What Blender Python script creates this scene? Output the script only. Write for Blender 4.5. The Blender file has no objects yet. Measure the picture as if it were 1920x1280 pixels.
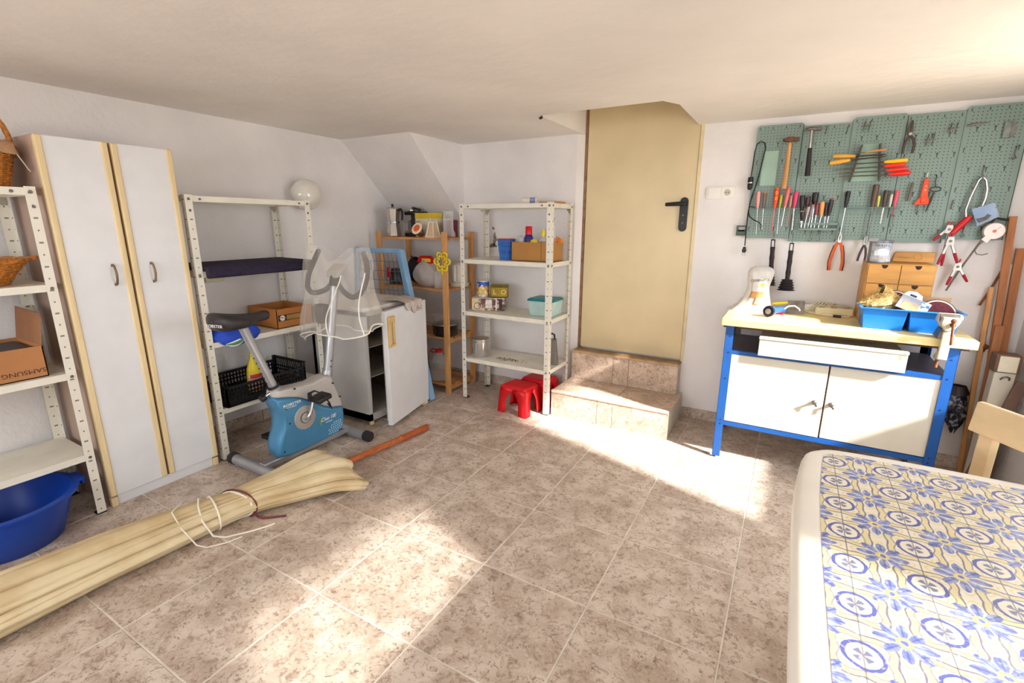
import bpy, bmesh, math, random
from mathutils import Vector, Matrix
random.seed(11)
PI = math.pi
scene = bpy.context.scene
COL = scene.collection
def rad(a): return a * PI / 180

# ------------------------------------------------------------------ camera
def make_camera():
    yaw, pitch, roll = -0.522525626, -0.241480634, 0.00463030585
    f = Vector((math.sin(yaw) * math.cos(pitch), math.cos(yaw) * math.cos(pitch), math.sin(pitch)))
    r = Vector((math.cos(yaw), -math.sin(yaw), 0))
    u = r.cross(f)
    c, s = math.cos(roll), math.sin(roll)
    r2 = c * r + s * u
    u2 = -s * r + c * u
    M = Matrix(((r2.x, u2.x, -f.x, 1.39544), (r2.y, u2.y, -f.y, -0.96765), (r2.z, u2.z, -f.z, 1.36279), (0, 0, 0, 1)))
    cd = bpy.data.cameras.new('camera')
    cd.sensor_fit = 'HORIZONTAL'; cd.sensor_width = 36
    cd.lens = 899.76 / 1920 * 36
    cd.clip_start = 0.02; cd.clip_end = 200
    o = bpy.data.objects.new('camera', cd); COL.objects.link(o)
    o.matrix_world = M
    scene.camera = o
make_camera()

# ------------------------------------------------------------------ light
SKY_STRENGTH = 5.6
SUN_STRENGTH = 12.5
scene.view_settings.view_transform = 'Standard'
scene.view_settings.look = 'None'
scene.view_settings.gamma = 1.0
scene.view_settings.use_curve_mapping = False
scene.view_settings.exposure = 0.68
w = bpy.data.worlds.new('daylight'); scene.world = w
w.use_nodes = True
bg = w.node_tree.nodes['Background']
bg.inputs['Color'].default_value = (0.92, 0.96, 1.0, 1)
bg.inputs['Strength'].default_value = SKY_STRENGTH
sd = bpy.data.lights.new('sun', 'SUN'); sd.energy = SUN_STRENGTH; sd.angle = rad(3.2); sd.color = (1.0, 0.965, 0.91)
so = bpy.data.objects.new('sun', sd); COL.objects.link(so)
SUN_AZ, SUN_EL = 18.0, 33.0
d = Vector((-math.cos(rad(SUN_AZ)) * math.cos(rad(SUN_EL)), math.sin(rad(SUN_AZ)) * math.cos(rad(SUN_EL)), -math.sin(rad(SUN_EL))))
so.rotation_euler = d.to_track_quat('-Z', 'Y').to_euler()
so.location = (6, -2, 5)
# room extents
XL, XR, YB, YBL, YF, ZC = -1.72, 2.48, 2.50, 2.44, -2.60, 1.98
# openings in the right wall (y0, y1, z0, z1) and one added in the front wall for fill light (x0, x1, z0, z1)
OPEN_R = [(0.95, 1.88, 0.74, 1.90), (-1.15, -0.19, 0.02, 1.86)]
OPEN_F = [(-1.2, 1.9, 0.95, 1.80)]
def portal(loc, rot, sx, sy):
    l = bpy.data.lights.new('daylight_portal', 'AREA'); l.shape = 'RECTANGLE'; l.size = sx; l.size_y = sy
    l.cycles.is_portal = True
    o = bpy.data.objects.new('daylight_portal', l); COL.objects.link(o); o.location = loc; o.rotation_euler = rot
for (a, b, z0, z1) in OPEN_R: portal((XR + 0.02, (a + b) / 2, (z0 + z1) / 2), (0, rad(90), 0), z1 - z0, b - a)
for (a, b, z0, z1) in OPEN_F: portal(((a + b) / 2, YF - 0.02, (z0 + z1) / 2), (rad(90), 0, 0), b - a, z1 - z0)
scene.cycles.max_bounces = 10; scene.cycles.diffuse_bounces = 7; scene.cycles.transparent_max_bounces = 16
scene.cycles.use_denoising = True
scene.cycles.sample_clamp_indirect = 6.0

# ------------------------------------------------------------------ materials
def lin(h):
    h = h.lstrip('#'); c = [int(h[i:i + 2], 16) / 255 for i in (0, 2, 4)]
    return tuple((x / 12.92 if x <= 0.04045 else ((x + 0.055) / 1.055) ** 2.4) for x in c) + (1,)
MATS = {}
def nt(m): return m.node_tree.nodes, m.node_tree.links
def mat(name, col, rough=0.5, metal=0.0, var=0.10, scale=7.0, bump=0.0, bscale=60.0, trans=0.0, ior=1.45, alpha=1.0, spec=0.5, stretch=(1, 1, 1), coat=0.0, var2=None):
    """principled material whose colour wanders a little with a noise texture"""
    if name in MATS: return MATS[name]
    m = bpy.data.materials.new(name); m.use_nodes = True
    N, L = nt(m); b = N['Principled BSDF']
    tc = N.new('ShaderNodeTexCoord'); mp = N.new('ShaderNodeMapping'); mp.inputs['Scale'].default_value = stretch
    L.new(tc.outputs['Object'], mp.inputs['Vector'])
    n = N.new('ShaderNodeTexNoise'); n.inputs['Scale'].default_value = scale; n.inputs['Detail'].default_value = 4
    L.new(mp.outputs['Vector'], n.inputs['Vector'])
    r = N.new('ShaderNodeValToRGB'); c = lin(col)
    lo = tuple(x * (1 - var) for x in c[:3]) + (1,)
    hi = tuple(min(1, x * (1 + var)) for x in c[:3]) + (1,)
    if var2: lo = lin(var2)
    r.color_ramp.elements[0].color = lo; r.color_ramp.elements[0].position = 0.35
    r.color_ramp.elements[1].color = hi; r.color_ramp.elements[1].position = 0.65
    L.new(n.outputs['Fac'], r.inputs['Fac']); L.new(r.outputs['Color'], b.inputs['Base Color'])
    b.inputs['Roughness'].default_value = rough; b.inputs['Metallic'].default_value = metal
    b.inputs['Transmission Weight'].default_value = trans; b.inputs['IOR'].default_value = ior
    b.inputs['Specular IOR Level'].default_value = spec; b.inputs['Alpha'].default_value = alpha
    b.inputs['Coat Weight'].default_value = coat
    if bump:
        n2 = N.new('ShaderNodeTexNoise'); n2.inputs['Scale'].default_value = bscale; n2.inputs['Detail'].default_value = 5
        L.new(mp.outputs['Vector'], n2.inputs['Vector'])
        bp = N.new('ShaderNodeBump'); bp.inputs['Strength'].default_value = bump; bp.inputs['Distance'].default_value = 0.01
        L.new(n2.outputs['Fac'], bp.inputs['Height']); L.new(bp.outputs['Normal'], b.inputs['Normal'])
    MATS[name] = m
    return m
def clear(name, col='ffffff', opac=0.25, rough=0.1):
    """thin clear plastic or thin glass: mostly transparent with a glossy, faintly tinted skin"""
    if name in MATS: return MATS[name]
    m = bpy.data.materials.new(name); m.use_nodes = True
    N, L = nt(m); out = N['Material Output']; b = N['Principled BSDF']
    b.inputs['Base Color'].default_value = lin(col); b.inputs['Roughness'].default_value = rough
    t = N.new('ShaderNodeBsdfTransparent'); mx = N.new('ShaderNodeMixShader')
    lw = N.new('ShaderNodeLayerWeight'); lw.inputs['Blend'].default_value = 0.35
    tc = N.new('ShaderNodeTexCoord'); n = N.new('ShaderNodeTexNoise'); n.inputs['Scale'].default_value = 18
    L.new(tc.outputs['Object'], n.inputs['Vector'])
    ma = N.new('ShaderNodeMath'); ma.operation = 'MULTIPLY_ADD'; ma.inputs[1].default_value = 0.38; ma.inputs[2].default_value = opac * 0.7
    L.new(lw.outputs['Facing'], ma.inputs[0])
    mb = N.new('ShaderNodeMath'); mb.operation = 'MULTIPLY_ADD'; mb.inputs[1].default_value = opac * 0.6; mb.use_clamp = True
    L.new(n.outputs['Fac'], mb.inputs[0]); L.new(ma.outputs[0], mb.inputs[2])
    L.new(mb.outputs[0], mx.inputs[0]); L.new(t.outputs[0], mx.inputs[1]); L.new(b.outputs[0], mx.inputs[2])
    L.new(mx.outputs[0], out.inputs['Surface'])
    MATS[name] = m
    return m
class Sh:
    """tiny shader-expression helper"""
    def __init__(s, m): s.N, s.L = nt(m)
    def m(s, op, a, b=None, c=None):
        n = s.N.new('ShaderNodeMath'); n.operation = op
        for i, v in enumerate((a, b, c)):
            if v is None: continue
            if isinstance(v, (int, float)): n.inputs[i].default_value = v
            else: s.L.new(v, n.inputs[i])
        return n.outputs[0]
    def coords(s, kind='Object'):
        t = s.N.new('ShaderNodeTexCoord'); x = s.N.new('ShaderNodeSeparateXYZ'); s.L.new(t.outputs[kind], x.inputs[0])
        s.vec = t.outputs[kind]
        return x.outputs
    def mix(s, fac, a, b):
        n = s.N.new('ShaderNodeMix'); n.data_type = 'RGBA'
        if isinstance(fac, (int, float)): n.inputs[0].default_value = fac
        else: s.L.new(fac, n.inputs[0])
        for i, v in ((6, a), (7, b)):
            if isinstance(v, tuple): n.inputs[i].default_value = v
            else: s.L.new(v, n.inputs[i])
        return n.outputs[2]
    def noise(s, scale, detail=4, vec=None, dist=0.0):
        n = s.N.new('ShaderNodeTexNoise'); n.inputs['Scale'].default_value = scale; n.inputs['Detail'].default_value = detail
        n.inputs['Distortion'].default_value = dist
        s.L.new(vec if vec is not None else s.vec, n.inputs['Vector']); return n.outputs['Fac']
    def step(s, v, lo, hi):
        n = s.N.new('ShaderNodeMapRange'); n.interpolation_type = 'SMOOTHSTEP'
        s.L.new(v, n.inputs[0]); n.inputs[1].default_value = lo; n.inputs[2].default_value = hi
        return n.outputs[0]

# ------------------------------------------------------------------ mesh helpers
class MB:
    def __init__(s, o=None):
        s.v = []; s.f = []; s.o = Vector(o) if o is not None else None
    def add(s, vs, fs, M=None):
        k = len(s.v)
        s.v += [tuple(M @ Vector(p)) for p in vs] if M is not None else [tuple(p) for p in vs]
        s.f += [tuple(i + k for i in f) for f in fs]
        return s
    def box(s, x0, x1, y0, y1, z0, z1, M=None):
        return s.add([(x0, y0, z0), (x1, y0, z0), (x1, y1, z0), (x0, y1, z0), (x0, y0, z1), (x1, y0, z1), (x1, y1, z1), (x0, y1, z1)],
                     [(0, 3, 2, 1), (4, 5, 6, 7), (0, 1, 5, 4), (1, 2, 6, 5), (2, 3, 7, 6), (3, 0, 4, 7)], M)
    def hexa(s, b, t):
        """eight corners: four below, four above"""
        return s.add(list(b) + list(t), [(0, 3, 2, 1), (4, 5, 6, 7), (0, 1, 5, 4), (1, 2, 6, 5), (2, 3, 7, 6), (3, 0, 4, 7)])
    def bar(s, p0, p1, wd, th, up=(0, 0, 1)):
        p0, p1 = Vector(p0), Vector(p1); a = (p1 - p0).normalized(); u = Vector(up)
        q = a.cross(u)
        if q.length < 1e-4: q = a.cross(Vector((1, 0, 0)))
        q.normalize(); r = q.cross(a).normalized()
        q *= wd / 2; r *= th / 2
        return s.hexa([p0 - q - r, p0 + q - r, p0 + q + r, p0 - q + r], [p1 - q - r, p1 + q - r, p1 + q + r, p1 - q + r])
    def tube(s, pts, r, n=10, closed=False, caps=True, flat=1.0):
        pts = [Vector(p) for p in pts]; m = len(pts)
        rs = r if isinstance(r, (list, tuple)) else [r] * m
        vs = []; fs = []; prev = None
        for i, p in enumerate(pts):
            if closed: t = (pts[(i + 1) % m] - pts[i - 1])
            else: t = pts[min(i + 1, m - 1)] - pts[max(i - 1, 0)]
            if t.length < 1e-9: t = Vector((0, 0, 1))
            t.normalize()
            if prev is None:
                a = t.cross(Vector((0, 0, 1)))
                if a.length < 0.05: a = t.cross(Vector((0, 1, 0)))
            else: a = prev - t * prev.dot(t)
            a.normalize(); b = t.cross(a); prev = a
            for k in range(n):
                th = 2 * PI * k / n
                vs.append(p + (a * math.cos(th) + b * math.sin(th) * flat) * rs[i])
        for i in range(m if closed else m - 1):
            j = (i + 1) % m
            for k in range(n):
                l = (k + 1) % n
                fs.append((i * n + k, i * n + l, j * n + l, j * n + k))
        if caps and not closed:
            fs.append(tuple(range(n))[::-1]); fs.append(tuple((m - 1) * n + k for k in range(n)))
        return s.add(vs, fs)
    def cyl(s, p0, p1, r0, r1=None, n=16): return s.tube([p0, p1], [r0, r0 if r1 is None else r1], n)
    def lathe(s, prof, n=24, c=(0, 0, 0), M=None, sx=1, sy=1, ph=0.0):
        """profile of (radius, height), closed at the ends"""
        vs = []; fs = []; m = len(prof)
        for (r, z) in prof:
            for k in range(n):
                th = 2 * PI * k / n + ph
                vs.append((c[0] + r * math.cos(th) * sx, c[1] + r * math.sin(th) * sy, c[2] + z))
        for i in range(m - 1):
            for k in range(n):
                l = (k + 1) % n
                fs.append((i * n + k, i * n + l, (i + 1) * n + l, (i + 1) * n + k))
        fs.append(tuple(range(n))[::-1]); fs.append(tuple((m - 1) * n + k for k in range(n)))
        return s.add(vs, fs, M)
    def sphere(s, c, r, n=20, m=12):
        r = r if isinstance(r, (tuple, list)) else (r, r, r)
        vs = []; fs = []
        for i in range(1, m):
            ph = PI * i / m
            for k in range(n):
                th = 2 * PI * k / n
                vs.append((c[0] + r[0] * math.sin(ph) * math.cos(th), c[1] + r[1] * math.sin(ph) * math.sin(th), c[2] + r[2] * math.cos(ph)))
        t = len(vs); vs += [(c[0], c[1], c[2] + r[2]), (c[0], c[1], c[2] - r[2])]
        for i in range(m - 2):
            for k in range(n):
                l = (k + 1) % n
                fs.append((i * n + k, (i + 1) * n + k, (i + 1) * n + l, i * n + l))
        for k in range(n):
            l = (k + 1) % n
            fs.append((t, k, l)); fs.append((t + 1, (m - 2) * n + l, (m - 2) * n + k))
        return s.add(vs, fs)
    def prism(s, poly, h0, h1, axis='z'):
        mp = {'z': lambda a, b, h: (a, b, h), 'y': lambda a, b, h: (a, h, b), 'x': lambda a, b, h: (h, a, b)}[axis]
        n = len(poly)
        vs = [mp(a, b, h0) for a, b in poly] + [mp(a, b, h1) for a, b in poly]
        fs = [tuple(range(n))[::-1], tuple(range(n, 2 * n))] + [(i, (i + 1) % n, n + (i + 1) % n, n + i) for i in range(n)]
        return s.add(vs, fs)
    def ring(s, outer, inner, h0, h1, axis='z'):
        mp = {'z': lambda a, b, h: (a, b, h), 'y': lambda a, b, h: (a, h, b), 'x': lambda a, b, h: (h, a, b)}[axis]
        n = len(outer)
        vs = [mp(a, b, h0) for a, b in outer] + [mp(a, b, h1) for a, b in outer] + [mp(a, b, h0) for a, b in inner] + [mp(a, b, h1) for a, b in inner]
        fs = []
        for i in range(n):
            j = (i + 1) % n
            fs += [(i, j, n + j, n + i), (2 * n + j, 2 * n + i, 3 * n + i, 3 * n + j), (j, i, 2 * n + i, 2 * n + j), (n + i, n + j, 3 * n + j, 3 * n + i)]
        return s.add(vs, fs)
    def surf(s, nu, nv, fn, wrap=False):
        vs = [fn(i / (nu if wrap else nu - 1), j / (nv - 1)) for j in range(nv) for i in range(nu)]
        fs = []
        for j in range(nv - 1):
            for i in range(nu if wrap else nu - 1):
                k = (i + 1) % nu
                fs.append((j * nu + i, j * nu + k, (j + 1) * nu + k, (j + 1) * nu + i))
        return s.add(vs, fs)
    def obj(s, name, m, parent=None, loc=None, rot=None, bev=0.0, seg=2, smooth=38, sub=0, solid=0.0, label=None, cat=None, group=None, kind=None):
        me = bpy.data.meshes.new(name)
        vs = [tuple(Vector(p) - s.o) for p in s.v] if s.o is not None else s.v
        me.from_pydata(vs, [], s.f)
        bm = bmesh.new(); bm.from_mesh(me); bmesh.ops.recalc_face_normals(bm, faces=bm.faces); bm.to_mesh(me); bm.free()
        me.materials.append(m)
        if smooth is not None and len(me.polygons):
            me.polygons.foreach_set('use_smooth', [True] * len(me.polygons)); me.set_sharp_from_angle(angle=rad(smooth))
        o = bpy.data.objects.new(name, me); COL.objects.link(o)
        if parent is not None: o.parent = parent
        elif s.o is not None: o.location = s.o
        if loc is not None: o.location = loc
        if rot is not None: o.rotation_euler = rot
        if solid:
            md = o.modifiers.new('thickness', 'SOLIDIFY'); md.thickness = solid; md.offset = 0
        if bev:
            md = o.modifiers.new('bevel', 'BEVEL'); md.width = bev; md.segments = seg; md.limit_method = 'ANGLE'; md.angle_limit = rad(40)
        if sub:
            md = o.modifiers.new('subdivision', 'SUBSURF'); md.levels = sub; md.render_levels = sub
        tag(o, label, cat, group, kind)
        return o
def tag(o, label=None, cat=None, group=None, kind=None):
    if label: o['label'] = label
    if cat: o['category'] = cat
    if group: o['group'] = group
    if kind: o['kind'] = kind
    return o
def thing(name, label, cat, loc, rotz=0.0, group=None, kind=None):
    o = bpy.data.objects.new(name, None); o.empty_display_size = 0.05; COL.objects.link(o)
    o.location = loc; o.rotation_euler = (0, 0, rotz)
    return tag(o, label, cat, group, kind)
def dup(o, parent=None, loc=None, rot=None):
    c = o.copy(); COL.objects.link(c)
    c.parent = parent
    if loc is not None: c.location = loc
    if rot is not None: c.rotation_euler = rot
    return c
def dup_tree(o, loc, rotz=None, label=None):
    c = dup(o, None, loc)
    if rotz is not None: c.rotation_euler = (0, 0, rotz)
    if label: c['label'] = label
    for ch in o.children:
        k = dup(ch, c)
        for g in ch.children: dup(g, k)
    return c
def words(name, body, size, m, parent, loc, rot, ext=0.0004, align='CENTER', shear=0.0, sx=1.0):
    cu = bpy.data.curves.new(name, 'FONT'); cu.body = body; cu.size = size; cu.extrude = ext; cu.align_x = align; cu.align_y = 'CENTER'; cu.shear = shear
    cu.resolution_u = 3
    t = bpy.data.objects.new(name + '_curve', cu); COL.objects.link(t)
    dg = bpy.context.evaluated_depsgraph_get(); dg.update()
    me = bpy.data.meshes.new_from_object(t.evaluated_get(dg)); me.name = name
    bpy.data.objects.remove(t); me.materials.clear(); me.materials.append(m)
    o = bpy.data.objects.new(name, me); COL.objects.link(o); o.parent = parent; o.location = loc; o.rotation_euler = rot; o.scale = (sx, 1, 1)
    return o
FX = (rad(90), 0, rad(90))     # lettering that faces +x
FY = (rad(90), 0, 0)           # lettering that faces -y
def circ(r, n=24, cx=0, cy=0, ry=None, ph=0.0):
    return [(cx + r * math.cos(2 * PI * k / n + ph), cy + (ry or r) * math.sin(2 * PI * k / n + ph)) for k in range(n)]
def arc(cx, cz, r, a0, a1, n=12): return [(cx + r * math.cos(rad(a0 + (a1 - a0) * i / n)), cz + r * math.sin(rad(a0 + (a1 - a0) * i / n))) for i in range(n + 1)]
def wob(x, seed=0.0): return math.sin(x * 1.7 + seed) * 0.5 + math.sin(x * 3.1 + seed * 2.3) * 0.3 + math.sin(x * 5.3 + seed * 1.1) * 0.2

# shared materials
white_wall = mat('white_plaster', 'e2dfdf', 0.85, var=0.05, scale=2.5, bump=0.35, bscale=45, spec=0.2)
ceil_mat = mat('ceiling_plaster', 'e8e5e2', 0.85, var=0.05, scale=1.5, bump=0.4, bscale=14, spec=0.2)
cream_metal = mat('cream_enamel', 'e0dccf', 0.45, var=0.05, scale=9)
white_board = mat('white_melamine', 'dcdde0', 0.4, var=0.03)
white_plastic = mat('white_plastic', 'e6e3dc', 0.4, var=0.04)
black_plastic = mat('black_plastic', '191718', 0.45, var=0.2)
dark_rubber = mat('dark_rubber', '2a2326', 0.7, var=0.2)
steel = mat('bright_steel', 'b9b6b2', 0.28, 0.95, var=0.12, scale=20)
dull_steel = mat('dull_steel', '77716c', 0.45, 0.8, var=0.25, scale=25)
chrome = mat('chrome', 'd0d0d0', 0.12, 1.0, var=0.05)
pine = mat('pine_wood', 'c9935a', 0.5, var=0.22, scale=5, stretch=(6, 6, 0.8), bump=0.05, bscale=30)
pine_x = mat('pine_wood_lengthwise', 'c08a58', 0.5, var=0.22, scale=5, stretch=(0.8, 6, 6), bump=0.05, bscale=30)
pale_wood = mat('pale_wood', 'dfc99c', 0.5, var=0.10, scale=5, stretch=(6, 6, 0.7))
cardboard = mat('cardboard', 'b98a58', 0.8, var=0.08, scale=6)
red_plastic = mat('red_plastic', 'd8101c', 0.32, var=0.08)
glass = clear('clear_glass', 'f2f2f0', 0.10, 0.05)
film = clear('clear_film', 'ece6dc', 0.15, 0.16)
ink_black = mat('black_ink', '201d1c', 0.6, var=0.1)
ink_white = mat('white_ink', 'f2f2f2', 0.5, var=0.03)
rust = mat('rusty_iron', '7c4a30', 0.8, 0.3, var=0.4, scale=40)

def post_material():
    m = bpy.data.materials.new('perforated_cream_enamel'); m.use_nodes = True; s = Sh(m); x, y, z = s.coords()
    h = s.m('ADD', x, y)
    zz = s.m('SUBTRACT', s.m('FRACT', s.m('DIVIDE', z, 0.05)), 0.5)
    par = s.m('GREATER_THAN', s.m('FRACT', s.m('DIVIDE', z, 0.10)), 0.5)
    wd = s.m('MULTIPLY_ADD', par, 0.0045, 0.0028)
    a = s.m('LESS_THAN', s.m('ABSOLUTE', s.m('SUBTRACT', h, 0.019)), wd)
    b = s.m('LESS_THAN', s.m('ABSOLUTE', zz), 0.07)
    dark = s.m('MULTIPLY', a, b)
    n = s.noise(12)
    base = s.mix(n, lin('d9d4c6'), lin('e6e2d6'))
    base = s.mix(dark, base, lin('7d7566'))
    s.L.new(base, s.N['Principled BSDF'].inputs['Base Color']); s.N['Principled BSDF'].inputs['Roughness'].default_value = 0.42
    return m
post_mat = post_material()

def tile_material(name, light, dark, vein):
    m = bpy.data.materials.new(name); m.use_nodes = True; s = Sh(m); s.coords()
    oi = s.N.new('ShaderNodeObjectInfo')
    mp = s.N.new('ShaderNodeMapping'); cx = s.N.new('ShaderNodeCombineXYZ')
    r = s.m('MULTIPLY', oi.outputs['Random'], 37.0)
    s.L.new(r, cx.inputs[0]); s.L.new(s.m('MULTIPLY', r, 0.7), cx.inputs[1]); s.L.new(r, cx.inputs[2])
    s.L.new(s.vec, mp.inputs[0]); s.L.new(cx.outputs[0], mp.inputs['Location'])
    v = mp.outputs[0]
    n1 = s.noise(9, 6, v, 0.4); n2 = s.noise(38, 5, v, 1.2); n3 = s.noise(24, 4, v, 2.0); n4 = s.noise(85, 3, v, 0.8)
    c = s.mix(s.step(n1, 0.36, 0.66), lin(dark), lin(light))
    c = s.mix(s.m('MULTIPLY', s.step(n2, 0.50, 0.66), 0.55), c, lin(vein))
    c = s.mix(s.m('MULTIPLY', s.step(n4, 0.52, 0.66), 0.35), c, lin('d9cdbf'))
    cr = s.m('ABSOLUTE', s.m('SUBTRACT', n3, 0.5))
    line = s.m('MULTIPLY', s.m('SUBTRACT', 1.0, s.step(cr, 0.006, 0.022)), s.step(n2, 0.42, 0.56))
    c = s.mix(s.m('MULTIPLY', line, 0.75), c, lin('6d5648'))
    b = s.N['Principled BSDF']; s.L.new(c, b.inputs['Base Color'])
    b.inputs['Roughness'].default_value = 0.42; b.inputs['Specular IOR Level'].default_value = 0.4
    bp = s.N.new('ShaderNodeBump'); bp.inputs['Strength'].default_value = 0.08; s.L.new(n2, bp.inputs['Height']); s.L.new(bp.outputs[0], b.inputs['Normal'])
    return m
floor_tile = tile_material('mottled_stone_tile', 'd0c2b5', 'b2a091', '8c7869')
step_tile = tile_material('mottled_step_tile', 'd6c0ad', 'bda591', '967e6c')
grout = mat('pale_grout', 'd8cfc4', 0.9, var=0.12, scale=12)

# ------------------------------------------------------------------ setting
T = 0.45
fl = MB().box(XL - 0.1, XR + 0.1, YF - 0.1, YB + 0.15, -0.10, -0.002).obj('floor', grout, kind='structure', label='mottled beige square floor tiles with pale grout lines')
g = 0.0028
cells = {}
def tile_mesh(x0, x1, y0, y1):
    return MB().box(-(x1 - x0) / 2 + g, (x1 - x0) / 2 - g, -(y1 - y0) / 2 + g, (y1 - y0) / 2 - g, -0.006, 0.0)
full = None
i0, i1 = math.floor(XL / T), math.ceil(XR / T)
j0, j1 = math.floor(YF / T), math.ceil(YB / T)
for i in range(i0, i1):
    for j in range(j0, j1):
        x0, x1 = max(i * T, XL + 0.002), min((i + 1) * T, XR - 0.002)
        y0, y1 = max(j * T, YF + 0.002), min((j + 1) * T, YB - 0.002)
        if x1 - x0 < 0.03 or y1 - y0 < 0.03: continue
        c = ((x0 + x1) / 2, (y0 + y1) / 2, 0)
        key = (round(x1 - x0, 4), round(y1 - y0, 4))
        if key in cells: o = dup(cells[key], fl, c)
        else:
            o = tile_mesh(x0, x1, y0, y1).obj('tile', floor_tile, fl, loc=c, bev=0.0015, seg=1); cells[key] = o
# ceiling with the stairwell cut-out over the steps
HX0, HX1, HY0 = 0.0, 0.775, 1.765
c = MB()
c.box(XL - 0.1, HX0, YF - 0.1, YB + 0.15, ZC, 2.40); c.box(HX1, XR + 0.1, YF - 0.1, YB + 0.15, ZC, 2.40)
c.box(HX0, HX1, YF - 0.1, HY0, ZC, 2.40); c.box(HX0, HX1, HY0, YB + 0.15, 2.36, 2.40)
# slanted fillet at the front right corner of the cut-out
c.prism([(HX1, HY0), (HX1 - 0.06, HY0), (HX1, HY0 + 0.12)], ZC, 2.40, 'z')
c.obj('ceiling', ceil_mat, kind='structure', smooth=None)
MB().prism([(1.79, 1.985), (2.45, 1.352), (2.45, 1.985)], XL - 0.02, -1.035, 'x').obj('trim_1', white_wall, kind='structure', smooth=None, label='slanted white underside of a staircase in the corner')
MB().box(XL - 0.12, XL, YF - 0.1, YB + 0.15, 0, ZC).obj('wall_left', white_wall, kind='structure')
c = MB().box(XL, -0.036, YBL, YB + 0.15, 0, ZC)
c.prism([(-0.036, YBL), (-0.036, YB + 0.15), (0.0, YB + 0.15), (0.0, YB)], 0, ZC, 'z')
wb = c.obj('wall_back', white_wall, kind='structure', smooth=None)
stain = mat('exposed_plaster', '8d7c6b', 0.9, var=0.25, scale=60)
for (x, z, w_, h_, s_) in ((-0.748, 1.322, 0.012, 0.010, 1), (-0.735, 1.235, 0.016, 0.045, 2), (-0.752, 1.185, 0.034, 0.022, 3), (-0.85, 1.46, 0.022, 0.004, 4)):
    MB().prism([(x + w_ * math.cos(a) * (1 + 0.35 * math.sin(3 * a + s_)), z + h_ * math.sin(a) * (1 + 0.35 * math.cos(2 * a + s_ * 2))) for a in [2 * PI * k / 18 for k in range(18)]], YBL - 0.0008, YBL + 0.001, 'y').obj('plaster_chip', stain, wb, smooth=None)
c = MB().prism([(0.80, YB), (XR, YB), (XR, YB + 0.15), (0.80, YB + 0.15)], 0, ZC, 'z')
c.obj('wall_workbench', white_wall, kind='structure', smooth=None)
c = MB().box(0.0, 0.80, YB + 0.06, YB + 0.15, 0, 2.40); c.obj('wall_behind_door', white_wall, kind='structure', smooth=None)
def wall_with_holes(lo, hi, holes, mk):
    c = MB(); p = lo
    for (a, b, z0, z1) in sorted(holes):
        mk(c, p, a, 0, ZC); mk(c, a, b, 0, z0); mk(c, a, b, z1, ZC); p = b
    mk(c, p, hi, 0, ZC)
    return c
wall_with_holes(YF, YB, OPEN_R, lambda c, a, b, z0, z1: c.box(XR, XR + 0.12, a, b, z0, z1)).obj('wall_right', white_wall, kind='structure', smooth=None)
wall_with_holes(XL, XR, OPEN_F, lambda c, a, b, z0, z1: c.box(a, b, YF - 0.12, YF, z0, z1)).obj('wall_front', white_wall, kind='structure', smooth=None)
alu = mat('white_aluminium', 'e2e2df', 0.35, var=0.03)
for k, (a, b, z0, z1) in enumerate(OPEN_R):
    c = MB().ring([(a, z0), (b, z0), (b, z1), (a, z1)], [(a + 0.035, z0 + 0.03), (b - 0.035, z0 + 0.03), (b - 0.035, z1 - 0.035), (a + 0.035, z1 - 0.035)], XR + 0.04, XR + 0.09, 'x')
    fo = c.obj('door_2' if k else 'window_2', alu, kind='structure', smooth=None)
    if k:  # grey sheet added in this opening to weaken the sun on floor and table
        pm_ = bpy.data.materials.new('tinted_pane'); pm_.use_nodes = True; N, L = nt(pm_)
        tr = N.new('ShaderNodeBsdfTransparent'); tr.inputs[0].default_value = (0.68, 0.68, 0.67, 1); gl = N.new('ShaderNodeBsdfGlossy'); gl.inputs['Roughness'].default_value = 0.02
        mx = N.new('ShaderNodeMixShader'); mx.inputs[0].default_value = 0.06
        L.new(tr.outputs[0], mx.inputs[1]); L.new(gl.outputs[0], mx.inputs[2]); L.new(mx.outputs[0], N['Material Output'].inputs['Surface'])
        MB().box(XR + 0.062, XR + 0.066, a + 0.035, b - 0.035, z0 + 0.03, z1 - 0.035).obj('pane', pm_, fo, smooth=None)
for k, (a, b, z0, z1) in enumerate(OPEN_F):  # unseen window behind the camera, added to let in even sky light
    wn = MB().ring([(a, z0), (b, z0), (b, z1), (a, z1)], [(a + 0.035, z0 + 0.03), (b - 0.035, z0 + 0.03), (b - 0.035, z1 - 0.035), (a + 0.035, z1 - 0.035)], YF - 0.09, YF - 0.04, 'y').obj('window_1', alu, kind='structure', smooth=None)
    MB().box((a + b) / 2 - 0.02, (a + b) / 2 + 0.02, YF - 0.085, YF - 0.045, z0 + 0.03, z1 - 0.035).obj('mullion', alu, wn)
MB().box(XR + 0.12, 14, -9, 9, -0.12, -0.05).obj('terrace', mat('terrace_paving', 'c9b9a4', 0.8, var=0.1), kind='structure')
MB().box(-6, 14, -14, YF - 0.12, -0.12, -0.05).obj('yard', mat('yard_paving', 'c4b6a4', 0.8, var=0.1), kind='structure')

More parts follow.
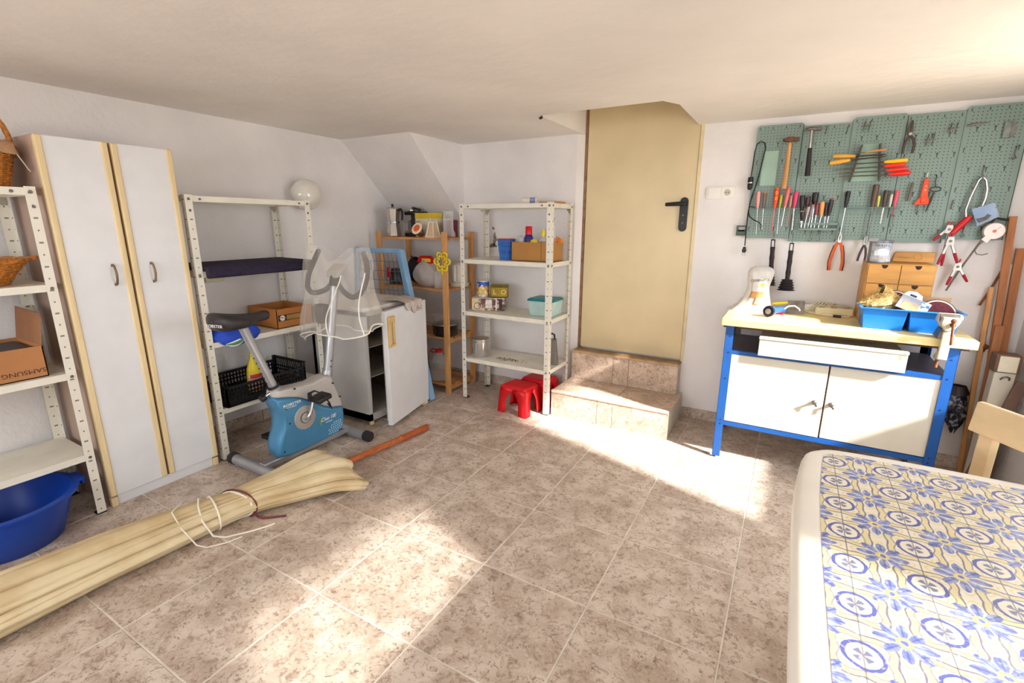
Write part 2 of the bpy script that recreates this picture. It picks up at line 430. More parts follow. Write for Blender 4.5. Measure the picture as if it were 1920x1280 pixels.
# skirting tiles
def skirting(name, x0, x1, y0, y1, axis, label):
    s = thing(name, label, None, (0, 0, 0), kind='structure')
    a, b = (x0, x1) if axis == 'x' else (y0, y1)
    p = a
    while p < b - 0.01:
        q = min(math.floor(p / T + 1.0001) * T, b)
        if axis == 'x': m_ = MB().box(p + 0.002, q - 0.002, y0, y1, 0, 0.075)
        else: m_ = MB().box(x0, x1, p + 0.002, q - 0.002, 0, 0.075)
        m_.obj('tile', floor_tile, s, bev=0.002, seg=1); p = q
    return s
skirting('baseboard_left', XL, XL + 0.012, YF, YBL, 'y', 'mottled tile skirting along the left wall')
skirting('baseboard_back', XL + 0.02, -0.04, YBL - 0.012, YBL, 'x', 'mottled tile skirting behind the white metal shelf')
skirting('baseboard_workbench', 0.83, XR, YB - 0.012, YB, 'x', 'mottled tile skirting under the workbench')

# tiled steps up to the door
st = thing('tiled_steps', 'two tiled steps leading up to the beige door', None, (0.41, 2.03, 0), kind='structure')
O = (0.41, 2.03, 0)
core = mat('step_mortar', 'cfc6ba', 0.9, var=0.1)
MB(O).box(0.006, 0.826, 2.038, 2.50, 0, 0.180).box(0.0, 0.80, 2.398, 2.53, 0.18, 0.398).obj('step_body', core, st)
for a, b in ((0.0, 0.345), (0.349, 0.455), (0.459, 0.832)): MB(O).box(a, b, 2.03, 2.038, 0.0, 0.178).obj('riser_tile', step_tile, st, bev=0.0015, seg=1)
for a, b in ((0.0, 0.455), (0.459, 0.832)): MB(O).box(a, b, 2.055, 2.39, 0.180, 0.190).obj('tread_tile', step_tile, st, bev=0.0015, seg=1)
for a, b in ((0.0, 0.33), (0.334, 0.45), (0.454, 0.80)): MB(O).box(a, b, 2.39, 2.398, 0.19, 0.395).obj('riser_tile', step_tile, st, bev=0.0015, seg=1)
nose = mat('step_nosing', 'd8cdbb', 0.45, var=0.1, scale=14)
MB(O).box(0.0, 0.832, 2.022, 2.055, 0.178, 0.196).obj('nosing', nose, st, bev=0.006, seg=3)
MB(O).box(0.0, 0.80, 2.380, 2.415, 0.395, 0.412).obj('nosing', mat('worn_nosing', 'b39470', 0.5, var=0.2, scale=14), st, bev=0.006, seg=3)
MB(O).box(0.0, 0.80, 2.415, 2.498, 0.398, 0.408).obj('sill', mat('brown_sill', '9b7c5c', 0.6, var=0.2, scale=14), st)

# door
door_mat = mat('beige_door_enamel', 'd6c49c', 0.38, var=0.05, scale=3)
O = (0.405, 2.5, 0.41)
dr = thing('door_1', 'plain beige metal door with black lever handle above the steps', None, O, kind='structure')
MB(O).box(0.022, 0.788, 2.502, 2.54, 0.420, 2.33).obj('door_leaf', door_mat, dr, bev=0.003)
MB(O).box(0.0, 0.02, 2.500, 2.56, 0.41, 2.355).obj('jamb', mat('brown_jamb', '8a6a4e', 0.6, var=0.25, scale=20), dr)
MB(O).box(0.79, 0.81, 2.495, 2.56, 0.41, 2.355).obj('jamb', mat('cream_jamb', 'd8c8a0', 0.5), dr)
hd = MB(O).prism([(0.725 + a, 1.425 + b) for a, b in [(0.026 * math.cos(t), 0.085 + 0.026 * math.sin(t)) for t in [PI * i / 10 for i in range(11)]] + [(0.026 * math.cos(t), -0.085 + 0.026 * math.sin(t)) for t in [PI + PI * i / 10 for i in range(11)]]], 2.486, 2.503, 'y').obj('handle', black_plastic, dr, bev=0.003)
c = MB(O).cyl((0.728, 2.49, 1.493), (0.728, 2.445, 1.493), 0.014, n=14)
c.tube([(0.728, 2.447, 1.493), (0.70, 2.440, 1.493), (0.66, 2.440, 1.491), (0.615, 2.445, 1.489)], [0.014, 0.014, 0.013, 0.012], 12)
c.obj('lever', black_plastic, hd)
c = MB(O)
for zz in (1.42, 1.37): c.cyl((0.725, 2.484, zz), (0.725, 2.487, zz), 0.005, n=10)
c.obj('screw', dull_steel, hd)
MB((0.0, 1.78, 1.98)).tube([(0.0, 1.80, 1.985), (-0.01, 1.785, 1.968), (0.004, 1.775, 1.962), (0.018, 1.768, 1.970), (0.022, 1.76, 1.962)], 0.004, 6).obj('loose_wire', black_plastic, label='stub of black wire poking out of the ceiling edge', cat='wire')
# ------------------------------------------------------------------ metal shelf units
BOLT = [None]
def bolt(parent, loc, rot):
    if BOLT[0] is None:
        BOLT[0] = MB().lathe([(0.0065, 0), (0.0065, 0.002), (0.004, 0.0045)], 10).obj('bolt', dull_steel, parent, loc=loc, rot=rot)
        return BOLT[0]
    return dup(BOLT[0], parent, loc, rot)
def metal_shelf(label, loc, rotz, W=0.75, D=0.35, levels=(0.31, 0.705, 1.10, 1.495), H=1.50, right_side=False):
    t = thing('metal_shelf', label, 'shelf', loc, rotz, 'white slotted-angle shelf units')
    w_, th = 0.036, 0.002
    pm = MB().box(0, w_, 0, th, 0, H).box(0, th, th, w_, 0, H)
    p0 = pm.obj('post', post_mat, t, loc=(0, 0, 0), smooth=None)
    for (x, y, a) in ((W, 0, 90), (W, D, 180), (0, D, 270)): dup(p0, t, (x, y, 0), (0, 0, rad(a)))
    for z in levels:
        lip = 0.03; e = 0.003
        b = MB().box(e, W - e, e, D - e, z - 0.0015, z)
        b.box(e, W - e, e, e + 0.0015, z - lip, z - 0.0015).box(e, W - e, D - e - 0.0015, D - e, z - lip, z - 0.0015)
        b.box(e, e + 0.0015, e, D - e, z - lip, z - 0.0015).box(W - e - 0.0015, W - e, e, D - e, z - lip, z - 0.0015)
        b.obj('shelf_board', cream_metal, t, smooth=None)
        for x in (0.018, W - 0.018): bolt(t, (x, -0.0005, z - 0.016), (rad(90), 0, 0))
        if right_side:
            for y in (0.018, D - 0.018): bolt(t, (W + 0.0005, y, z - 0.016), (0, rad(90), 0))
    for x in (0.075, W - 0.075): bolt(t, (x, 0.0025, levels[-1] - 0.016), (rad(90), 0, 0))
    for x in (0.018, W - 0.018): bolt(t, (x, -0.0005, levels[-1] - 0.075), (rad(90), 0, 0))
    # corner gussets at the back of the top shelf
    for sx, x in ((1, 0.004), (-1, W - 0.004)):
        MB().prism([(x, levels[-1] - 0.03), (x + sx * 0.045, levels[-1] - 0.03), (x + sx * 0.02, levels[-1] - 0.065), (x, levels[-1] - 0.065)], D - 0.006, D - 0.004, 'y').obj('gusset', mat('grey_enamel', 'a8a296', 0.45), t)
    foot = MB().box(-0.001, 0.038, -0.001, 0.038, 0, 0.006)
    f0 = foot.obj('foot', black_plastic, t)
    for (x, y, a) in ((W, 0, 90), (W, D, 180), (0, D, 270)): dup(f0, t, (x, y, 0), (0, 0, rad(a)))
    return t
metal_shelf('cream metal shelf unit at the left edge holding wicker baskets', (-1.33, -0.91, 0), rad(90))
metal_shelf('cream metal shelf unit behind the exercise bike', (-1.345, 0.415, 0), rad(90))
metal_shelf('cream metal shelf unit against the back wall beside the steps', (-0.765, 2.0, 0), 0, levels=(0.335, 0.705, 1.10, 1.495), right_side=True)

# ------------------------------------------------------------------ wardrobe
def wardrobe():
    W, D, H = 0.515, 0.365, 1.71
    t = thing('wardrobe', 'tall narrow white two-door wardrobe edged with pale wood strips', 'wardrobe', (-1.34, -0.132, 0), rad(90))
    side = mat('taupe_side_panel', 'b59f90', 0.55, var=0.08, scale=4)
    MB().box(0, W, 0.022, D, 0.0, H).obj('carcass', side, t, bev=0.002)
    MB().box(0.03, W - 0.03, 0.012, 0.022, 0.0, 0.052).obj('plinth', white_board, t)
    for x in (0.0, W - 0.028): MB().box(x, x + 0.026, 0.0, 0.022, 0.0, 0.045).obj('foot', pale_wood, t, bev=0.002)
    strip = MB().box(0, 0.027, -0.006, 0.02, 0.055, H - 0.002)
    s0 = None
    for k, (a, b) in enumerate(((0.0, 0.252), (0.262, W))):
        d_ = MB().box(a + 0.024, b - 0.024, 0.0, 0.020, 0.055, H - 0.002).obj('door', white_board, t, bev=0.0015)
        for x in (a, b - 0.027):
            if s0 is None: s0 = strip.obj('edge_strip', pale_wood, d_, loc=(x, 0, 0), bev=0.006, seg=3)
            else: dup(s0, d_, (x, 0, 0))
        hx = (0.186, 0.345)[k]
        c = MB().tube([(hx, 0.0, 1.165), (hx, -0.014, 1.162), (hx, -0.024, 1.14), (hx, -0.027, 1.12), (hx, -0.024, 1.10), (hx, -0.014, 1.078), (hx, 0.0, 1.075)], [0.006, 0.005, 0.005, 0.0055, 0.005, 0.005, 0.006], 8)
        c.box(hx - 0.006, hx + 0.006, -0.002, 0.001, 1.158, 1.172).box(hx - 0.006, hx + 0.006, -0.002, 0.001, 1.068, 1.082)
        c.obj('handle', mat('aged_brass', '9a8468', 0.3, 0.9, var=0.2), d_)
    MB().box(0.252, 0.262, 0.018, 0.024, 0.06, H - 0.01).obj('gap', mat('shadow_gap', '6b4a30', 0.9), t)
wardrobe()

# ------------------------------------------------------------------ wicker
wicker = mat('wicker', 'b9752f', 0.55, var=0.35, scale=60, bump=0.1, bscale=80)
def wicker_basket(name, label, o, prof, n=40, handle=None, sx=1.0, sy=1.0):
    t = thing(name, label, 'basket', o)
    zs = [p[1] for p in prof]; z0, z1 = zs[0], zs[-1]
    def rad_at(z):
        for (r0, a), (r1, b) in zip(prof, prof[1:]):
            if a <= z <= b: return r0 + (r1 - r0) * (z - a) / (b - a)
        return prof[-1][0]
    rows = int((z1 - z0) / 0.0085)
    b = MB()
    for i in range(rows):
        z = z0 + 0.004 + (z1 - z0 - 0.008) * i / (rows - 1); r = rad_at(z)
        b.tube([((r + 0.003 * (1 if (k + i) % 2 else -1)) * math.cos(2 * PI * k / n) * sx, (r + 0.003 * (1 if (k + i) % 2 else -1)) * math.sin(2 * PI * k / n) * sy, z) for k in range(n)], 0.0046, 6, closed=True)
    b.lathe([(prof[0][0] - 0.002, z0), (prof[0][0] - 0.002, z0 + 0.006)], 30, sx=sx, sy=sy)
    b.obj('weave', wicker, t)
    s_ = MB()
    for k in range(n // 2):
        th = 4 * PI * k / n
        s_.tube([(rad_at(z) * math.cos(th) * sx, rad_at(z) * math.sin(th) * sy, z) for z in [z0 + (z1 - z0) * q / 4 for q in range(5)]], 0.004, 5)
    s_.obj('stakes', wicker, t)
    r = prof[-1][0]
    rm = MB()
    for q in range(2):
        rm.tube([((r + 0.004 * math.cos(8 * th + q * PI)) * math.cos(th) * sx, (r + 0.004 * math.cos(8 * th + q * PI)) * math.sin(th) * sy, z1 + 0.005 * math.sin(8 * th + q * PI)) for th in [2 * PI * k / 96 for k in range(96)]], 0.0065, 6, closed=True)
    rm.obj('rim', wicker, t)
    return t
t = wicker_basket('wicker_basket', 'tall wicker basket with a hoop handle and cloth lining on the top shelf', (-1.5, -0.302, 1.497), [(0.105, 0), (0.12, 0.06), (0.145, 0.165)])
hp = [(0.0, 0.10 + 0.045 * math.cos(a), 0.170 + 0.110 * math.sin(a)) for a in [PI * i / 24 for i in range(25)]]
h = MB()
for q in range(3):
    h.tube([(p[0] + 0.006 * math.cos(i * 0.9 + q * 2.1), p[1], p[2] + 0.006 * math.sin(i * 0.9 + q * 2.1)) for i, p in enumerate(hp)], 0.0085, 7)
h.obj('handle', wicker, t)
c = MB().surf(48, 5, lambda u, v: ((0.15 + 0.010 * math.sin(u * 2 * PI * 9) * v + 0.008 * v) * math.cos(2 * PI * u), (0.15 + 0.010 * math.sin(u * 2 * PI * 9) * v + 0.008 * v) * math.sin(2 * PI * u), 0.178 - 0.045 * v + 0.006 * math.sin(u * 40) * v), wrap=True)
c.obj('lining', mat('tan_linen', 'c09a78', 0.85, var=0.1, bump=0.2), t, solid=0.003)
MB().bar((0.10, 0.13, 0.13), (0.115, 0.155, 0.065), 0.014, 0.002).obj('ribbon', mat('pale_ribbon', 'd8cbb8', 0.7), t)
t = wicker_basket('wicker_bowl', 'shallow round wicker bread basket on the second shelf', (-1.49, -0.40, 1.102), [(0.13, 0), (0.165, 0.05), (0.205, 0.10)], sx=0.74)
MB().tube([(0.03, 0.20, 0.10), (0.03, 0.228, 0.105), (0.015, 0.236, 0.108), (0.0, 0.236, 0.108), (-0.015, 0.23, 0.105), (-0.03, 0.20, 0.10)], 0.006, 7).obj('handle', wicker, t)

# open carton with the upside-down lettering
O = (-1.50, -0.43, 0.706)
t = thing('open_carton', 'open brown cardboard carton with upside-down SAMSUNG lettering', 'box', O)
card2 = mat('carton_card', 'b0794c', 0.8, var=0.07, scale=5)
b = MB(O); x0, x1, y0, y1, z0, z1 = -1.66, -1.362, -0.62, -0.242, 0.706, 0.842; e = 0.004
b.box(x0, x1, y0, y1, z0, z0 + e).box(x0, x0 + e, y0, y1, z0, z1).box(x1 - e, x1, y0, y1, z0, z1).box(x0, x1, y0, y0 + e, z0, z1).box(x0, x1, y1 - e, y1, z0, z1)
b.obj('carton', card2, t)
MB(O).hexa([(x0, y1 - 0.004, z1), (x1 - 0.005, y1 - 0.004, z1), (x1 - 0.005, y1, z1), (x0, y1, z1)], [(x0 + 0.02, y1 + 0.012, z1 + 0.145), (x1 - 0.02, y1 + 0.018, z1 + 0.135), (x1 - 0.02, y1 + 0.022, z1 + 0.135), (x0 + 0.02, y1 + 0.016, z1 + 0.145)]).obj('flap', mat('flap_card', '9a6a48', 0.85, var=0.08), t)
MB(O).box(x0 + 0.02, x1 - 0.02, y0 + 0.02, y1 - 0.015, z0 + 0.05, z1 - 0.012).obj('contents', mat('dark_contents', '2f2724', 0.5, var=0.4, scale=14), t, bev=0.006)
words('lettering', 'SAMSUNG', 0.027, mat('brown_print', '4a3020', 0.7), t, (x1 + 0.0008 + 1.50, -0.318 + 0.43, 0.738 - 0.706), (rad(90), rad(180), rad(90)), sx=1.15)

# blue basin
def basin():
    o = (-1.40, -0.475, 0.0)
    t = thing('washing_basin', 'large blue plastic basin on the floor under the left shelf', 'basin', o)
    bl = mat('deep_blue_plastic', '1743a6', 0.35, var=0.08)
    b = MB().lathe([(0.165, 0.0), (0.172, 0.004), (0.215, 0.14), (0.228, 0.19), (0.250, 0.192), (0.252, 0.203), (0.226, 0.205), (0.208, 0.14), (0.165, 0.012), (0.02, 0.010)], 48)
    b.obj('bowl', bl, t, smooth=50)
    for s_ in (1, -1):
        b = MB().prism([(-0.06, s_ * 0.235), (0.06, s_ * 0.235), (0.045, s_ * 0.272), (-0.045, s_ * 0.272)], 0.188, 0.203, 'z')
        b.box(-0.045, 0.045, s_ * 0.262 - 0.006, s_ * 0.262 + 0.006, 0.165, 0.19)
        b.obj('grip', bl, t, bev=0.004)
basin()

# ------------------------------------------------------------------ on the shelf behind the bike
navy = mat('purple_navy_felt', '2a2238', 0.9, var=0.2, scale=40, bump=0.2)
o = (-1.49, 0.80, 1.102)
MB(o).prism([(-1.66, 1.102), (-1.338, 1.102), (-1.338, 1.066), (-1.318, 1.062), (-1.300, 1.072), (-1.298, 1.112), (-1.32, 1.128), (-1.66, 1.132)], 0.458, 1.124, 'y').obj('bench_cushion', navy, bev=0.010, seg=3, label='flat dark purple cushion lying on the shelf behind the bike', cat='cushion')
MB((-1.72, 0.70, 1.055)).box(-1.72, -1.700, 0.645, 0.760, 0.998, 1.122).obj('junction_cover', mat('cream_cover_plate', 'd8d0b0', 0.6), bev=0.004, label='square cream cover plate on the left wall behind the purple cushion', cat='cover plate')
O = (-1.50, 0.95, 0.706)
t = thing('shoe_box', 'open orange-brown shoe box with a black and gold label', 'box', O)
sb = mat('orange_card', 'b4753c', 0.7, var=0.06)
x0, x1, y0, y1, z0, z1 = -1.66, -1.365, 0.862, 1.118, 0.706, 0.828; e = 0.004
MB(O).box(x0, x1, y0, y1, z0, z0 + e).box(x0, x0 + e, y0, y1, z0, z1).box(x1 - e, x1, y0, y1, z0, z1).box(x0, x1, y0, y0 + e, z0, z1).box(x0, x1, y1 - e, y1, z0, z1).obj('carton', sb, t)
l_ = MB(O).box(x1, x1 + 0.0008, 0.872, 1.045, 0.752, 0.79).obj('sticker', ink_black, t)
MB(O).box(x1 + 0.0008, x1 + 0.0014, 0.93, 1.040, 0.756, 0.786).obj('gold_panel', mat('gold_print', 'a98242', 0.5, var=0.2, scale=80), l_)
MB(O).prism(circ(0.019, 16, 0.900, 0.771, 0.017), x1 + 0.0008, x1 + 0.0016, 'x').obj('emblem', ink_white, l_)
words('monogram', 'PN', 0.024, mat('brown_red_print', '7a2f22', 0.6), l_, (x1 + 0.002 + 1.50, 0.900 - 0.95, 0.771 - 0.706), FX)
MB(O).tube([(x1, y0, z1), (x1, y1, z1), (x0, y1, z1), (x0, y0, z1)], 0.0025, 5, closed=True).obj('rim', sb, t)

O = (-1.42, 0.54, 0.706)
t = thing('blue_cloth_bag', 'bright blue cloth bag with white and green swoosh hanging over the shelf edge', 'bag', O)
bb = mat('royal_blue_cloth', '1f45b4', 0.7, var=0.2, scale=10, bump=0.3, bscale=25)
def bagf(u, v):
    a = 2 * PI * u; r = math.sin(PI * min(max(v, 0.001), 0.999)) ** 0.55
    y = 0.597 + 0.142 * math.cos(PI * v) * -1
    z = 0.728 + 0.055 * r * math.sin(a) + 0.008 * wob(9 * v + a, 2) - 0.05 * (0.5 - abs(v - 0.42)) * (1 if math.cos(a) > 0 else 0.2) * (1 if math.sin(a) < 0 else 0.3)
    x = -1.395 + 0.085 * r * math.cos(a) + 0.006 * wob(a * 2, 1)
    return (x, y, max(z, 0.655) if x > -1.335 else max(z, 0.7075))
MB(O).surf(36, 22, bagf, wrap=True).obj('cloth', bb, t, smooth=60)
def swoosh(off, wd, m, k):
    pts = []
    for i in range(15):
        q = i / 14; pts.append((0.50 + 0.15 * q, 0.69 + 0.042 * q ** 1.5 + off - 0.012 * math.sin(PI * q), wd * (math.sin(PI * min(1, q * 1.05 + 0.05)) * 0.9 + 0.1)))
    poly = [(y, z + w2) for y, z, w2 in pts] + [(y, z - w2) for y, z, w2 in pts[::-1]]
    c = MB(O); n = len(pts)
    vs = []
    for (y, z) in poly: vs.append((-1.306 - 0.35 * (y - 0.56) ** 2 * 4 - 0.8 * max(0, z - 0.71) + k, y, z))
    c.add(vs, [(i, i + 1, 2 * n - 2 - i, 2 * n - 1 - i) for i in range(n - 1)])
    c.obj('swoosh', m, t, solid=0.001)
swoosh(0, 0.017, ink_white, 0.0); swoosh(0.001, 0.009, mat('green_print', '4d8a5a', 0.6), 0.0018)

# black crate
O = (-1.50, 0.74, 0.311)
t = thing('plastic_crate', 'black plastic fruit crate with slotted walls', 'crate', O)
x0, x1, y0, y1, z0, z1 = -1.665, -1.335, 0.475, 1.005, 0.311, 0.445
MB(O).box(x0, x1, y0, y1, z0, z0 + 0.006).obj('base', black_plastic, t)
def slotted(a, b, fixed, axis, high):
    c = MB(O); th = 0.006
    def bx(p, q, za, zb):
        if axis == 'y': c.box(fixed, fixed + th, p, q, za, zb)
        else: c.box(p, q, fixed, fixed + th, za, zb)
    bx(a, b, z0, z0 + 0.035); bx(a, b, high - 0.016, high)
    n = int((b - a) / 0.021)
    for i in range(n + 1):
        p = a + (b - a - 0.008) * i / n; bx(p, p + 0.008, z0 + 0.035, high - 0.016)
    for zz in (0.058, 0.082):
        if z0 + zz + 0.008 < high - 0.02: bx(a, b, z0 + zz, z0 + zz + 0.009)
    if axis == 'y': c.box(fixed - 0.004, fixed + th + 0.004, a, b, high - 0.006, high)
    else: c.box(a, b, fixed - 0.004, fixed + th + 0.004, high - 0.006, high)
    c.obj('wall', black_plastic, t, smooth=None)
slotted(y0, y1, x1 - 0.006, 'y', z1 - 0.012); slotted(y0, y1, x0, 'y', z1 - 0.012); slotted(x0, x1, y0, 'x', z1); slotted(x0, x1, y1 - 0.006, 'x', z1 + 0.018)
for x in (x0, x1 - 0.018):
    for y in (y0, y1 - 0.018): MB(O).box(x, x + 0.018, y, y + 0.018, z0, z1 + (0.018 if y > 0.8 else 0.0)).obj('corner_post', black_plastic, t, bev=0.003)


def bottle(name, label, o, prof, m, cap=None, sx=1, sy=1, cat='bottle', lab=None, n=24):
    t = thing(name, label, cat, o)
    MB().lathe(prof, n, sx=sx, sy=sy).obj('body', m, t, smooth=50)
    if cap: MB().lathe(cap[0], 16).obj('cap', cap[1], t, smooth=50)
    return t
yel = mat('lemon_plastic', 'e8d020', 0.35, var=0.05)
O = (-1.46, 0.725, 0.319)
t = bottle('cleaner_bottle', 'yellow cleaning bottle with a pink label inside the black crate', O, [(0.03, 0), (0.046, 0.006), (0.046, 0.11), (0.040, 0.155), (0.022, 0.20), (0.014, 0.212), (0.014, 0.225)], yel, ([(0.015, 0.225), (0.014, 0.24), (0.006, 0.252)], yel), sx=0.6)
l_ = MB().surf(13, 2, lambda u, v: (0.047 * 0.62 * math.cos((u - 0.5) * 2.3), 0.048 * math.sin((u - 0.5) * 2.3), 0.02 + 0.10 * v)).obj('label_sheet', mat('pink_label', 'e2b7ae', 0.6, var=0.2, scale=60), t)
MB().surf(13, 2, lambda u, v: (0.0485 * 0.62 * math.cos((u - 0.5) * 1.7), 0.0488 * math.sin((u - 0.5) * 1.7), 0.092 + 0.025 * v)).obj('red_band', mat('label_red', 'c23a34', 0.6), l_)

# globe wall lamp
O = (-1.72, 1.37, 1.552)
t = thing('globe_lamp', 'round white opal glass globe lamp on the left wall', 'lamp', O)
MB(O).lathe([(0.072, 0), (0.075, 0.012), (0.06, 0.03)], 32, M=Matrix.Translation((-1.72, 1.37, 1.552)) @ Matrix.Rotation(rad(90), 4, 'Y')).obj('base', white_plastic, t)
MB(O).sphere((-1.632, 1.37, 1.552), (0.088, 0.112, 0.105), 36, 20).obj('globe', mat('opal_glass', 'dedbd2', 0.12, var=0.02, coat=0.5), t, smooth=80)

# ------------------------------------------------------------------ closed parasol on the floor
O = (-0.72, 0.2, 0.0)
t = thing('parasol', 'closed beige canvas parasol lying on the floor with an orange wooden pole', 'parasol', O)
def canvas_material():
    m = bpy.data.materials.new('beige_canvas'); m.use_nodes = True; s = Sh(m); s.coords()
    n1 = s.noise(5, 4); n2 = s.noise(120, 2); n3 = s.noise(2.2, 3)
    c = s.mix(s.step(n1, 0.35, 0.7), lin('bfa981'), lin('d5c5a2'))
    c = s.mix(s.m('MULTIPLY', s.step(n3, 0.5, 0.75), 0.5), c, lin('e6d9bb'))
    b = s.N['Principled BSDF']; s.L.new(c, b.inputs['Base Color']); b.inputs['Roughness'].default_value = 0.9; b.inputs['Specular IOR Level'].default_value = 0.15
    mp = s.N.new('ShaderNodeMapping'); mp.inputs['Scale'].default_value = (16, 1.3, 16); s.L.new(s.vec, mp.inputs[0]); n5 = s.noise(1.0, 5, mp.outputs[0], 0.6)
    bp = s.N.new('ShaderNodeBump'); bp.inputs['Strength'].default_value = 0.5; bp.inputs['Distance'].default_value = 0.006; s.L.new(s.m('MULTIPLY_ADD', n2, 0.04, n5), bp.inputs['Height']); s.L.new(bp.outputs[0], b.inputs['Normal'])
    return m
canvas = canvas_material()
# stations: y, centre x, half width, height
ST = [(-1.75, -0.86, 0.06, 0.09), (-1.45, -0.85, 0.12, 0.15), (-1.0, -0.84, 0.145, 0.17), (-0.65, -0.815, 0.145, 0.17), (-0.35, -0.80, 0.13, 0.155), (-0.1, -0.775, 0.108, 0.14), (0.06, -0.757, 0.090, 0.125), (0.13, -0.748, 0.083, 0.115), (0.22, -0.725, 0.105, 0.125), (0.36, -0.660, 0.145, 0.145), (0.48, -0.612, 0.190, 0.165), (0.57, -0.578, 0.236, 0.160), (0.615, -0.568, 0.236, 0.125)]
def station(v):
    y = ST[0][0] + (ST[-1][0] - ST[0][0]) * v
    for a, b in zip(ST, ST[1:]):
        if y <= b[0] + 1e-9:
            q = (y - a[0]) / (b[0] - a[0]); q = q * q * (3 - 2 * q) if False else q
            return y, a[1] + (b[1] - a[1]) * q, a[2] + (b[2] - a[2]) * q, a[3] + (b[3] - a[3]) * q
    return ST[-1]
def fold(a, v):
    y = -1.75 + 2.365 * v
    tie = math.exp(-((y - 0.12) / 0.09) ** 2)
    amp = 0.21 - 0.13 * tie + 0.05 * max(0, (y - 0.2) / 0.4)
    tw = a + 0.5 * v
    k = abs(math.sin(3.5 * tw + 0.5 * math.sin(3 * v) + 0.55)) ** 0.5; k2 = abs(math.sin(5.5 * a - 1.6 * v + 0.6 * math.sin(5 * v))) ** 0.4
    return 1.05 - amp * 1.7 * (1 - k) - amp * 0.6 * (1 - k2) + 0.012 * math.sin(13 * tw + 9 * v) - 0.03 * abs(math.sin(11 * tw - 3 * v)) ** 0.5 * (1 - 0.8 * tie) + 0.02 * math.sin(7 * a - 14 * v) - 0.015 * tie * math.sin(24 * a)
def par(u, v):
    a = 2 * PI * u; y, cx, hw, hh = station(v); f_ = fold(a, v)
    end = max(0, (v - 0.93) / 0.07)
    x = cx + hw * math.copysign(abs(math.cos(a)) ** 0.85, math.cos(a)) * (1 - (1 - f_) * 0.6)
    z = hh / 2 + 0.004 + hh / 2 * math.sin(a) * f_ * (1.06 if math.sin(a) > 0 else 1.0)
    yy = y + end * (0.02 * math.sin(5 * a + 1) - 0.045 * math.cos(a))
    return (x, yy, max(z, 0.003))
c = MB(O)
c.surf(220, 110, par, wrap=True)
def mouth(u, v):
    p = Vector(par(u, 1.0)); q = Vector((-0.655, 0.40, 0.06))
    k = v ** 0.8
    r = p.lerp(q, k * 0.85)
    return (r.x, r.y, max(0.004, r.z))
c.surf(220, 10, mouth, wrap=True)
c.obj('canopy', canvas, t, smooth=35)
pole_m = mat('worn_orange_paint', 'b5622f', 0.5, var=0.25, scale=18, stretch=(8, 1, 8), var2='96502c')
c = MB(O).tube([(-0.68, 0.35, 0.05), (-0.652, 0.66, 0.045), (-0.62, 1.12, 0.028)], [0.020, 0.020, 0.020], 16)
c.obj('pole', pole_m, t)
c = MB(O).tube([(-0.62, 1.12, 0.028), (-0.605, 1.34, 0.024), (-0.604, 1.36, 0.024)], [0.0225, 0.0225, 0.019], 16)
c.obj('pole_end', mat('orange_brown_varnish', 'a8542c', 0.3, var=0.15, scale=20), t)
MB(O).cyl((-0.604, 1.36, 0.024), (-0.602, 1.378, 0.0235), 0.013, n=12).obj('ferrule', steel, t)
def hoop(v, k, n=40, lift=0.006):
    pts = []
    for i in range(n):
        a = 2 * PI * i / n; y, cx, hw, hh = station(v)
        pts.append((cx + (hw + lift) * math.cos(a), y + k * math.cos(a) * 0.05, max(0.004, 0.004 + hh / 2 + (hh / 2 + lift) * math.sin(a))))
    return pts
white_cord = mat('white_cord', 'e6dfcf', 0.7, var=0.05)
MB(O).tube(hoop((0.135 + 1.75) / 2.365, 0.5), 0.0055, 7, closed=True).tube(hoop((0.04 + 1.75) / 2.365, -0.5), 0.0045, 7, closed=True).obj('tie_cord', white_cord, t)
maroon = mat('maroon_cord', '6d2f3a', 0.7)
c = MB(O).tube(hoop((0.145 + 1.75) / 2.365, 0.6, lift=0.013), 0.004, 7, closed=True)
c.tube([(-0.665, 0.17, 0.03), (-0.655, 0.175, 0.008), (-0.62, 0.18, 0.005), (-0.58, 0.215, 0.005), (-0.545, 0.25, 0.005)], 0.005, 7)
c.obj('maroon_tie', maroon, t)
c = MB(O).tube([(-0.79, 0.0, 0.150), (-0.735, -0.03, 0.145), (-0.675, -0.05, 0.105), (-0.648, -0.03, 0.03), (-0.63, 0.01, 0.005), (-0.575, 0.09, 0.005), (-0.545, 0.15, 0.005), (-0.535, 0.185, 0.005)], 0.004, 7)
c.tube([(-0.83, -0.05, 0.148), (-0.765, -0.12, 0.158), (-0.685, -0.13, 0.118), (-0.645, -0.10, 0.03), (-0.63, -0.07, 0.005), (-0.59, -0.01, 0.005), (-0.57, 0.05, 0.005)], 0.003, 6)
c.obj('loose_cord', white_cord, t)
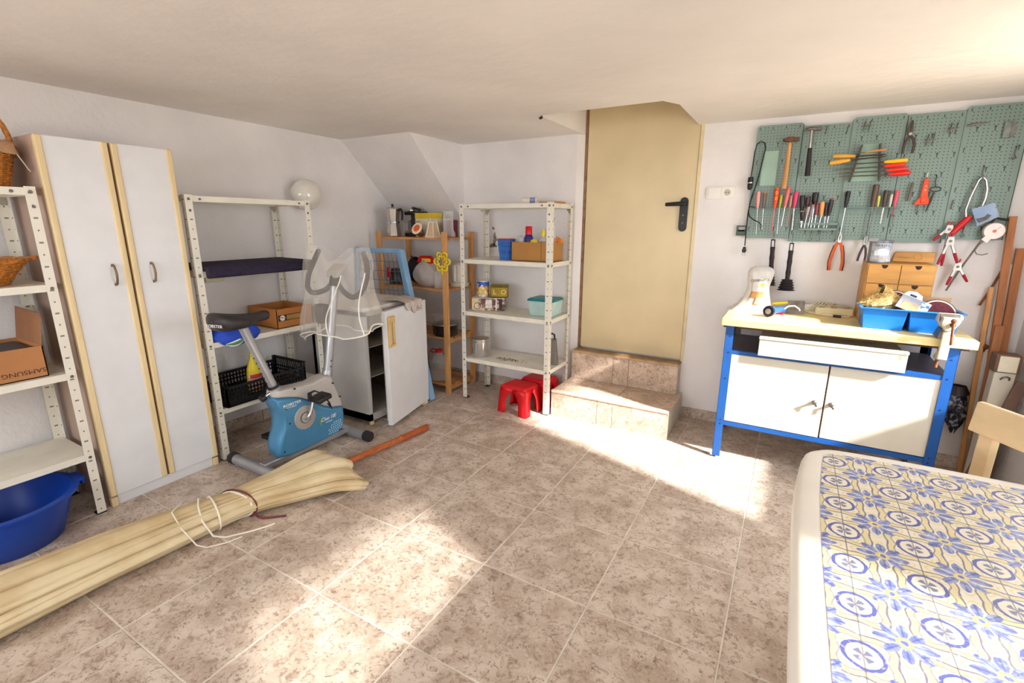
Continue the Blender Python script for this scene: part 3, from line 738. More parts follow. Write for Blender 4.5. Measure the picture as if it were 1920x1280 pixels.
# ------------------------------------------------------------------ exercise bike
O = (-1.0, 0.72, 0.0)
t = thing('exercise_bike', 'blue and silver exercise bike with a black saddle', 'exercise bike', O)
sil = mat('silver_paint', 'a9aaae', 0.32, 0.55, var=0.06)
sil_plastic = mat('silver_plastic', 'b5b1ad', 0.45, var=0.05)
bike_blue = mat('metallic_blue', '4a8cb8', 0.28, 0.25, var=0.10, scale=4, coat=0.3)
def body(profile, x0, x1, name, m, bulge=0.018, nseg=7):
    n = len(profile); cy = sum(p[0] for p in profile) / n; cz = sum(p[1] for p in profile) / n
    c = MB(O); vs = []
    for s_ in range(nseg):
        q = -1 + 2 * s_ / (nseg - 1); x = (x0 + x1) / 2 + (x1 - x0) / 2 * q
        k = 1 - 0.10 * abs(q) ** 3.5
        for (y, z) in profile: vs.append((x, cy + (y - cy) * k, cz + (z - cz) * k))
    fs = []
    for s_ in range(nseg - 1):
        for i in range(n):
            j = (i + 1) % n; fs.append((s_ * n + i, s_ * n + j, (s_ + 1) * n + j, (s_ + 1) * n + i))
    fs.append(tuple(range(n))); fs.append(tuple((nseg - 1) * n + i for i in range(n)))
    c.add(vs, fs)
    return c.obj(name, m, t, smooth=50, bev=0.008, seg=2)
lower = [(0.515, 0.075), (0.56, 0.062), (0.66, 0.060), (0.80, 0.062), (0.93, 0.070), (0.965, 0.095), (0.985, 0.15), (0.982, 0.235), (0.90, 0.252), (0.83, 0.285), (0.75, 0.345), (0.66, 0.395), (0.58, 0.420), (0.515, 0.435), (0.512, 0.41), (0.535, 0.36), (0.545, 0.30), (0.540, 0.24), (0.515, 0.185), (0.500, 0.14), (0.502, 0.10)]
bl = body(lower, -1.065, -0.94, 'lower_shell', bike_blue)
upper = [(0.52, 0.43), (0.58, 0.415), (0.66, 0.39), (0.75, 0.34), (0.83, 0.28), (0.90, 0.245), (0.98, 0.228), (0.975, 0.27), (0.955, 0.33), (0.93, 0.39), (0.915, 0.445), (0.895, 0.462), (0.855, 0.465), (0.82, 0.458), (0.77, 0.448), (0.69, 0.452), (0.60, 0.462), (0.53, 0.468)]
body(upper, -1.055, -0.95, 'upper_shell', sil_plastic)
# crank disc, crank, pedals
XS = -0.940
dk = MB(O).prism(circ(0.070, 36, 0.684, 0.265, 0.072), XS - 0.008, XS + 0.007, 'x').obj('crank_disc', mat('disc_grey', 'a39f9a', 0.5, 0.2), t, bev=0.003)
MB(O).prism(circ(0.034, 28, 0.684, 0.265), XS + 0.004, XS + 0.010, 'x').obj('disc_ring', dull_steel, dk)
MB(O).prism(circ(0.029, 28, 0.684, 0.265), XS + 0.006, XS + 0.012, 'x').obj('disc_centre', mat('disc_grey2', 'b3afaa', 0.4, 0.3), dk)
MB(O).cyl((XS, 0.684, 0.265), (XS + 0.032, 0.684, 0.265), 0.012, n=14).obj('axle', chrome, t)
MB(O).tube([(XS + 0.022, 0.684, 0.265), (XS + 0.03, 0.700, 0.285), (XS + 0.035, 0.712, 0.33), (XS + 0.04, 0.722, 0.385)], [0.010, 0.010, 0.009, 0.009], 10).obj('crank_arm', chrome, t)
pd = MB(O).hexa([(-0.905, 0.70, 0.36), (-0.815, 0.70, 0.36), (-0.815, 0.79, 0.375), (-0.905, 0.79, 0.375)], [(-0.905, 0.695, 0.39), (-0.815, 0.695, 0.39), (-0.815, 0.785, 0.405), (-0.905, 0.785, 0.405)]).obj('pedal', black_plastic, t, bev=0.008)
MB(O).tube([(-0.90, 0.70, 0.37), (-0.885, 0.69, 0.42), (-0.86, 0.705, 0.435), (-0.835, 0.735, 0.415), (-0.825, 0.77, 0.35), (-0.84, 0.79, 0.31), (-0.87, 0.795, 0.325)], 0.012, 8, flat=0.35).obj('strap', dark_rubber, pd)
MB(O).box(-1.155, -1.075, 0.54, 0.62, 0.14, 0.165).cyl((-1.065, 0.684, 0.265), (-1.10, 0.60, 0.16), 0.009, n=8).obj('pedal', black_plastic, t, bev=0.006)
# stabilisers, frame
for nm, y, a, b in (('rear_foot', 0.43, -1.285, -0.815), ('front_foot', 1.035, -1.19, -0.80)):
    f_ = MB(O).cyl((a + 0.02, y, 0.034), (b - 0.02, y, 0.034), 0.030, n=20).obj(nm, sil, t)
    for p, q in ((a, a + 0.045), (b - 0.045, b)): MB(O).cyl((p, y, 0.034), (q, y, 0.034), 0.0335, n=20).obj('end_cap', dark_rubber, f_, bev=0.003)
MB(O).bar((-1.0, 0.43, 0.05), (-1.0, 1.035, 0.05), 0.05, 0.035).obj('chassis', sil, t, bev=0.006)
MB(O).cyl((-1.0, 0.96, 0.10), (-1.0, 1.03, 0.05), 0.022, n=14).obj('front_stay', sil, t)
# seat post and saddle
sp = MB(O).cyl((-1.0, 0.570, 0.435), (-1.0, 0.553, 0.480), 0.031, n=20).obj('seat_tube', sil, t, bev=0.003)
MB(O).cyl((-1.0, 0.553, 0.478), (-1.0, 0.549, 0.490), 0.033, n=20).obj('collar', dark_rubber, sp)
MB(O).cyl((-1.0, 0.551, 0.485), (-1.0, 0.425, 0.845), 0.023, n=20).obj('seat_post', sil, t)
c = MB(O)
for k in range(7):
    q = k / 7 * 0.6; c.sphere((-1.0 - 0.0, 0.551 - 0.126 * q + -0.0226, 0.485 + 0.36 * q - 0.006), 0.0042, 8, 6)
c.obj('height_hole', ink_black, t)
kn = MB(O).cyl((-1.0, 0.538, 0.455), (-1.0, 0.492, 0.437), 0.008, n=10).obj('knob_pin', chrome, t)
MB(O).cyl((-1.0, 0.498, 0.440), (-1.0, 0.472, 0.430), 0.02, n=10).obj('knob', black_plastic, kn, bev=0.003)
def saddle(u, v):
    a = 2 * PI * u; y = 0.272 + 0.305 * v
    if v < 0.22: wd = 0.102 * math.sqrt(max(0.01, 1 - ((0.22 - v) / 0.225) ** 2))
    elif v < 0.36: wd = 0.102
    else: wd = 0.026 + 0.076 * (0.5 + 0.5 * math.cos(PI * min(1, (v - 0.36) / 0.45)))
    if v > 0.93: wd *= math.sqrt(max(0.03, 1 - ((v - 0.93) / 0.07) ** 2))
    zc = 0.880 + 0.010 * math.cos(PI * v * 1.6) * (1 - v) + 0.012 * max(0, v - 0.6)
    th = 0.047 - 0.022 * min(1, v * 1.4)
    if v < 0.10: th *= math.sqrt(max(0.03, 1 - ((0.10 - v) / 0.102) ** 2))
    if v > 0.92: th *= math.sqrt(max(0.05, 1 - ((v - 0.92) / 0.08) ** 2))
    sn = math.sin(a); cz = th * (abs(sn) ** 0.8 * (1 if sn > 0 else -1.05))
    ch = math.copysign(abs(math.cos(a)) ** 0.7, math.cos(a))
    return (-1.0 + wd * ch, y, zc + cz)
c = MB(O).surf(28, 26, saddle, wrap=True)
c.add([saddle(i / 28, 0.0) for i in range(28)], [tuple(range(28))]); c.add([saddle(i / 28, 1.0) for i in range(28)], [tuple(range(28))])
sd_ = c.obj('saddle', mat('black_vinyl', '2b2526', 0.45, var=0.15, bump=0.15, bscale=150), t, smooth=60)
words('saddle_lettering', 'ROBSTER', 0.020, ink_white, sd_, (0.035, 0.268 - 0.72, 0.876), (rad(86), 0, rad(14)), sx=1.2)
# upright and handlebars
MB(O).cyl((-1.0, 0.905, 0.445), (-1.0, 0.915, 0.48), 0.033, 0.029, n=20).obj('upright_socket', sil, t)
up = MB(O).cyl((-1.0, 0.912, 0.455), (-1.0, 1.03, 1.03), 0.026, n=20).obj('upright', sil, t)
c = MB(O)
for z_ in (0.505, 0.54): c.sphere((-1.0 + 0.026, 0.912 + 0.205 * (z_ - 0.455), z_), 0.006, 8, 6)
c.obj('bolt_head', dull_steel, up)
MB(O).cyl((-1.0, 1.02, 0.985), (-1.0, 1.035, 1.045), 0.033, n=16).obj('clamp', black_plastic, t)
foam = mat('charcoal_foam_grip', '4b4244', 0.85, var=0.15, scale=60)
for s_ in (1, -1):
    p = [(-1.0, 1.03, 1.03), (-1.0 + 0.07 * s_, 1.02, 0.965), (-1.0 + 0.17 * s_, 1.0, 0.935), (-1.0 + 0.235 * s_, 1.01, 0.965), (-1.0 + 0.255 * s_, 1.04, 1.04), (-1.0 + 0.235 * s_, 1.07, 1.12), (-1.0 + 0.20 * s_, 1.085, 1.185)]
    def sm(pts, n=6):
        out = []
        for i in range(len(pts) - 1):
            p0, p1, p2, p3 = [Vector(pts[max(0, min(len(pts) - 1, i + k))]) for k in (-1, 0, 1, 2)]
            for k in range(n):
                q = k / n
                out.append(0.5 * ((2 * p1) + (-p0 + p2) * q + (2 * p0 - 5 * p1 + 4 * p2 - p3) * q * q + (-p0 + 3 * p1 - 3 * p2 + p3) * q ** 3))
        out.append(Vector(pts[-1])); return out
    MB(O).tube(sm(p), 0.016, 12).obj('handlebar', foam, t)
    MB(O).sphere(p[-1], 0.0165, 12, 8).obj('bar_end', black_plastic, t)
MB(O).hexa([(-1.055, 1.0, 1.035), (-0.945, 1.0, 1.035), (-0.945, 1.065, 1.055), (-1.055, 1.065, 1.055)], [(-1.06, 1.01, 1.075), (-0.94, 1.01, 1.075), (-0.94, 1.085, 1.125), (-1.06, 1.085, 1.125)]).obj('console', sil_plastic, t, bev=0.015, seg=3)
MB(O).hexa([(-1.070, 0.915, 0.765), (-1.010, 0.915, 0.765), (-1.010, 0.965, 0.765), (-1.070, 0.965, 0.765)], [(-1.095, 0.925, 0.88), (-1.012, 0.925, 0.88), (-1.012, 0.985, 0.88), (-1.095, 0.985, 0.88)]).obj('bottle_holder', foam, t, bev=0.012)
XT = -0.9375
words('brand_lettering', 'ROBSTER', 0.022, ink_white, bl, (XT + 1.0, 0.613 - 0.72, 0.372), FX, sx=1.25)
words('small_lettering', 'FITNESS', 0.010, ink_white, bl, (XT + 1.0, 0.605 - 0.72, 0.356), FX, sx=1.9)
words('script_lettering', 'Chao 100', 0.034, ink_white, bl, (XT + 1.0, 0.842 - 0.72, 0.205), FX, shear=0.35, sx=0.8)
words('tiny_lettering', 'MAGNETIC', 0.010, ink_white, bl, (XT + 1.0, 0.845 - 0.72, 0.181), FX)
for k, (r_, m_) in enumerate(((0.05, mat('lime_print', '9bc23f', 0.5)), (0.062, mat('lime_print2', '7fa838', 0.5)))):
    c = MB(O); pts = arc(0.835, 0.185, r_, 120, 200, 10)
    poly = [(y + 0.003 * math.sin(PI * i / 10), z) for i, (y, z) in enumerate(pts)] + [(y - 0.003 * math.sin(PI * i / 10), z) for i, (y, z) in list(enumerate(pts))[::-1]]
    n = len(pts); c.add([(XT, y, z) for y, z in poly], [(i, i + 1, 2 * n - 2 - i, 2 * n - 1 - i) for i in range(n - 1)])
    c.obj('lime_arc', m_, bl, solid=0.001)
c = MB(O)
for r_ in range(6):
    for k in range(7 - abs(r_ - 2)):
        c.prism(circ(0.0036, 8, 0.838 + 0.016 * k + 0.008 * (r_ % 2) + 0.012 * max(0, r_ - 2), 0.100 + 0.0125 * r_), XT - 0.0006, XT + 0.0004, 'x')
c.obj('vent_dots', mat('pale_blue_dots', 'bcd6e6', 0.5), bl, kind='stuff')
c = MB(O)
for (y, z) in ((0.575, 0.352), (0.585, 0.262), (0.535, 0.11), (0.64, 0.452), (0.945, 0.31), (0.90, 0.41)): c.prism(circ(0.005, 8, y, z), -0.946, -0.9375, 'x')
c.obj('screw_heads', ink_black, bl, kind='stuff')

# plastic cover over the handlebars
O = (-0.98, 1.03, 0.68)
t = thing('plastic_cover', 'clear plastic bag draped over the exercise bike handlebars', 'plastic bag', O)
def cover(u, v):
    a = 2 * PI * u
    z = 1.225 - 0.075 * (1 - v) * 0 - 0.52 * v
    rx = 0.265 + 0.03 * v + 0.018 * math.sin(7 * a + 5 * v) * (0.3 + v); ry = 0.045 + 0.10 * min(1, v * 2.2) + 0.016 * math.sin(9 * a + 3)
    x = -0.975 + rx * math.cos(a) + 0.02 * math.sin(8 * v + a); y = 1.035 - 0.02 * v + ry * math.sin(a)
    top = max(0, 1 - v * 2.5)
    z -= top * 0.085 * math.exp(-((x + 0.975) / 0.10) ** 2)
    z += v * 0.03 * math.sin(3 * a + 1) + 0.05 * v * math.cos(a)
    return (x, y, z)
MB(O).surf(72, 30, cover, wrap=True).obj('film', film, t, smooth=70)
welt = clear('milky_welt', 'f4efe6', 0.85, 0.3)
MB(O).tube([cover(i / 60, 1.0) for i in range(60)], 0.0042, 6, closed=True).obj('hem', welt, t)
for u in (0.93, 0.80): MB(O).tube([cover(u + 0.02 * math.sin(5 * v / 20), v / 20) for v in range(6, 21)], 0.0038, 6).obj('seam', welt, t)

# ------------------------------------------------------------------ small refrigerator, door ajar
O = (-1.22, 1.475, 0.0)
t = thing('small_fridge', 'white tabletop refrigerator with its door ajar', 'refrigerator', O)
fw = mat('fridge_enamel', 'd9dadd', 0.35, var=0.03)
x0, x1, y0, y1, z0, z1 = -1.50, -0.975, 1.205, 1.745, 0.035, 0.795; e = 0.03
c = MB(O).box(x0, x0 + e, y0, y1, z0, z1).box(x0, x1, y0, y0 + e, z0, z1).box(x0, x1, y1 - e, y1, z0, z1).box(x0, x1, y0, y1, z0, z0 + 0.05).box(x0, x1, y0, y1, z1 - 0.03, z1)
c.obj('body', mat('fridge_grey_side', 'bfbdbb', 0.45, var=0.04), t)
MB(O).box(x0 - 0.005, x1 + 0.012, y0 - 0.006, y1 + 0.006, z1, z1 + 0.028).obj('worktop', mat('fridge_top_laminate', 'd4d0ca', 0.45, var=0.04), t, bev=0.006)
liner = mat('fridge_liner', '8a7a6c', 0.5, var=0.05)
c = MB(O).box(x0 + e, x0 + e + 0.006, y0 + e, y1 - e, z0 + 0.05, z1 - 0.03).box(x0 + e, x1 - 0.004, y0 + e, y0 + e + 0.006, z0 + 0.05, z1 - 0.03)
c.box(x0 + e, x1 - 0.004, y1 - e - 0.006, y1 - e, z0 + 0.05, z1 - 0.03).obj('liner', liner, t)
for z_ in (0.33, 0.54): MB(O).box(x0 + 0.05, x1 - 0.03, y0 + 0.035, y1 - 0.035, z_, z_ + 0.006).obj('shelf', mat('fridge_shelf', 'b7b2a8', 0.4), t)
for x in (x0 + 0.04, x1 - 0.03):
    for y in (y0 + 0.04, y1 - 0.04): MB(O).cyl((x, y, 0.0), (x, y, 0.036), 0.018, n=12).obj('foot', pale_wood if x > -1.2 else black_plastic, t)
# door leaf: hinge at local origin, extends along -y, thickness along x
def dbox(c, a0, a1, b0, b1, c0, c1): return c.box(a0, a1, b0, b1, c0, c1, Matrix.Translation((x1 + 0.012, y1, 0)) @ Matrix.Rotation(rad(12.5), 4, 'Z'))
dl = dbox(MB(O), 0.018, 0.052, -0.535, 0.0, 0.035, 0.815).obj('door', fw, t, bev=0.004)
dbox(MB(O), 0.0, 0.019, -0.52, -0.015, 0.055, 0.79).obj('door_liner', mat('door_liner_cream', 'cfc9bc', 0.5), dl, bev=0.008)
dbox(MB(O), -0.012, 0.0, -0.50, -0.03, 0.30, 0.31).obj('door_rack', liner, dl)
hm = mat('tan_plastic_handle', 'd3b273', 0.45, var=0.08)
Mh = Matrix.Translation((x1 + 0.012, y1, 0)) @ Matrix.Rotation(rad(12.5), 4, 'Z')
c = MB(O).box(0.052, 0.068, -0.533, -0.455, 0.575, 0.592, Mh).box(0.052, 0.068, -0.533, -0.455, 0.735, 0.775, Mh).box(0.052, 0.070, -0.533, -0.512, 0.592, 0.735, Mh).box(0.052, 0.064, -0.478, -0.455, 0.592, 0.735, Mh)
hn = c.obj('handle', hm, dl, bev=0.004)
MB(O).box(0.052, 0.055, -0.510, -0.480, 0.594, 0.733, Mh).obj('handle_recess', mat('pale_recess', 'c9c4b8', 0.5), hn)
bd = MB(O).box(0.052, 0.0535, -0.135, -0.055, 0.752, 0.782, Mh).obj('badge', mat('gold_edge', '7c6a4a', 0.5), dl)
MB(O).box(0.0535, 0.0542, -0.132, -0.058, 0.755, 0.779, Mh).obj('badge_face', mat('badge_cream', 'd8d2c4', 0.5), bd)
q = Mh @ Vector((0.0546, -0.095, 0.767)); words('badge_lettering', 'FAGOR', 0.014, mat('brown_grey_print', '5a4a44', 0.6), bd, tuple(q - Vector(O)), (rad(90), 0, rad(90 + 12.5)))
MB(O).box(0.02, 0.05, -0.08, -0.02, 0.012, 0.034, Mh).obj('hinge', pale_wood, dl)
# crumpled rag lying over the top edge
def rag(u, v):
    p = Mh @ Vector((0.056, -0.30 + 0.21 * u, 0.0))
    y = p.y; front = p.x
    if v < 0.6:
        q = v / 0.6; x = -1.06 + (front + 0.006 + 1.06) * q; z = 0.829 + 0.016 * abs(math.sin(7 * u + 4 * v)) * (1 - 0.5 * q) + 0.004
    else:
        q = (v - 0.6) / 0.4; x = front + 0.007 + 0.006 * abs(math.sin(9 * u)); z = 0.833 - 0.085 * q * (0.35 + 0.65 * math.sin(PI * min(1, u * 1.05)) ** 0.7) * (0.75 + 0.25 * math.sin(17 * u))
    return (x, y + 0.01 * math.sin(6 * v + 3 * u), z)
MB((-0.95, 1.6, 0.825)).surf(34, 26, rag).obj('crumpled_rag', mat('grey_pink_rag', 'c2b6ae', 0.9, var=0.12, scale=30, bump=0.3, stretch=(4, 1, 1)), solid=0.004, smooth=70, label='crumpled pale rag draped over the top edge of the fridge door', cat='cloth')

# light-blue framed wire rack behind the fridge
O = (-1.44, 1.84, 0.0)
t = thing('wire_rack', 'light-blue plastic framed wire rack leaning behind the fridge', 'rack', O)
lb = mat('light_blue_plastic', '7fa9cf', 0.4, var=0.06)
def rp(x, z): return (x + 0.22 * (0.0) , 1.795 + 0.05 * z, z)
RX0, RX1t, RX1b = -1.70, -1.235, -1.03
c = MB(O)
fr = [(RX0, 0.02), (RX1b + 0.13, 0.02), (RX1t, 1.15), (RX0, 1.15)]
def fbar(a, b, wd, th, name): MB(O).bar(rp(*a), rp(*b), wd, th, (0, 1, 0)).obj(name, lb, t, bev=0.006)
fbar((RX0, 1.15), (RX1t + 0.02, 1.15), 0.035, 0.03, 'top_rail')
fbar((RX1t, 1.162), (RX1b + 0.09, 0.02), 0.045, 0.035, 'side_rail')
MB(O).bar((RX1t + 0.036, 1.84, 1.162), (RX1b + 0.125, 1.785, 0.02), 0.026, 0.05, (0, 1, 0)).obj('side_flange', lb, t, bev=0.006)
fbar((RX0 + 0.01, 1.15), (RX0 + 0.01, 0.02), 0.03, 0.03, 'side_rail'); fbar((RX0, 0.02), (RX1b + 0.1, 0.02), 0.03, 0.03, 'bottom_rail')
wire = mat('blue_grey_wire', '5d7086', 0.4, 0.4)
for k in range(1, 11):
    q = k / 11; MB(O).tube([rp(RX0 + (RX1t - RX0) * q, 1.145), rp(RX0 + (RX1b + 0.09 - RX0) * q, 0.03)], 0.0022, 6).obj('wire', wire, t)
for k in range(1, 15):
    z_ = 0.03 + 1.11 * k / 15; xe = RX1t + (RX1b + 0.09 - RX1t) * (1.15 - z_) / 1.13
    MB(O).tube([rp(RX0, z_), rp(xe, z_)], 0.0022, 6).obj('wire', wire, t)

# ------------------------------------------------------------------ pine shelf unit in the corner
O = (-1.25, 2.18, 0.0)
t = thing('pine_shelf', 'narrow pine shelf unit under the stair slope', 'shelf', O)
for x in (-1.595, -0.915):
    for y in (2.005, 2.36): MB(O).box(x - 0.024, x + 0.024, y - 0.010, y + 0.010, 0.0, 1.295).obj('post', pine, t, bev=0.002)
for z_ in (0.855, 1.25): MB(O).box(-1.60, -0.91, 2.015, 2.35, z_ - 0.018, z_).obj('shelf_board', pine_x, t, bev=0.002)
for z_ in (0.07, 0.465):
    for k in range(4): MB(O).box(-1.60, -0.91, 2.015 + k * 0.088, 2.015 + k * 0.088 + 0.07, z_ - 0.016, z_).obj('slat', pine_x, t, bev=0.002)
    for x in (-1.59, -0.935): MB(O).box(x - 0.012, x + 0.024, 2.015, 2.35, z_ - 0.045, z_ - 0.0165).obj('bearer', pine, t)

def lathe_thing(name, label, cat, o, prof, m, n=28, sx=1, sy=1, group=None, smooth=45):
    return MB().lathe(prof, n, sx=sx, sy=sy).obj(name, m, loc=o, label=label, cat=cat, group=group, smooth=smooth)
ZT = 1.251
# moka pot
t = thing('moka_pot', 'tall eight-sided aluminium moka pot with a black knob', 'coffee pot', (-1.535, 2.12, ZT))
al = mat('brushed_aluminium', 'c8c3bd', 0.3, 0.85, var=0.06)
MB().lathe([(0.066, 0), (0.068, 0.006), (0.052, 0.10), (0.05, 0.108)], 8, ph=0.39).obj('boiler', al, t, smooth=None)
MB().lathe([(0.052, 0.108), (0.053, 0.122)], 24).obj('collar', chrome, t)
MB().lathe([(0.047, 0.122), (0.066, 0.218), (0.067, 0.222)], 8, ph=0.39).obj('jug', al, t, smooth=None)
lid = MB().lathe([(0.067, 0.222), (0.055, 0.232), (0.01, 0.24)], 8, ph=0.39).obj('lid', al, t, smooth=None)
MB().lathe([(0.006, 0.238), (0.011, 0.248), (0.009, 0.262)], 12).obj('knob', black_plastic, lid)
MB().tube([(0.055, 0.0, 0.215), (0.09, 0.0, 0.218), (0.105, 0.0, 0.20), (0.098, 0.0, 0.13)], [0.01, 0.011, 0.011, 0.008], 8).obj('handle', black_plastic, t)
MB().prism([(-0.062, 0.222), (-0.085, 0.215), (-0.06, 0.185)], -0.012, 0.012, 'y').obj('spout', al, t)
# black coffee maker
t = thing('coffee_machine', 'black coffee machine with a chrome lid beside the moka pot', 'coffee machine', (-1.425, 2.27, ZT))
dkp = mat('glossy_dark_plastic', '2b2423', 0.25, var=0.2)
MB().box(-0.075, 0.08, -0.06, 0.075, 0, 0.03).obj('base', dkp, t, bev=0.008)
MB().box(-0.07, 0.075, 0.02, 0.075, 0.03, 0.20).obj('tower', dkp, t, bev=0.01)
MB().lathe([(0.05, 0.032), (0.056, 0.06), (0.052, 0.12), (0.04, 0.135)], 24, c=(0, -0.01, 0)).obj('jug', mat('smoked_glass', '3b302c', 0.1, var=0.1), t)
MB().box(-0.075, 0.08, -0.055, 0.075, 0.175, 0.205).obj('head', dkp, t, bev=0.008)
MB().sphere((-0.02, -0.02, 0.213), (0.035, 0.035, 0.025), 20, 10).obj('chrome_lid', chrome, t)
MB().bar((0.0, -0.03, 0.235), (0.08, -0.02, 0.215), 0.022, 0.016).obj('lever', black_plastic, t, bev=0.005)
MB().box(-0.012, 0.014, -0.075, -0.064, 0.03, 0.13).obj('handle', mat('grey_handle', '6f6763', 0.4), t, bev=0.004)
# yellow-white coffee carton
t = thing('coffee_carton', 'yellow and white coffee carton on the pine shelf', 'box', (-1.235, 2.215, ZT), rad(-12))
wp = mat('cream_carton', 'ddd3bd', 0.6, var=0.08, scale=20); yp = mat('yellow_print', 'e0c02e', 0.5, var=0.06)
MB().box(-0.105, 0.105, -0.055, 0.055, 0, 0.188).obj('carton', wp, t, bev=0.002)
MB().box(-0.106, 0.106, -0.056, 0.056, 0.145, 0.190).obj('yellow_top', yp, t)
MB().box(-0.104, -0.03, -0.0565, -0.0555, 0.02, 0.132).obj('pale_panel', mat('kraft_panel', 'cdb98c', 0.6), t)
MB().prism(circ(0.026, 20, -0.066, 0.095), -0.0575, -0.0565, 'y').obj('emblem', mat('grey_emblem', '8c8578', 0.6, var=0.3, scale=70), t)
MB().box(-0.098, -0.04, -0.0575, -0.0565, 0.006, 0.026).obj('barcode', mat('grey_print', '7f7f82', 0.6), t)
# steel cup with orange disc
t = thing('metal_cup', 'small polished metal cup tipped toward the front with an orange centre', 'cup', (-1.215, 2.075, ZT + 0.052))
M_ = Matrix.Rotation(rad(62), 4, 'X')
MB().lathe([(0.022, -0.055), (0.040, -0.03), (0.050, 0.03), (0.051, 0.036)], 28, M=M_).obj('cup', chrome, t)
MB().lathe([(0.0495, 0.034), (0.048, 0.039)], 28, M=M_).obj('rim', mat('cream_rim', 'e5d9c0', 0.5), t)
MB().lathe([(0.031, 0.038), (0.029, 0.042)], 24, M=M_).obj('orange_disc', mat('orange_wax', 'd9602a', 0.5, var=0.1), t)
# small lampshade
t = thing('small_lampshade', 'small tan cone lampshade with white edging', 'lampshade', (-1.092, 2.09, ZT))
MB().lathe([(0.068, 0), (0.05, 0.05), (0.034, 0.118)], 6, ph=0.2).obj('shade', mat('tan_shade', 'c8ab88', 0.8, var=0.06), t, smooth=None)
for k in range(6):
    a = 2 * PI * k / 6 + 0.2; MB().tube([(0.069 * math.cos(a), 0.069 * math.sin(a), 0.0), (0.051 * math.cos(a), 0.051 * math.sin(a), 0.05), (0.035 * math.cos(a), 0.035 * math.sin(a), 0.118)], 0.0035, 6).obj('rib', white_plastic, t)
for r_, z_ in ((0.066, 0.003), (0.034, 0.118)): MB().tube([(r_ * math.cos(2 * PI * k / 6 + 0.2), r_ * math.sin(2 * PI * k / 6 + 0.2), z_) for k in range(6)], 0.0035, 6, closed=True).obj('hoop', white_plastic, t)
MB((-1.03, 2.24, ZT)).box(-1.075, -0.995, 2.20, 2.29, ZT, ZT + 0.135).obj('maroon_box', mat('maroon_card', '6e2436', 0.6, var=0.1), bev=0.002, label='small maroon box behind the glass vase', cat='box')
MB((-1.13, 2.29, ZT)).box(-1.165, -1.095, 2.26, 2.32, ZT, ZT + 0.145).obj('white_box', white_plastic, bev=0.002, label='small white box between the coffee carton and maroon box', cat='box')
lathe_thing('glass_vase', 'tall clear glass vase on the pine shelf', 'vase', (-0.968, 2.13, ZT), [(0.03, 0), (0.052, 0.004), (0.055, 0.03), (0.040, 0.06), (0.040, 0.19), (0.043, 0.20), (0.041, 0.20), (0.037, 0.19), (0.037, 0.06), (0.05, 0.032), (0.045, 0.012)], glass)
# second board
ZT = 0.856
t = thing('red_handled_tool', 'black kitchen gadget with a red handle seen through the wire rack', 'gadget', (-1.535, 2.13, ZT))
MB().lathe([(0.065, 0), (0.068, 0.02), (0.055, 0.10), (0.045, 0.13)], 20).obj('body', dkp, t); MB().bar((-0.03, -0.065, 0.055), (-0.025, -0.07, 0.14), 0.028, 0.02, (0, 1, 0)).obj('handle', red_plastic, t, bev=0.006)
t = thing('frying_pan', 'dark frying pan standing on edge on the pine shelf', 'pan', (-1.36, 2.17, ZT))
M_ = Matrix.Translation((0, 0, 0.115)) @ Matrix.Rotation(rad(78), 4, 'Y')
MB().lathe([(0.10, -0.012), (0.114, 0.022), (0.110, 0.022), (0.097, -0.008), (0.01, -0.008)], 32, M=M_).obj('pan', dkp, t)
MB().tube([(-0.02, 0.0, 0.222), (-0.01, -0.03, 0.235), (0.03, -0.06, 0.225), (0.04, -0.085, 0.2)], 0.008, 8).obj('handle', black_plastic, t)
t = thing('wrapped_appliance', 'appliance wrapped in a bulging grey plastic bag', 'bag', (-1.185, 2.13, ZT))
gb = mat('grey_plastic_bag', 'bdb7b4', 0.45, var=0.10, scale=12, bump=0.4, bscale=20)
MB().surf(36, 20, lambda u, v: ((0.135 * (math.sin(PI * (0.08 + 0.9 * v)) ** 0.5) * math.cos(2 * PI * u)) * (1 + 0.06 * math.sin(5 * u * 2 * PI + 7 * v)) - 0.02 * v, 0.092 * (math.sin(PI * (0.08 + 0.9 * v)) ** 0.5) * math.sin(2 * PI * u) * (1 + 0.05 * math.sin(7 * u * 2 * PI)), 0.001 + 0.205 * v + 0.012 * v * math.sin(3 * 2 * PI * u)), wrap=True).obj('bag', gb, t, smooth=70)
MB().hexa([(-0.11, -0.03, 0.185), (0.06, -0.03, 0.185), (0.06, 0.04, 0.185), (-0.11, 0.04, 0.185)], [(-0.085, -0.02, 0.245), (0.03, -0.02, 0.245), (0.03, 0.03, 0.245), (-0.085, 0.03, 0.245)]).obj('red_lid', red_plastic, t, bev=0.015)
MB().box(-0.04, 0.05, -0.033, -0.028, 0.20, 0.225).obj('yellow_strip', yel, t)
lathe_thing('glass_jar', 'clear glass jar beside the grey plastic bag', 'jar', (-1.03, 2.07, ZT), [(0.035, 0), (0.038, 0.004), (0.038, 0.11), (0.03, 0.12), (0.03, 0.135), (0.027, 0.135), (0.027, 0.12), (0.034, 0.11), (0.034, 0.01)], glass)
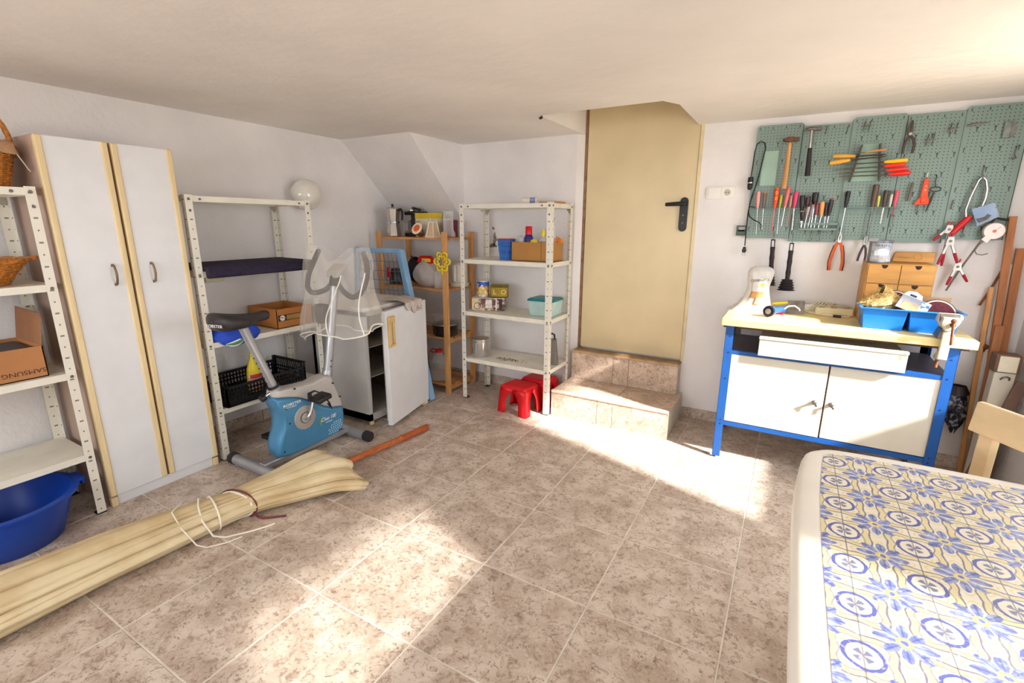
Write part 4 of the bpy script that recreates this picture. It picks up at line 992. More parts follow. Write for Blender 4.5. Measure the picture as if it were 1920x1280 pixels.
# yellow flower trivet hung on the post
def flower(r0, r1, n=48): return [((r0 + r1 * abs(math.cos(3 * a)) ** 0.8) * math.cos(a), (r0 + r1 * abs(math.cos(3 * a)) ** 0.8) * math.sin(a)) for a in [2 * PI * k / n for k in range(n)]]
t = thing('flower_trivet', 'yellow flower-shaped trivet hanging on the pine post', 'trivet', (-0.925, 1.986, 1.075))
MB().ring(flower(0.052, 0.030), flower(0.042, 0.026), -0.008, 0.0, 'y').obj('outer_ring', yel, t, bev=0.001)
MB().ring(flower(0.030, 0.022), flower(0.021, 0.018), -0.008, 0.0, 'y').obj('inner_ring', yel, t, bev=0.001)
for k in range(6):
    a = 2 * PI * k / 6 + PI / 6; MB().bar((0.03 * math.cos(a), -0.004, 0.03 * math.sin(a)), (0.055 * math.cos(a), -0.004, 0.055 * math.sin(a)), 0.008, 0.007, (0, 1, 0)).obj('spoke', yel, t)
MB().box(-0.005, 0.005, -0.006, 0.0, -0.10, -0.045).obj('stem', yel, t)
# white appliance at the right end
t = thing('white_kettle', 'cream plastic jug kettle with a white handle on the pine shelf', 'kettle', (-0.968, 2.265, ZT))
MB().lathe([(0.075, 0), (0.078, 0.012), (0.078, 0.03), (0.066, 0.034), (0.064, 0.18), (0.05, 0.195), (0.012, 0.20)], 28).obj('body', mat('cream_appliance', 'd9d3c0', 0.45, var=0.04), t)
MB().tube([(0.01, -0.062, 0.175), (0.015, -0.085, 0.17), (0.015, -0.087, 0.05), (0.01, -0.066, 0.04)], 0.012, 8).obj('handle', white_plastic, t)
# third board
ZT = 0.466
t = thing('cooking_pot', 'dark enamel cooking pot with a glass lid', 'pot', (-1.02, 2.12, ZT))
MB().lathe([(0.085, 0), (0.098, 0.006), (0.108, 0.085), (0.112, 0.09), (0.104, 0.088), (0.095, 0.012), (0.02, 0.008)], 32).obj('pot', mat('dark_enamel', '2c2220', 0.25, var=0.3, scale=14), t)
l_ = MB().lathe([(0.110, 0.089), (0.108, 0.096), (0.06, 0.108), (0.01, 0.112)], 32).obj('lid', mat('steel_lid', '9c968f', 0.25, 0.6), t)
MB().lathe([(0.006, 0.11), (0.014, 0.125), (0.012, 0.132)], 14).obj('knob', black_plastic, l_)
MB().tube([(-0.105, 0.0, 0.07), (-0.15, -0.02, 0.085), (-0.21, -0.05, 0.095)], 0.007, 8).obj('handle', steel, t)
lathe_thing('glass_bowl', 'clear glass bowl behind the cooking pot', 'bowl', (-1.20, 2.27, ZT), [(0.05, 0), (0.055, 0.004), (0.07, 0.12), (0.072, 0.125), (0.067, 0.12), (0.05, 0.012)], glass)
lathe_thing('red_dish', 'shallow dark red dish behind the fridge', 'dish', (-1.36, 2.15, ZT), [(0.05, 0), (0.06, 0.004), (0.085, 0.03), (0.088, 0.034), (0.08, 0.03), (0.03, 0.01)], mat('dark_red_glaze', '7e2c20', 0.3, var=0.15))
# water jug on the bottom
t = thing('water_jug', 'large clear plastic water jug with a red cap and ring handle', 'bottle', (-1.085, 2.11, 0.071))
pet = clear('clear_pet', 'e2e4e2', 0.20, 0.08)
prof = [(0.06, 0), (0.078, 0.006)] + [(0.080 + (0.003 if k % 2 else -0.002), 0.02 + 0.012 * k) for k in range(11)] + [(0.078, 0.16), (0.055, 0.205), (0.028, 0.225), (0.026, 0.24)]
MB().lathe(prof, 32).obj('body', pet, t, smooth=60)
MB().lathe([(0.029, 0.236), (0.03, 0.258), (0.025, 0.262)], 20).obj('cap', red_plastic, t)
MB().tube([(-0.03, 0.0, 0.245), (-0.055, 0.0, 0.258), (-0.085, -0.005, 0.25), (-0.09, -0.005, 0.235), (-0.07, 0.0, 0.225), (-0.03, 0, 0.235)], 0.005, 7).obj('ring_handle', red_plastic, t)

# ------------------------------------------------------------------ on the back shelf
t = thing('paper_roll', 'small paper roll with blue print lying on the top shelf', 'roll', (-0.265, 2.16, 1.518))
M_ = Matrix.Rotation(rad(90), 4, 'X') @ Matrix.Rotation(rad(28), 4, 'Y')
MB().tube([(-0.045, -0.02, 0), (0.045, 0.02, 0)], 0.022, 20).obj('paper', mat('roll_paper', 'dcd4cc', 0.8, var=0.05), t)
MB().tube([(0.0, 0.0, 0), (0.035, 0.0155, 0)], 0.0225, 20).obj('blue_print', mat('blue_grey_print', '8790b4', 0.7, var=0.25, scale=60), t)
MB().tube([(-0.0455, -0.0202, 0), (-0.0458, -0.0204, 0)], 0.008, 14).obj('hole', ink_black, t)
MB((-0.13, 2.25, 1.497)).box(-0.215, -0.05, 2.20, 2.30, 1.497, 1.512).obj('wood_offcut', pine_x, bev=0.002, label='short flat wood offcut on the top shelf', cat='offcut')
Z2 = 1.101
def basket_mat():
    m = bpy.data.materials.new('pierced_blue_plastic'); m.use_nodes = True; s = Sh(m); s.coords(); n = s.noise(6)
    s.L.new(s.mix(n, lin('2a63b8'), lin('3b7bd0')), s.N['Principled BSDF'].inputs['Base Color']); return m
t = thing('blue_basket', 'small pierced blue plastic basket', 'basket', (-0.446, 2.14, Z2))
bm_ = basket_mat()
c = MB()
for k in range(28):
    a = 2 * PI * k / 28
    for s_ in (0.11, -0.11): c.tube([(0.046 * math.cos(a), 0.046 * math.sin(a), 0.004), (0.054 * math.cos(a + s_ * 1.3), 0.054 * math.sin(a + s_ * 1.3), 0.07), (0.063 * math.cos(a + s_ * 2.6), 0.063 * math.sin(a + s_ * 2.6), 0.14)], 0.0033, 5)
for r_, z_ in ((0.047, 0.004), (0.055, 0.07), (0.060, 0.11), (0.0645, 0.14)): c.tube([(r_ * math.cos(2 * PI * k / 40), r_ * math.sin(2 * PI * k / 40), z_) for k in range(40)], 0.005, 6, closed=True)
c.lathe([(0.047, 0.0), (0.047, 0.004)], 30); c.obj('lattice', bm_, t)
MB().tube([(0.066 * math.cos(2 * PI * k / 40), 0.066 * math.sin(2 * PI * k / 40), 0.147) for k in range(40)], 0.004, 6, closed=True).obj('red_rim', mat('magenta_plastic', 'b02a48', 0.4), t)
MB().lathe([(0.044, 0.004), (0.055, 0.12), (0.05, 0.125)], 24).obj('liner', mat('blue_liner', '244f9c', 0.6), t)
O = (-0.23, 2.17, Z2)
t = thing('bottle_carton', 'brown cardboard box full of bottles on the back shelf', 'box', O)
cb2 = mat('brown_carton', 'b07f45', 0.8, var=0.06)
x0, x1, y0, y1, z0, z1 = -0.372, -0.052, 2.085, 2.275, Z2, Z2 + 0.132; e = 0.004
MB(O).box(x0, x1, y0, y1, z0, z0 + e).box(x0, x0 + e, y0, y1, z0, z1).box(x1 - e, x1, y0, y1, z0, z1).box(x0, x1, y0, y0 + e, z0, z1).box(x0, x1, y1 - e, y1, z0, z1).obj('carton', cb2, t)
MB(O).box(-0.135, -0.128, y0 - 0.0008, y0, z0, z1 + 0.012).obj('seam', mat('carton_seam', '8f6432', 0.8), t)
zb = Z2 + 0.006
bottle('purple_bottle', 'dark purple bottle with a red cap in the cardboard box', (-0.265, 2.15, zb), [(0.03, 0), (0.034, 0.005), (0.034, 0.15), (0.024, 0.175), (0.02, 0.18)], mat('purple_plastic', '2c2470', 0.35, var=0.1), ([(0.025, 0.178), (0.024, 0.232), (0.02, 0.236)], red_plastic))
bottle('detergent_bottle', 'clear detergent bottle with a yellow cap in the cardboard box', (-0.155, 2.16, zb), [(0.03, 0), (0.032, 0.005), (0.032, 0.14), (0.014, 0.165)], pet, ([(0.013, 0.165), (0.014, 0.19), (0.008, 0.215)], yel))
bottle('green_cap_bottle', 'clear water bottle with a green cap in the cardboard box', (-0.105, 2.20, zb), [(0.03, 0), (0.033, 0.005), (0.033, 0.20), (0.013, 0.262), (0.013, 0.275)], pet, ([(0.0155, 0.272), (0.0155, 0.298), (0.014, 0.30)], mat('green_cap', '1f6b3f', 0.4)))
bottle('white_jar', 'translucent white plastic tub in the cardboard box', (-0.335, 2.18, zb), [(0.03, 0), (0.032, 0.005), (0.03, 0.16), (0.02, 0.17)], clear('milky_plastic', 'e8ecf2', 0.55, 0.3))
MB((-0.2, 2.14, zb)).sphere((-0.215, 2.135, zb + 0.125), (0.03, 0.025, 0.022), 16, 10).obj('yellow_sponge', yel, label='yellow rag poking out of the cardboard box', cat='cloth')
MB((-0.09, 2.24, zb)).surf(20, 12, lambda u, v: (-0.085 + 0.04 * math.sin(PI * (0.05 + 0.9 * v)) * math.cos(2 * PI * u) * (1 + 0.2 * math.sin(6 * PI * u)), 2.245 + 0.022 * math.sin(PI * (0.05 + 0.9 * v)) * math.sin(2 * PI * u), zb + 0.10 + 0.055 * v + 0.01 * math.sin(6 * PI * u) * v), wrap=True).obj('orange_cloth', mat('orange_cloth', 'e07a1c', 0.8, var=0.1), smooth=70, label='orange cloth tucked into the cardboard box', cat='cloth')
# third board
Z3 = 0.706
O = (-0.64, 2.16, Z3)
def print_mat(name, cols, scale):
    m = bpy.data.materials.new(name); m.use_nodes = True; s = Sh(m); s.coords()
    v = s.N.new('ShaderNodeTexVoronoi'); v.inputs['Scale'].default_value = scale; s.L.new(s.vec, v.inputs['Vector'])
    sp_ = s.N.new('ShaderNodeSeparateColor'); s.L.new(v.outputs['Color'], sp_.inputs[0])
    r = s.N.new('ShaderNodeValToRGB'); r.color_ramp.interpolation = 'CONSTANT'
    while len(r.color_ramp.elements) < len(cols): r.color_ramp.elements.new(0.5)
    for i, c_ in enumerate(cols): r.color_ramp.elements[i].position = i / len(cols); r.color_ramp.elements[i].color = lin(c_)
    s.L.new(sp_.outputs[0], r.inputs[0]); s.L.new(r.outputs[0], s.N['Principled BSDF'].inputs['Base Color']); s.N['Principled BSDF'].inputs['Roughness'].default_value = 0.45
    return m
t = thing('printed_box', 'flat box with a printed brown and cream picture under two tins', 'box', (-0.62, 2.175, Z3), rad(24))
MB().box(-0.125, 0.125, -0.07, 0.07, 0, 0.096).obj('carton', print_mat('brown_picture_print', ['6b4438', '8c6a52', 'c9b294', '54323a', 'd8c9b2', 'a88a6c', '7d5a68'], 45), t, bev=0.002)
MB().box(-0.126, 0.126, -0.071, 0.071, 0.094, 0.098).obj('top_panel', mat('grey_white_panel', 'cbc8c4', 0.5), t)
MB().box(-0.126, -0.075, -0.0715, -0.0705, 0.004, 0.092).obj('cream_panel', mat('cream_print', 'd3c09a', 0.6, var=0.1, scale=40), t)
wh = MB().ring(circ(0.026, 24, -0.085, 0.036), circ(0.022, 24, -0.085, 0.036), -0.0725, -0.0715, 'y').obj('wheel_print', ink_black, t)
MB().ring(circ(0.020, 24, -0.085, 0.036), circ(0.0185, 24, -0.085, 0.036), -0.0725, -0.0715, 'y').obj('wheel_rim', ink_white, wh)
MB().box(-0.02, 0.03, -0.0715, -0.0705, 0.02, 0.085).obj('white_print', mat('pale_print', 'd9d2cc', 0.6, var=0.2, scale=60), t)
MB().box(0.06, 0.066, -0.0715, -0.0705, 0.0, 0.095).obj('stripe', ink_white, t); MB().box(0.085, 0.110, -0.0715, -0.0705, 0.01, 0.09).obj('dark_print', mat('dark_print', '3a2c2a', 0.6), t)
t = thing('milk_tin', 'tall tin with a red, yellow and blue printed label', 'tin', (-0.665, 2.155, Z3 + 0.099))
MB().lathe([(0.047, 0), (0.048, 0.004), (0.046, 0.006), (0.046, 0.12), (0.048, 0.122), (0.048, 0.127), (0.044, 0.127)], 32).obj('can', mat('tin_plate', 'd6d0c6', 0.3, 0.6), t)
MB().lathe([(0.0466, 0.008), (0.0466, 0.085)], 32).obj('lower_label', print_mat('fruit_print', ['e0d6c4', 'd8a43a', 'd6563a', 'e8e2d4', 'c9b28a', 'e3cf6a'], 60), t)
MB().lathe([(0.0467, 0.084), (0.0467, 0.119)], 32).obj('blue_band', print_mat('blue_print', ['2f55b4', '3d63bf', '2f55b4', 'f0eee8'], 50), t)
t = thing('gold_tin', 'squat gold tin embossed with the letters L and O', 'tin', (-0.545, 2.205, Z3 + 0.099), rad(26))
gold = mat('old_gold', '8a7428', 0.35, 0.75, var=0.2, scale=14)
MB().box(-0.068, 0.068, -0.045, 0.045, 0, 0.085).obj('can', gold, t, bev=0.008, seg=3)
MB().box(-0.070, 0.070, -0.047, 0.047, 0.083, 0.096).obj('lid', gold, t, bev=0.006, seg=3)
pg = mat('pale_gold', 'd9c98a', 0.4, 0.3)
words('lettering', 'L', 0.05, pg, t, (-0.034, -0.0458, 0.042), FY); words('lettering', 'O', 0.05, pg, t, (0.034, -0.0458, 0.042), FY)
t = thing('food_container', 'translucent food container with a teal lid', 'container', (-0.135, 2.18, Z3))
MB().lathe([(0.115, 0), (0.125, 0.005), (0.138, 0.112), (0.134, 0.112), (0.12, 0.008)], 4, ph=PI / 4, sy=0.9).obj('tub', clear('milky_aqua', 'c3e0dc', 0.62, 0.25), t, bev=0.012, seg=3)
MB().lathe([(0.148, 0.110), (0.15, 0.122), (0.13, 0.130), (0.10, 0.128)], 4, ph=PI / 4, sy=0.9).obj('lid', mat('teal_plastic', '17808a', 0.4, var=0.06), t, bev=0.006, seg=3)
# lower board
Z4 = 0.336
t = thing('steel_canister', 'shiny round steel canister with a lid on the lowest shelf', 'canister', (-0.66, 2.10, Z4))
MB().lathe([(0.066, 0), (0.068, 0.004), (0.068, 0.135)], 36).obj('body', mat('polished_steel', 'c9c6c2', 0.2, 0.85, var=0.05), t)
l_ = MB().lathe([(0.070, 0.118), (0.070, 0.146), (0.06, 0.152), (0.01, 0.153)], 36).obj('lid', mat('satin_steel', 'b9b2aa', 0.35, 0.8), t)
MB().cyl((0.0, -0.069, 0.128), (0.0, -0.072, 0.128), 0.007, n=10).obj('stud', dull_steel, l_)
t = thing('box_grater', 'dark steel box grater standing on the lowest shelf', 'grater', (-0.085, 2.20, Z4), rad(20))
def grater_mat():
    m = bpy.data.materials.new('grater_steel'); m.use_nodes = True; s = Sh(m); x, y, z = s.coords()
    hx = s.m('SUBTRACT', s.m('FRACT', s.m('DIVIDE', s.m('ADD', x, y), 0.011)), 0.5); hz = s.m('SUBTRACT', s.m('FRACT', s.m('DIVIDE', z, 0.012)), 0.5)
    r = s.m('SQRT', s.m('ADD', s.m('MULTIPLY', hx, hx), s.m('MULTIPLY', hz, hz)))
    b = s.N['Principled BSDF']; s.L.new(s.mix(s.step(r, 0.22, 0.32), lin('2b2522'), lin('8a827a')), b.inputs['Base Color']); b.inputs['Metallic'].default_value = 0.6; b.inputs['Roughness'].default_value = 0.4
    return m
MB().hexa([(-0.05, -0.04, 0), (0.05, -0.04, 0), (0.05, 0.04, 0), (-0.05, 0.04, 0)], [(-0.033, -0.025, 0.19), (0.033, -0.025, 0.19), (0.033, 0.025, 0.19), (-0.033, 0.025, 0.19)]).obj('body', grater_mat(), t, bev=0.002)
MB().tube([(-0.02, 0, 0.19), (-0.018, 0, 0.222), (0.0, 0, 0.232), (0.018, 0, 0.222), (0.02, 0, 0.19)], 0.007, 8).obj('handle', black_plastic, t)
c = MB()
for k in range(60):
    x, y = -0.42 + 0.10 * random.gauss(0, 0.5), 2.12 + 0.04 * random.gauss(0, 0.5); s_ = 0.003 + 0.004 * random.random(); a = random.random() * 3
    c.box(-s_, s_, -s_ * 0.4, s_ * 0.4, 0, 0.002, Matrix.Translation((x + 0.42, y - 2.12, 0)) @ Matrix.Rotation(a, 4, 'Z'))
c.obj('plaster_flakes', mat('brown_flakes', '7a5c3c', 0.9, var=0.4, scale=90), loc=(-0.42, 2.12, Z4), kind='stuff', label='scatter of brown crumbs on the lowest shelf', cat='crumbs')

# red stools
def stool(label, loc, rz, s=1.0):
    t = thing('plastic_stool', label, 'stool', loc, rz, 'red plastic stools under the back shelf')
    W, D, H = 0.128 * s, 0.105 * s, 0.212 * s
    MB().hexa([(-W * 0.88, -D * 0.88, H - 0.035), (W * 0.88, -D * 0.88, H - 0.035), (W * 0.88, D * 0.88, H - 0.035), (-W * 0.88, D * 0.88, H - 0.035)], [(-W * 0.84, -D * 0.84, H), (W * 0.84, -D * 0.84, H), (W * 0.84, D * 0.84, H), (-W * 0.84, D * 0.84, H)]).obj('seat', red_plastic, t, bev=0.014, seg=3)
    for sx in (-1, 1):
        for sy in (-1, 1):
            c = MB()
            def P(fx, fy, z): k = 1.0 - 0.15 * z / H; return (sx * W * fx * k, sy * D * fy * k, z)
            # corner leg: two webs meeting at the outer edge, flared at the top like an arch
            for (a, b) in (((0.50, 1.0), (1.0, 1.0)), ((1.0, 0.42), (1.0, 1.0))):
                top = H - 0.02
                vs = []
                for i in range(7):
                    q = i / 6; z = top * q; fl_ = 1 - 0.0 ; ex = 0.62 * max(0, (q - 0.45) / 0.55) ** 2
                    ax = a[0] - (ex if a[0] < 1 else 0); ay = a[1] - (ex if a[1] < 1 else 0)
                    o_ = 0.004
                    vs += [P(ax, ay, z), P(b[0], b[1], z)]
                fs = [(2 * i, 2 * i + 1, 2 * i + 3, 2 * i + 2) for i in range(6)]
                c.add(vs, fs)
            c.obj('leg', red_plastic, t, solid=0.006, smooth=50)
    return t
stool('small red plastic stool at the front under the back shelf', (-0.235, 1.985, 0), rad(-8))
stool('red plastic stool tucked behind the front red one', (-0.188, 2.215, 0), rad(-4), 1.0)
# ------------------------------------------------------------------ workbench
O = (1.63, 2.2, 0.0)
t = thing('workbench', 'blue steel workbench with white doors and a pale wooden top', 'workbench', O)
blue_steel = mat('blue_enamel', '154f96', 0.4, var=0.08, scale=6)
top_m = mat('pale_beech_top', 'dec98c', 0.5, var=0.10, scale=4, stretch=(0.6, 6, 4))
MB(O).box(1.095, 2.175, 1.905, 2.485, 0.812, 0.852).obj('worktop', top_m, t, bev=0.004)
lg = None
for (x, y, a) in ((1.12, 1.935, 0), (2.125, 1.935, 90), (2.125, 2.455, 180), (1.12, 2.455, 270)):
    if lg is None: lg = MB().box(0, 0.042, 0, 0.003, 0.012, 0.812).box(0, 0.003, 0, 0.042, 0.012, 0.812).obj('leg', blue_steel, t, loc=(x - O[0], y - O[1], 0), smooth=None)
    else: dup(lg, t, (x - O[0], y - O[1], 0), (0, 0, rad(a)))
    MB(O).cyl((x + (0.012 if x < 1.6 else -0.012), y + (0.012 if y < 2.2 else -0.012), 0), (x + (0.012 if x < 1.6 else -0.012), y + (0.012 if y < 2.2 else -0.012), 0.03), 0.008, n=10).obj('levelling_foot', rust, t)
c = MB(O)
for z_ in (0.75, 0.655, 0.50, 0.245, 0.22):
    for x in (1.145, 2.10): c.prism(circ(0.004, 8, x, z_), 1.9335, 1.9348, 'y')
c.obj('bolt_holes', ink_black, t, kind='stuff')
MB(O).box(1.125, 2.12, 1.938, 1.975, 0.648, 0.668).obj('front_rail', blue_steel, t)
MB(O).box(1.125, 2.12, 1.938, 1.975, 0.215, 0.240).obj('bottom_rail', blue_steel, t)
for x in (1.122, 2.12): MB(O).box(x, x + 0.003, 1.94, 2.45, 0.215, 0.245).obj('side_rail', blue_steel, t)
grey_blue = mat('dark_blue_grey_shelf', '4c4a5c', 0.5, var=0.1)
MB(O).box(1.127, 2.118, 1.96, 2.45, 0.650, 0.662).obj('under_shelf', grey_blue, t)
MB(O).box(1.127, 2.118, 2.452, 2.456, 0.24, 0.80).obj('back_panel', mat('grey_back_panel', 'b5b0b0', 0.6), t)
MB(O).box(1.10, 2.17, 1.99, 2.05, 0.788, 0.812).obj('top_bearer', mat('dark_brown_bearer', '5a3220', 0.6, var=0.2), t)
cab = mat('white_cabinet_enamel', 'cfc9ba', 0.4, var=0.03)
c = MB(O).box(1.160, 1.166, 1.965, 2.45, 0.24, 0.648).box(2.080, 2.086, 1.965, 2.45, 0.24, 0.648).box(1.16, 2.086, 1.965, 2.45, 0.240, 0.246)
c.obj('cabinet', cab, t)
for k, (a, b) in enumerate(((1.162, 1.632), (1.640, 2.084))):
    dd = MB(O).box(a, b, 1.942 - (0.004 if k == 0 else 0), 1.962 - (0.004 if k == 0 else 0), 0.243, 0.646).obj('door', cab, t, bev=0.003)
    x = (1.592, 1.668)[k]
    MB(O).lathe([(0.012, 0), (0.010, 0.006), (0.006, 0.012), (0.007, 0.02), (0.009, 0.026)], 14, M=Matrix.Translation((x, 1.941 - (0.004 if k == 0 else 0), 0.44)) @ Matrix.Rotation(rad(90), 4, 'X')).bar((x, 1.916, 0.44), (x + 0.012, 1.912, 0.425), 0.008, 0.008).obj('knob', dull_steel, dd)
MB(O).box(1.632, 1.640, 1.955, 1.964, 0.243, 0.646).obj('door_gap', mat('dark_brown_gap', '4a2a22', 0.8), t)
dw = MB(O).box(1.295, 1.935, 1.905, 1.925, 0.665, 0.762).obj('drawer', cab, t, bev=0.003)
MB(O).box(1.295, 1.935, 1.925, 2.40, 0.672, 0.745).obj('drawer_box', cab, dw)
MB(O).box(1.292, 1.938, 1.900, 1.93, 0.755, 0.772).obj('drawer_lip', cab, dw, bev=0.005)

# vise
O = (2.055, 1.93, 0.852)
t = thing('bench_vise', 'small cream bench vise clamped to the right end of the workbench', 'vise', O)
iron = mat('cream_cast_iron', 'c6bda6', 0.45, 0.2, var=0.15, scale=20)
MB(O).prism([(2.015, 0.935), (2.02, 0.965), (2.10, 0.965), (2.105, 0.945), (2.085, 0.93), (2.078, 0.905), (2.05, 0.89), (2.03, 0.905)], 1.915, 1.965, 'y').obj('fixed_jaw', iron, t, bev=0.004)
MB(O).prism([(2.02, 0.925), (2.026, 0.955), (2.086, 0.955), (2.09, 0.94), (2.07, 0.90), (2.04, 0.89)], 1.872, 1.905, 'y').obj('moving_jaw', iron, t, bev=0.004)
MB(O).box(2.02, 2.09, 1.905, 1.915, 0.935, 0.968).obj('jaw_plate', dull_steel, t)
MB(O).hexa([(2.02, 1.885, 0.853), (2.085, 1.885, 0.853), (2.085, 1.985, 0.853), (2.02, 1.985, 0.853)], [(2.03, 1.90, 0.90), (2.075, 1.90, 0.90), (2.075, 1.965, 0.90), (2.03, 1.965, 0.90)]).obj('base', dull_steel, t, bev=0.004)
MB(O).prism([(1.880, 0.89), (1.892, 0.89), (1.900, 0.80), (1.955, 0.765), (1.955, 0.745), (1.885, 0.755)], 2.035, 2.072, 'x').obj('clamp_arm', iron, t, bev=0.004)
MB(O).cyl((2.05, 1.945, 0.705), (2.05, 1.945, 0.808), 0.0075, n=10).obj('clamp_screw', rust, t)
MB(O).cyl((2.06, 1.855, 0.925), (2.06, 1.88, 0.925), 0.010, n=12).obj('spindle', rust, t)
MB(O).cyl((2.058, 1.853, 0.945), (2.066, 1.853, 0.835), 0.0055, n=10).sphere((2.058, 1.853, 0.945), 0.011, 10, 8).obj('tommy_bar', rust, t)

# chest of small drawers
O = (1.892, 2.33, 0.853)
t = thing('mini_drawers', 'small pine chest of drawers on the workbench', 'drawer chest', O)
honey = mat('honey_pine', 'c08c48', 0.5, var=0.16, scale=4, stretch=(1, 6, 6))
MB(O).box(1.748, 2.036, 2.225, 2.455, 0.853, 1.165).obj('carcass', honey, t, bev=0.002)
half = mat('finger_slot', '2e1c12', 0.8)
for r_ in range(3):
    for k in range(2):
        a = 1.754 + k * 0.139; z_ = 0.861 + r_ * 0.101
        f_ = MB(O).box(a, a + 0.136, 2.215, 2.228, z_, z_ + 0.096).obj('drawer', honey, t, bev=0.0015)
        MB(O).prism([(a + 0.068 + 0.0135 * math.cos(th), z_ + 0.0965 + 0.019 * math.sin(th)) for th in [PI + PI * i / 12 for i in range(13)]], 2.2135, 2.2155, 'y').obj('finger_slot', half, f_)
O = (1.80, 2.27, 1.166)
t = thing('paint_can', 'grey printed paint can standing on the small pine drawers', 'paint can', (1.797, 2.285, 1.166))
MB().lathe([(0.052, 0), (0.053, 0.003), (0.051, 0.006), (0.051, 0.108), (0.054, 0.111), (0.054, 0.116), (0.049, 0.117), (0.047, 0.112)], 36).obj('can', mat('grey_tin_print', '7c8086', 0.35, 0.4, var=0.25, scale=18), t)
MB().surf(22, 6, lambda u, v: (0.0515 * math.sin((u - 0.42) * 2.2), -0.0515 * math.cos((u - 0.42) * 2.2), 0.008 + 0.095 * v)).obj('label_sheet', mat('grey_white_print', 'a9aeb8', 0.4, var=0.3, scale=34), t)
def on_can(s_, size, z_, m_):
    for i, ch in enumerate(s_):
        a = (i - (len(s_) - 1) / 2) * size * 0.72 / 0.052 + 0.12
        words('lettering', ch, size, m_, t, (0.0522 * math.sin(a), -0.0522 * math.cos(a), z_), (rad(90), 0, a))
on_can('TEXOMAT', 0.017, 0.022, mat('cream_print2', 'e2cf9c', 0.5)); on_can('HOUSE', 0.018, 0.092, mat('dark_grey_print', '4d4a52', 0.5))
MB().surf(14, 8, lambda u, v: (0.0525 * math.sin((u - 0.42) * 1.3), -0.0525 * math.cos((u - 0.42) * 1.3), 0.040 + 0.036 * v * (0.6 + 0.4 * math.sin(PI * u)))).obj('picture', mat('white_splash', 'dfe2e8', 0.4, var=0.2, scale=50), t)
MB().box(-0.062, -0.02, -0.048, -0.040, 0.112, 0.128).obj('clip', chrome, t)
O = (1.96, 2.42, 1.166)
t = thing('wooden_box_lid', 'flat pine lid with a round stamp leaning on the small drawers', 'box lid', O)
MB(O).prism([(1.872, 1.167), (2.052, 1.167), (2.052, 1.222), (1.885, 1.222), (1.878, 1.215)], 2.395, 2.425, 'y').obj('board', honey, t, bev=0.003)
MB(O).ring(circ(0.019, 24, 1.98, 1.197), circ(0.016, 24, 1.98, 1.197), 2.394, 2.396, 'y').obj('stamp', mat('burnt_print', 'a87a3a', 0.7), t)
words('lettering', 'Vino Selecto', 0.011, mat('burnt_print', 'a87a3a', 0.7), t, (1.925 - O[0], 2.394 - O[1], 1.192 - O[2]), FY)

# blue tray with its contents
O = (1.92, 2.08, 0.853)
t = thing('blue_tray', 'bright blue divided plastic tray on the workbench', 'tray', O)
tb = mat('sky_blue_plastic', '146fc8', 0.35, var=0.05)
def bin_(x0, x1, y0, y1, name):
    c = MB(O); z0, z1, e, k = 0.853, 0.957, 0.003, 0.012
    b = [(x0 + k, y0 + k), (x1 - k, y0 + k), (x1 - k, y1 - k), (x0 + k, y1 - k)]; u = [(x0, y0), (x1, y0), (x1, y1), (x0, y1)]
    for i in range(4):
        j = (i + 1) % 4
        c.add([(b[i][0], b[i][1], z0), (b[j][0], b[j][1], z0), (u[j][0], u[j][1], z1), (u[i][0], u[i][1], z1)], [(0, 1, 2, 3)])
    c.add([(p[0], p[1], z0) for p in b], [(0, 1, 2, 3)])
    c.obj(name, tb, t, solid=0.003, smooth=None)
bin_(1.738, 1.918, 1.998, 2.198, 'bin'); bin_(1.926, 2.118, 1.998, 2.198, 'bin')
MB(O).ring([(1.722, 1.985), (2.133, 1.985), (2.133, 2.21), (1.722, 2.21)], [(1.740, 2.0), (2.116, 2.0), (2.116, 2.196), (1.740, 2.196)], 0.954, 0.960, 'z').obj('rim', tb, t, bev=0.002)
MB(O).box(1.914, 1.93, 2.0, 2.196, 0.948, 0.958).obj('divider', tb, t)
fz = mat('straw_fibre', 'd9b878', 0.95, var=0.3, scale=90, bump=1.0, bscale=160)
c = MB((1.80, 2.13, 0.90))
rnd = random.Random(3)
def spg(u, v):
    a = 2 * PI * u; s_ = math.sin(PI * (0.04 + 0.92 * v)) * (1.22 if v < 0.45 else 1.0)
    k = 1 + 0.08 * math.sin(7 * a + 11 * v) + 0.06 * math.sin(13 * a - 9 * v)
    return (1.815 + 0.068 * s_ * math.cos(a) * k, 2.11 + 0.056 * s_ * math.sin(a) * k, 0.90 + 0.135 * (1 - v) - 0.03 * (1 - v) * math.cos(a + 2.5))
c.surf(40, 22, spg, wrap=True)
for k in range(240):
    u, v = rnd.random(), 0.03 + 0.5 * rnd.random(); p = Vector(spg(u, v)); q = (p - Vector((1.822, 2.11, 0.95))).normalized()
    p2 = p + q * 0.009 + Vector((rnd.gauss(0, 0.007), rnd.gauss(0, 0.007), rnd.gauss(0, 0.005)))
    c.tube([p - q * 0.003, (p + p2) / 2 + q * 0.003, p2], 0.0013, 4)
c.obj('fibre_pad', fz, smooth=70, label='tuft of straw-coloured fibre in the blue tray', cat='fibre')
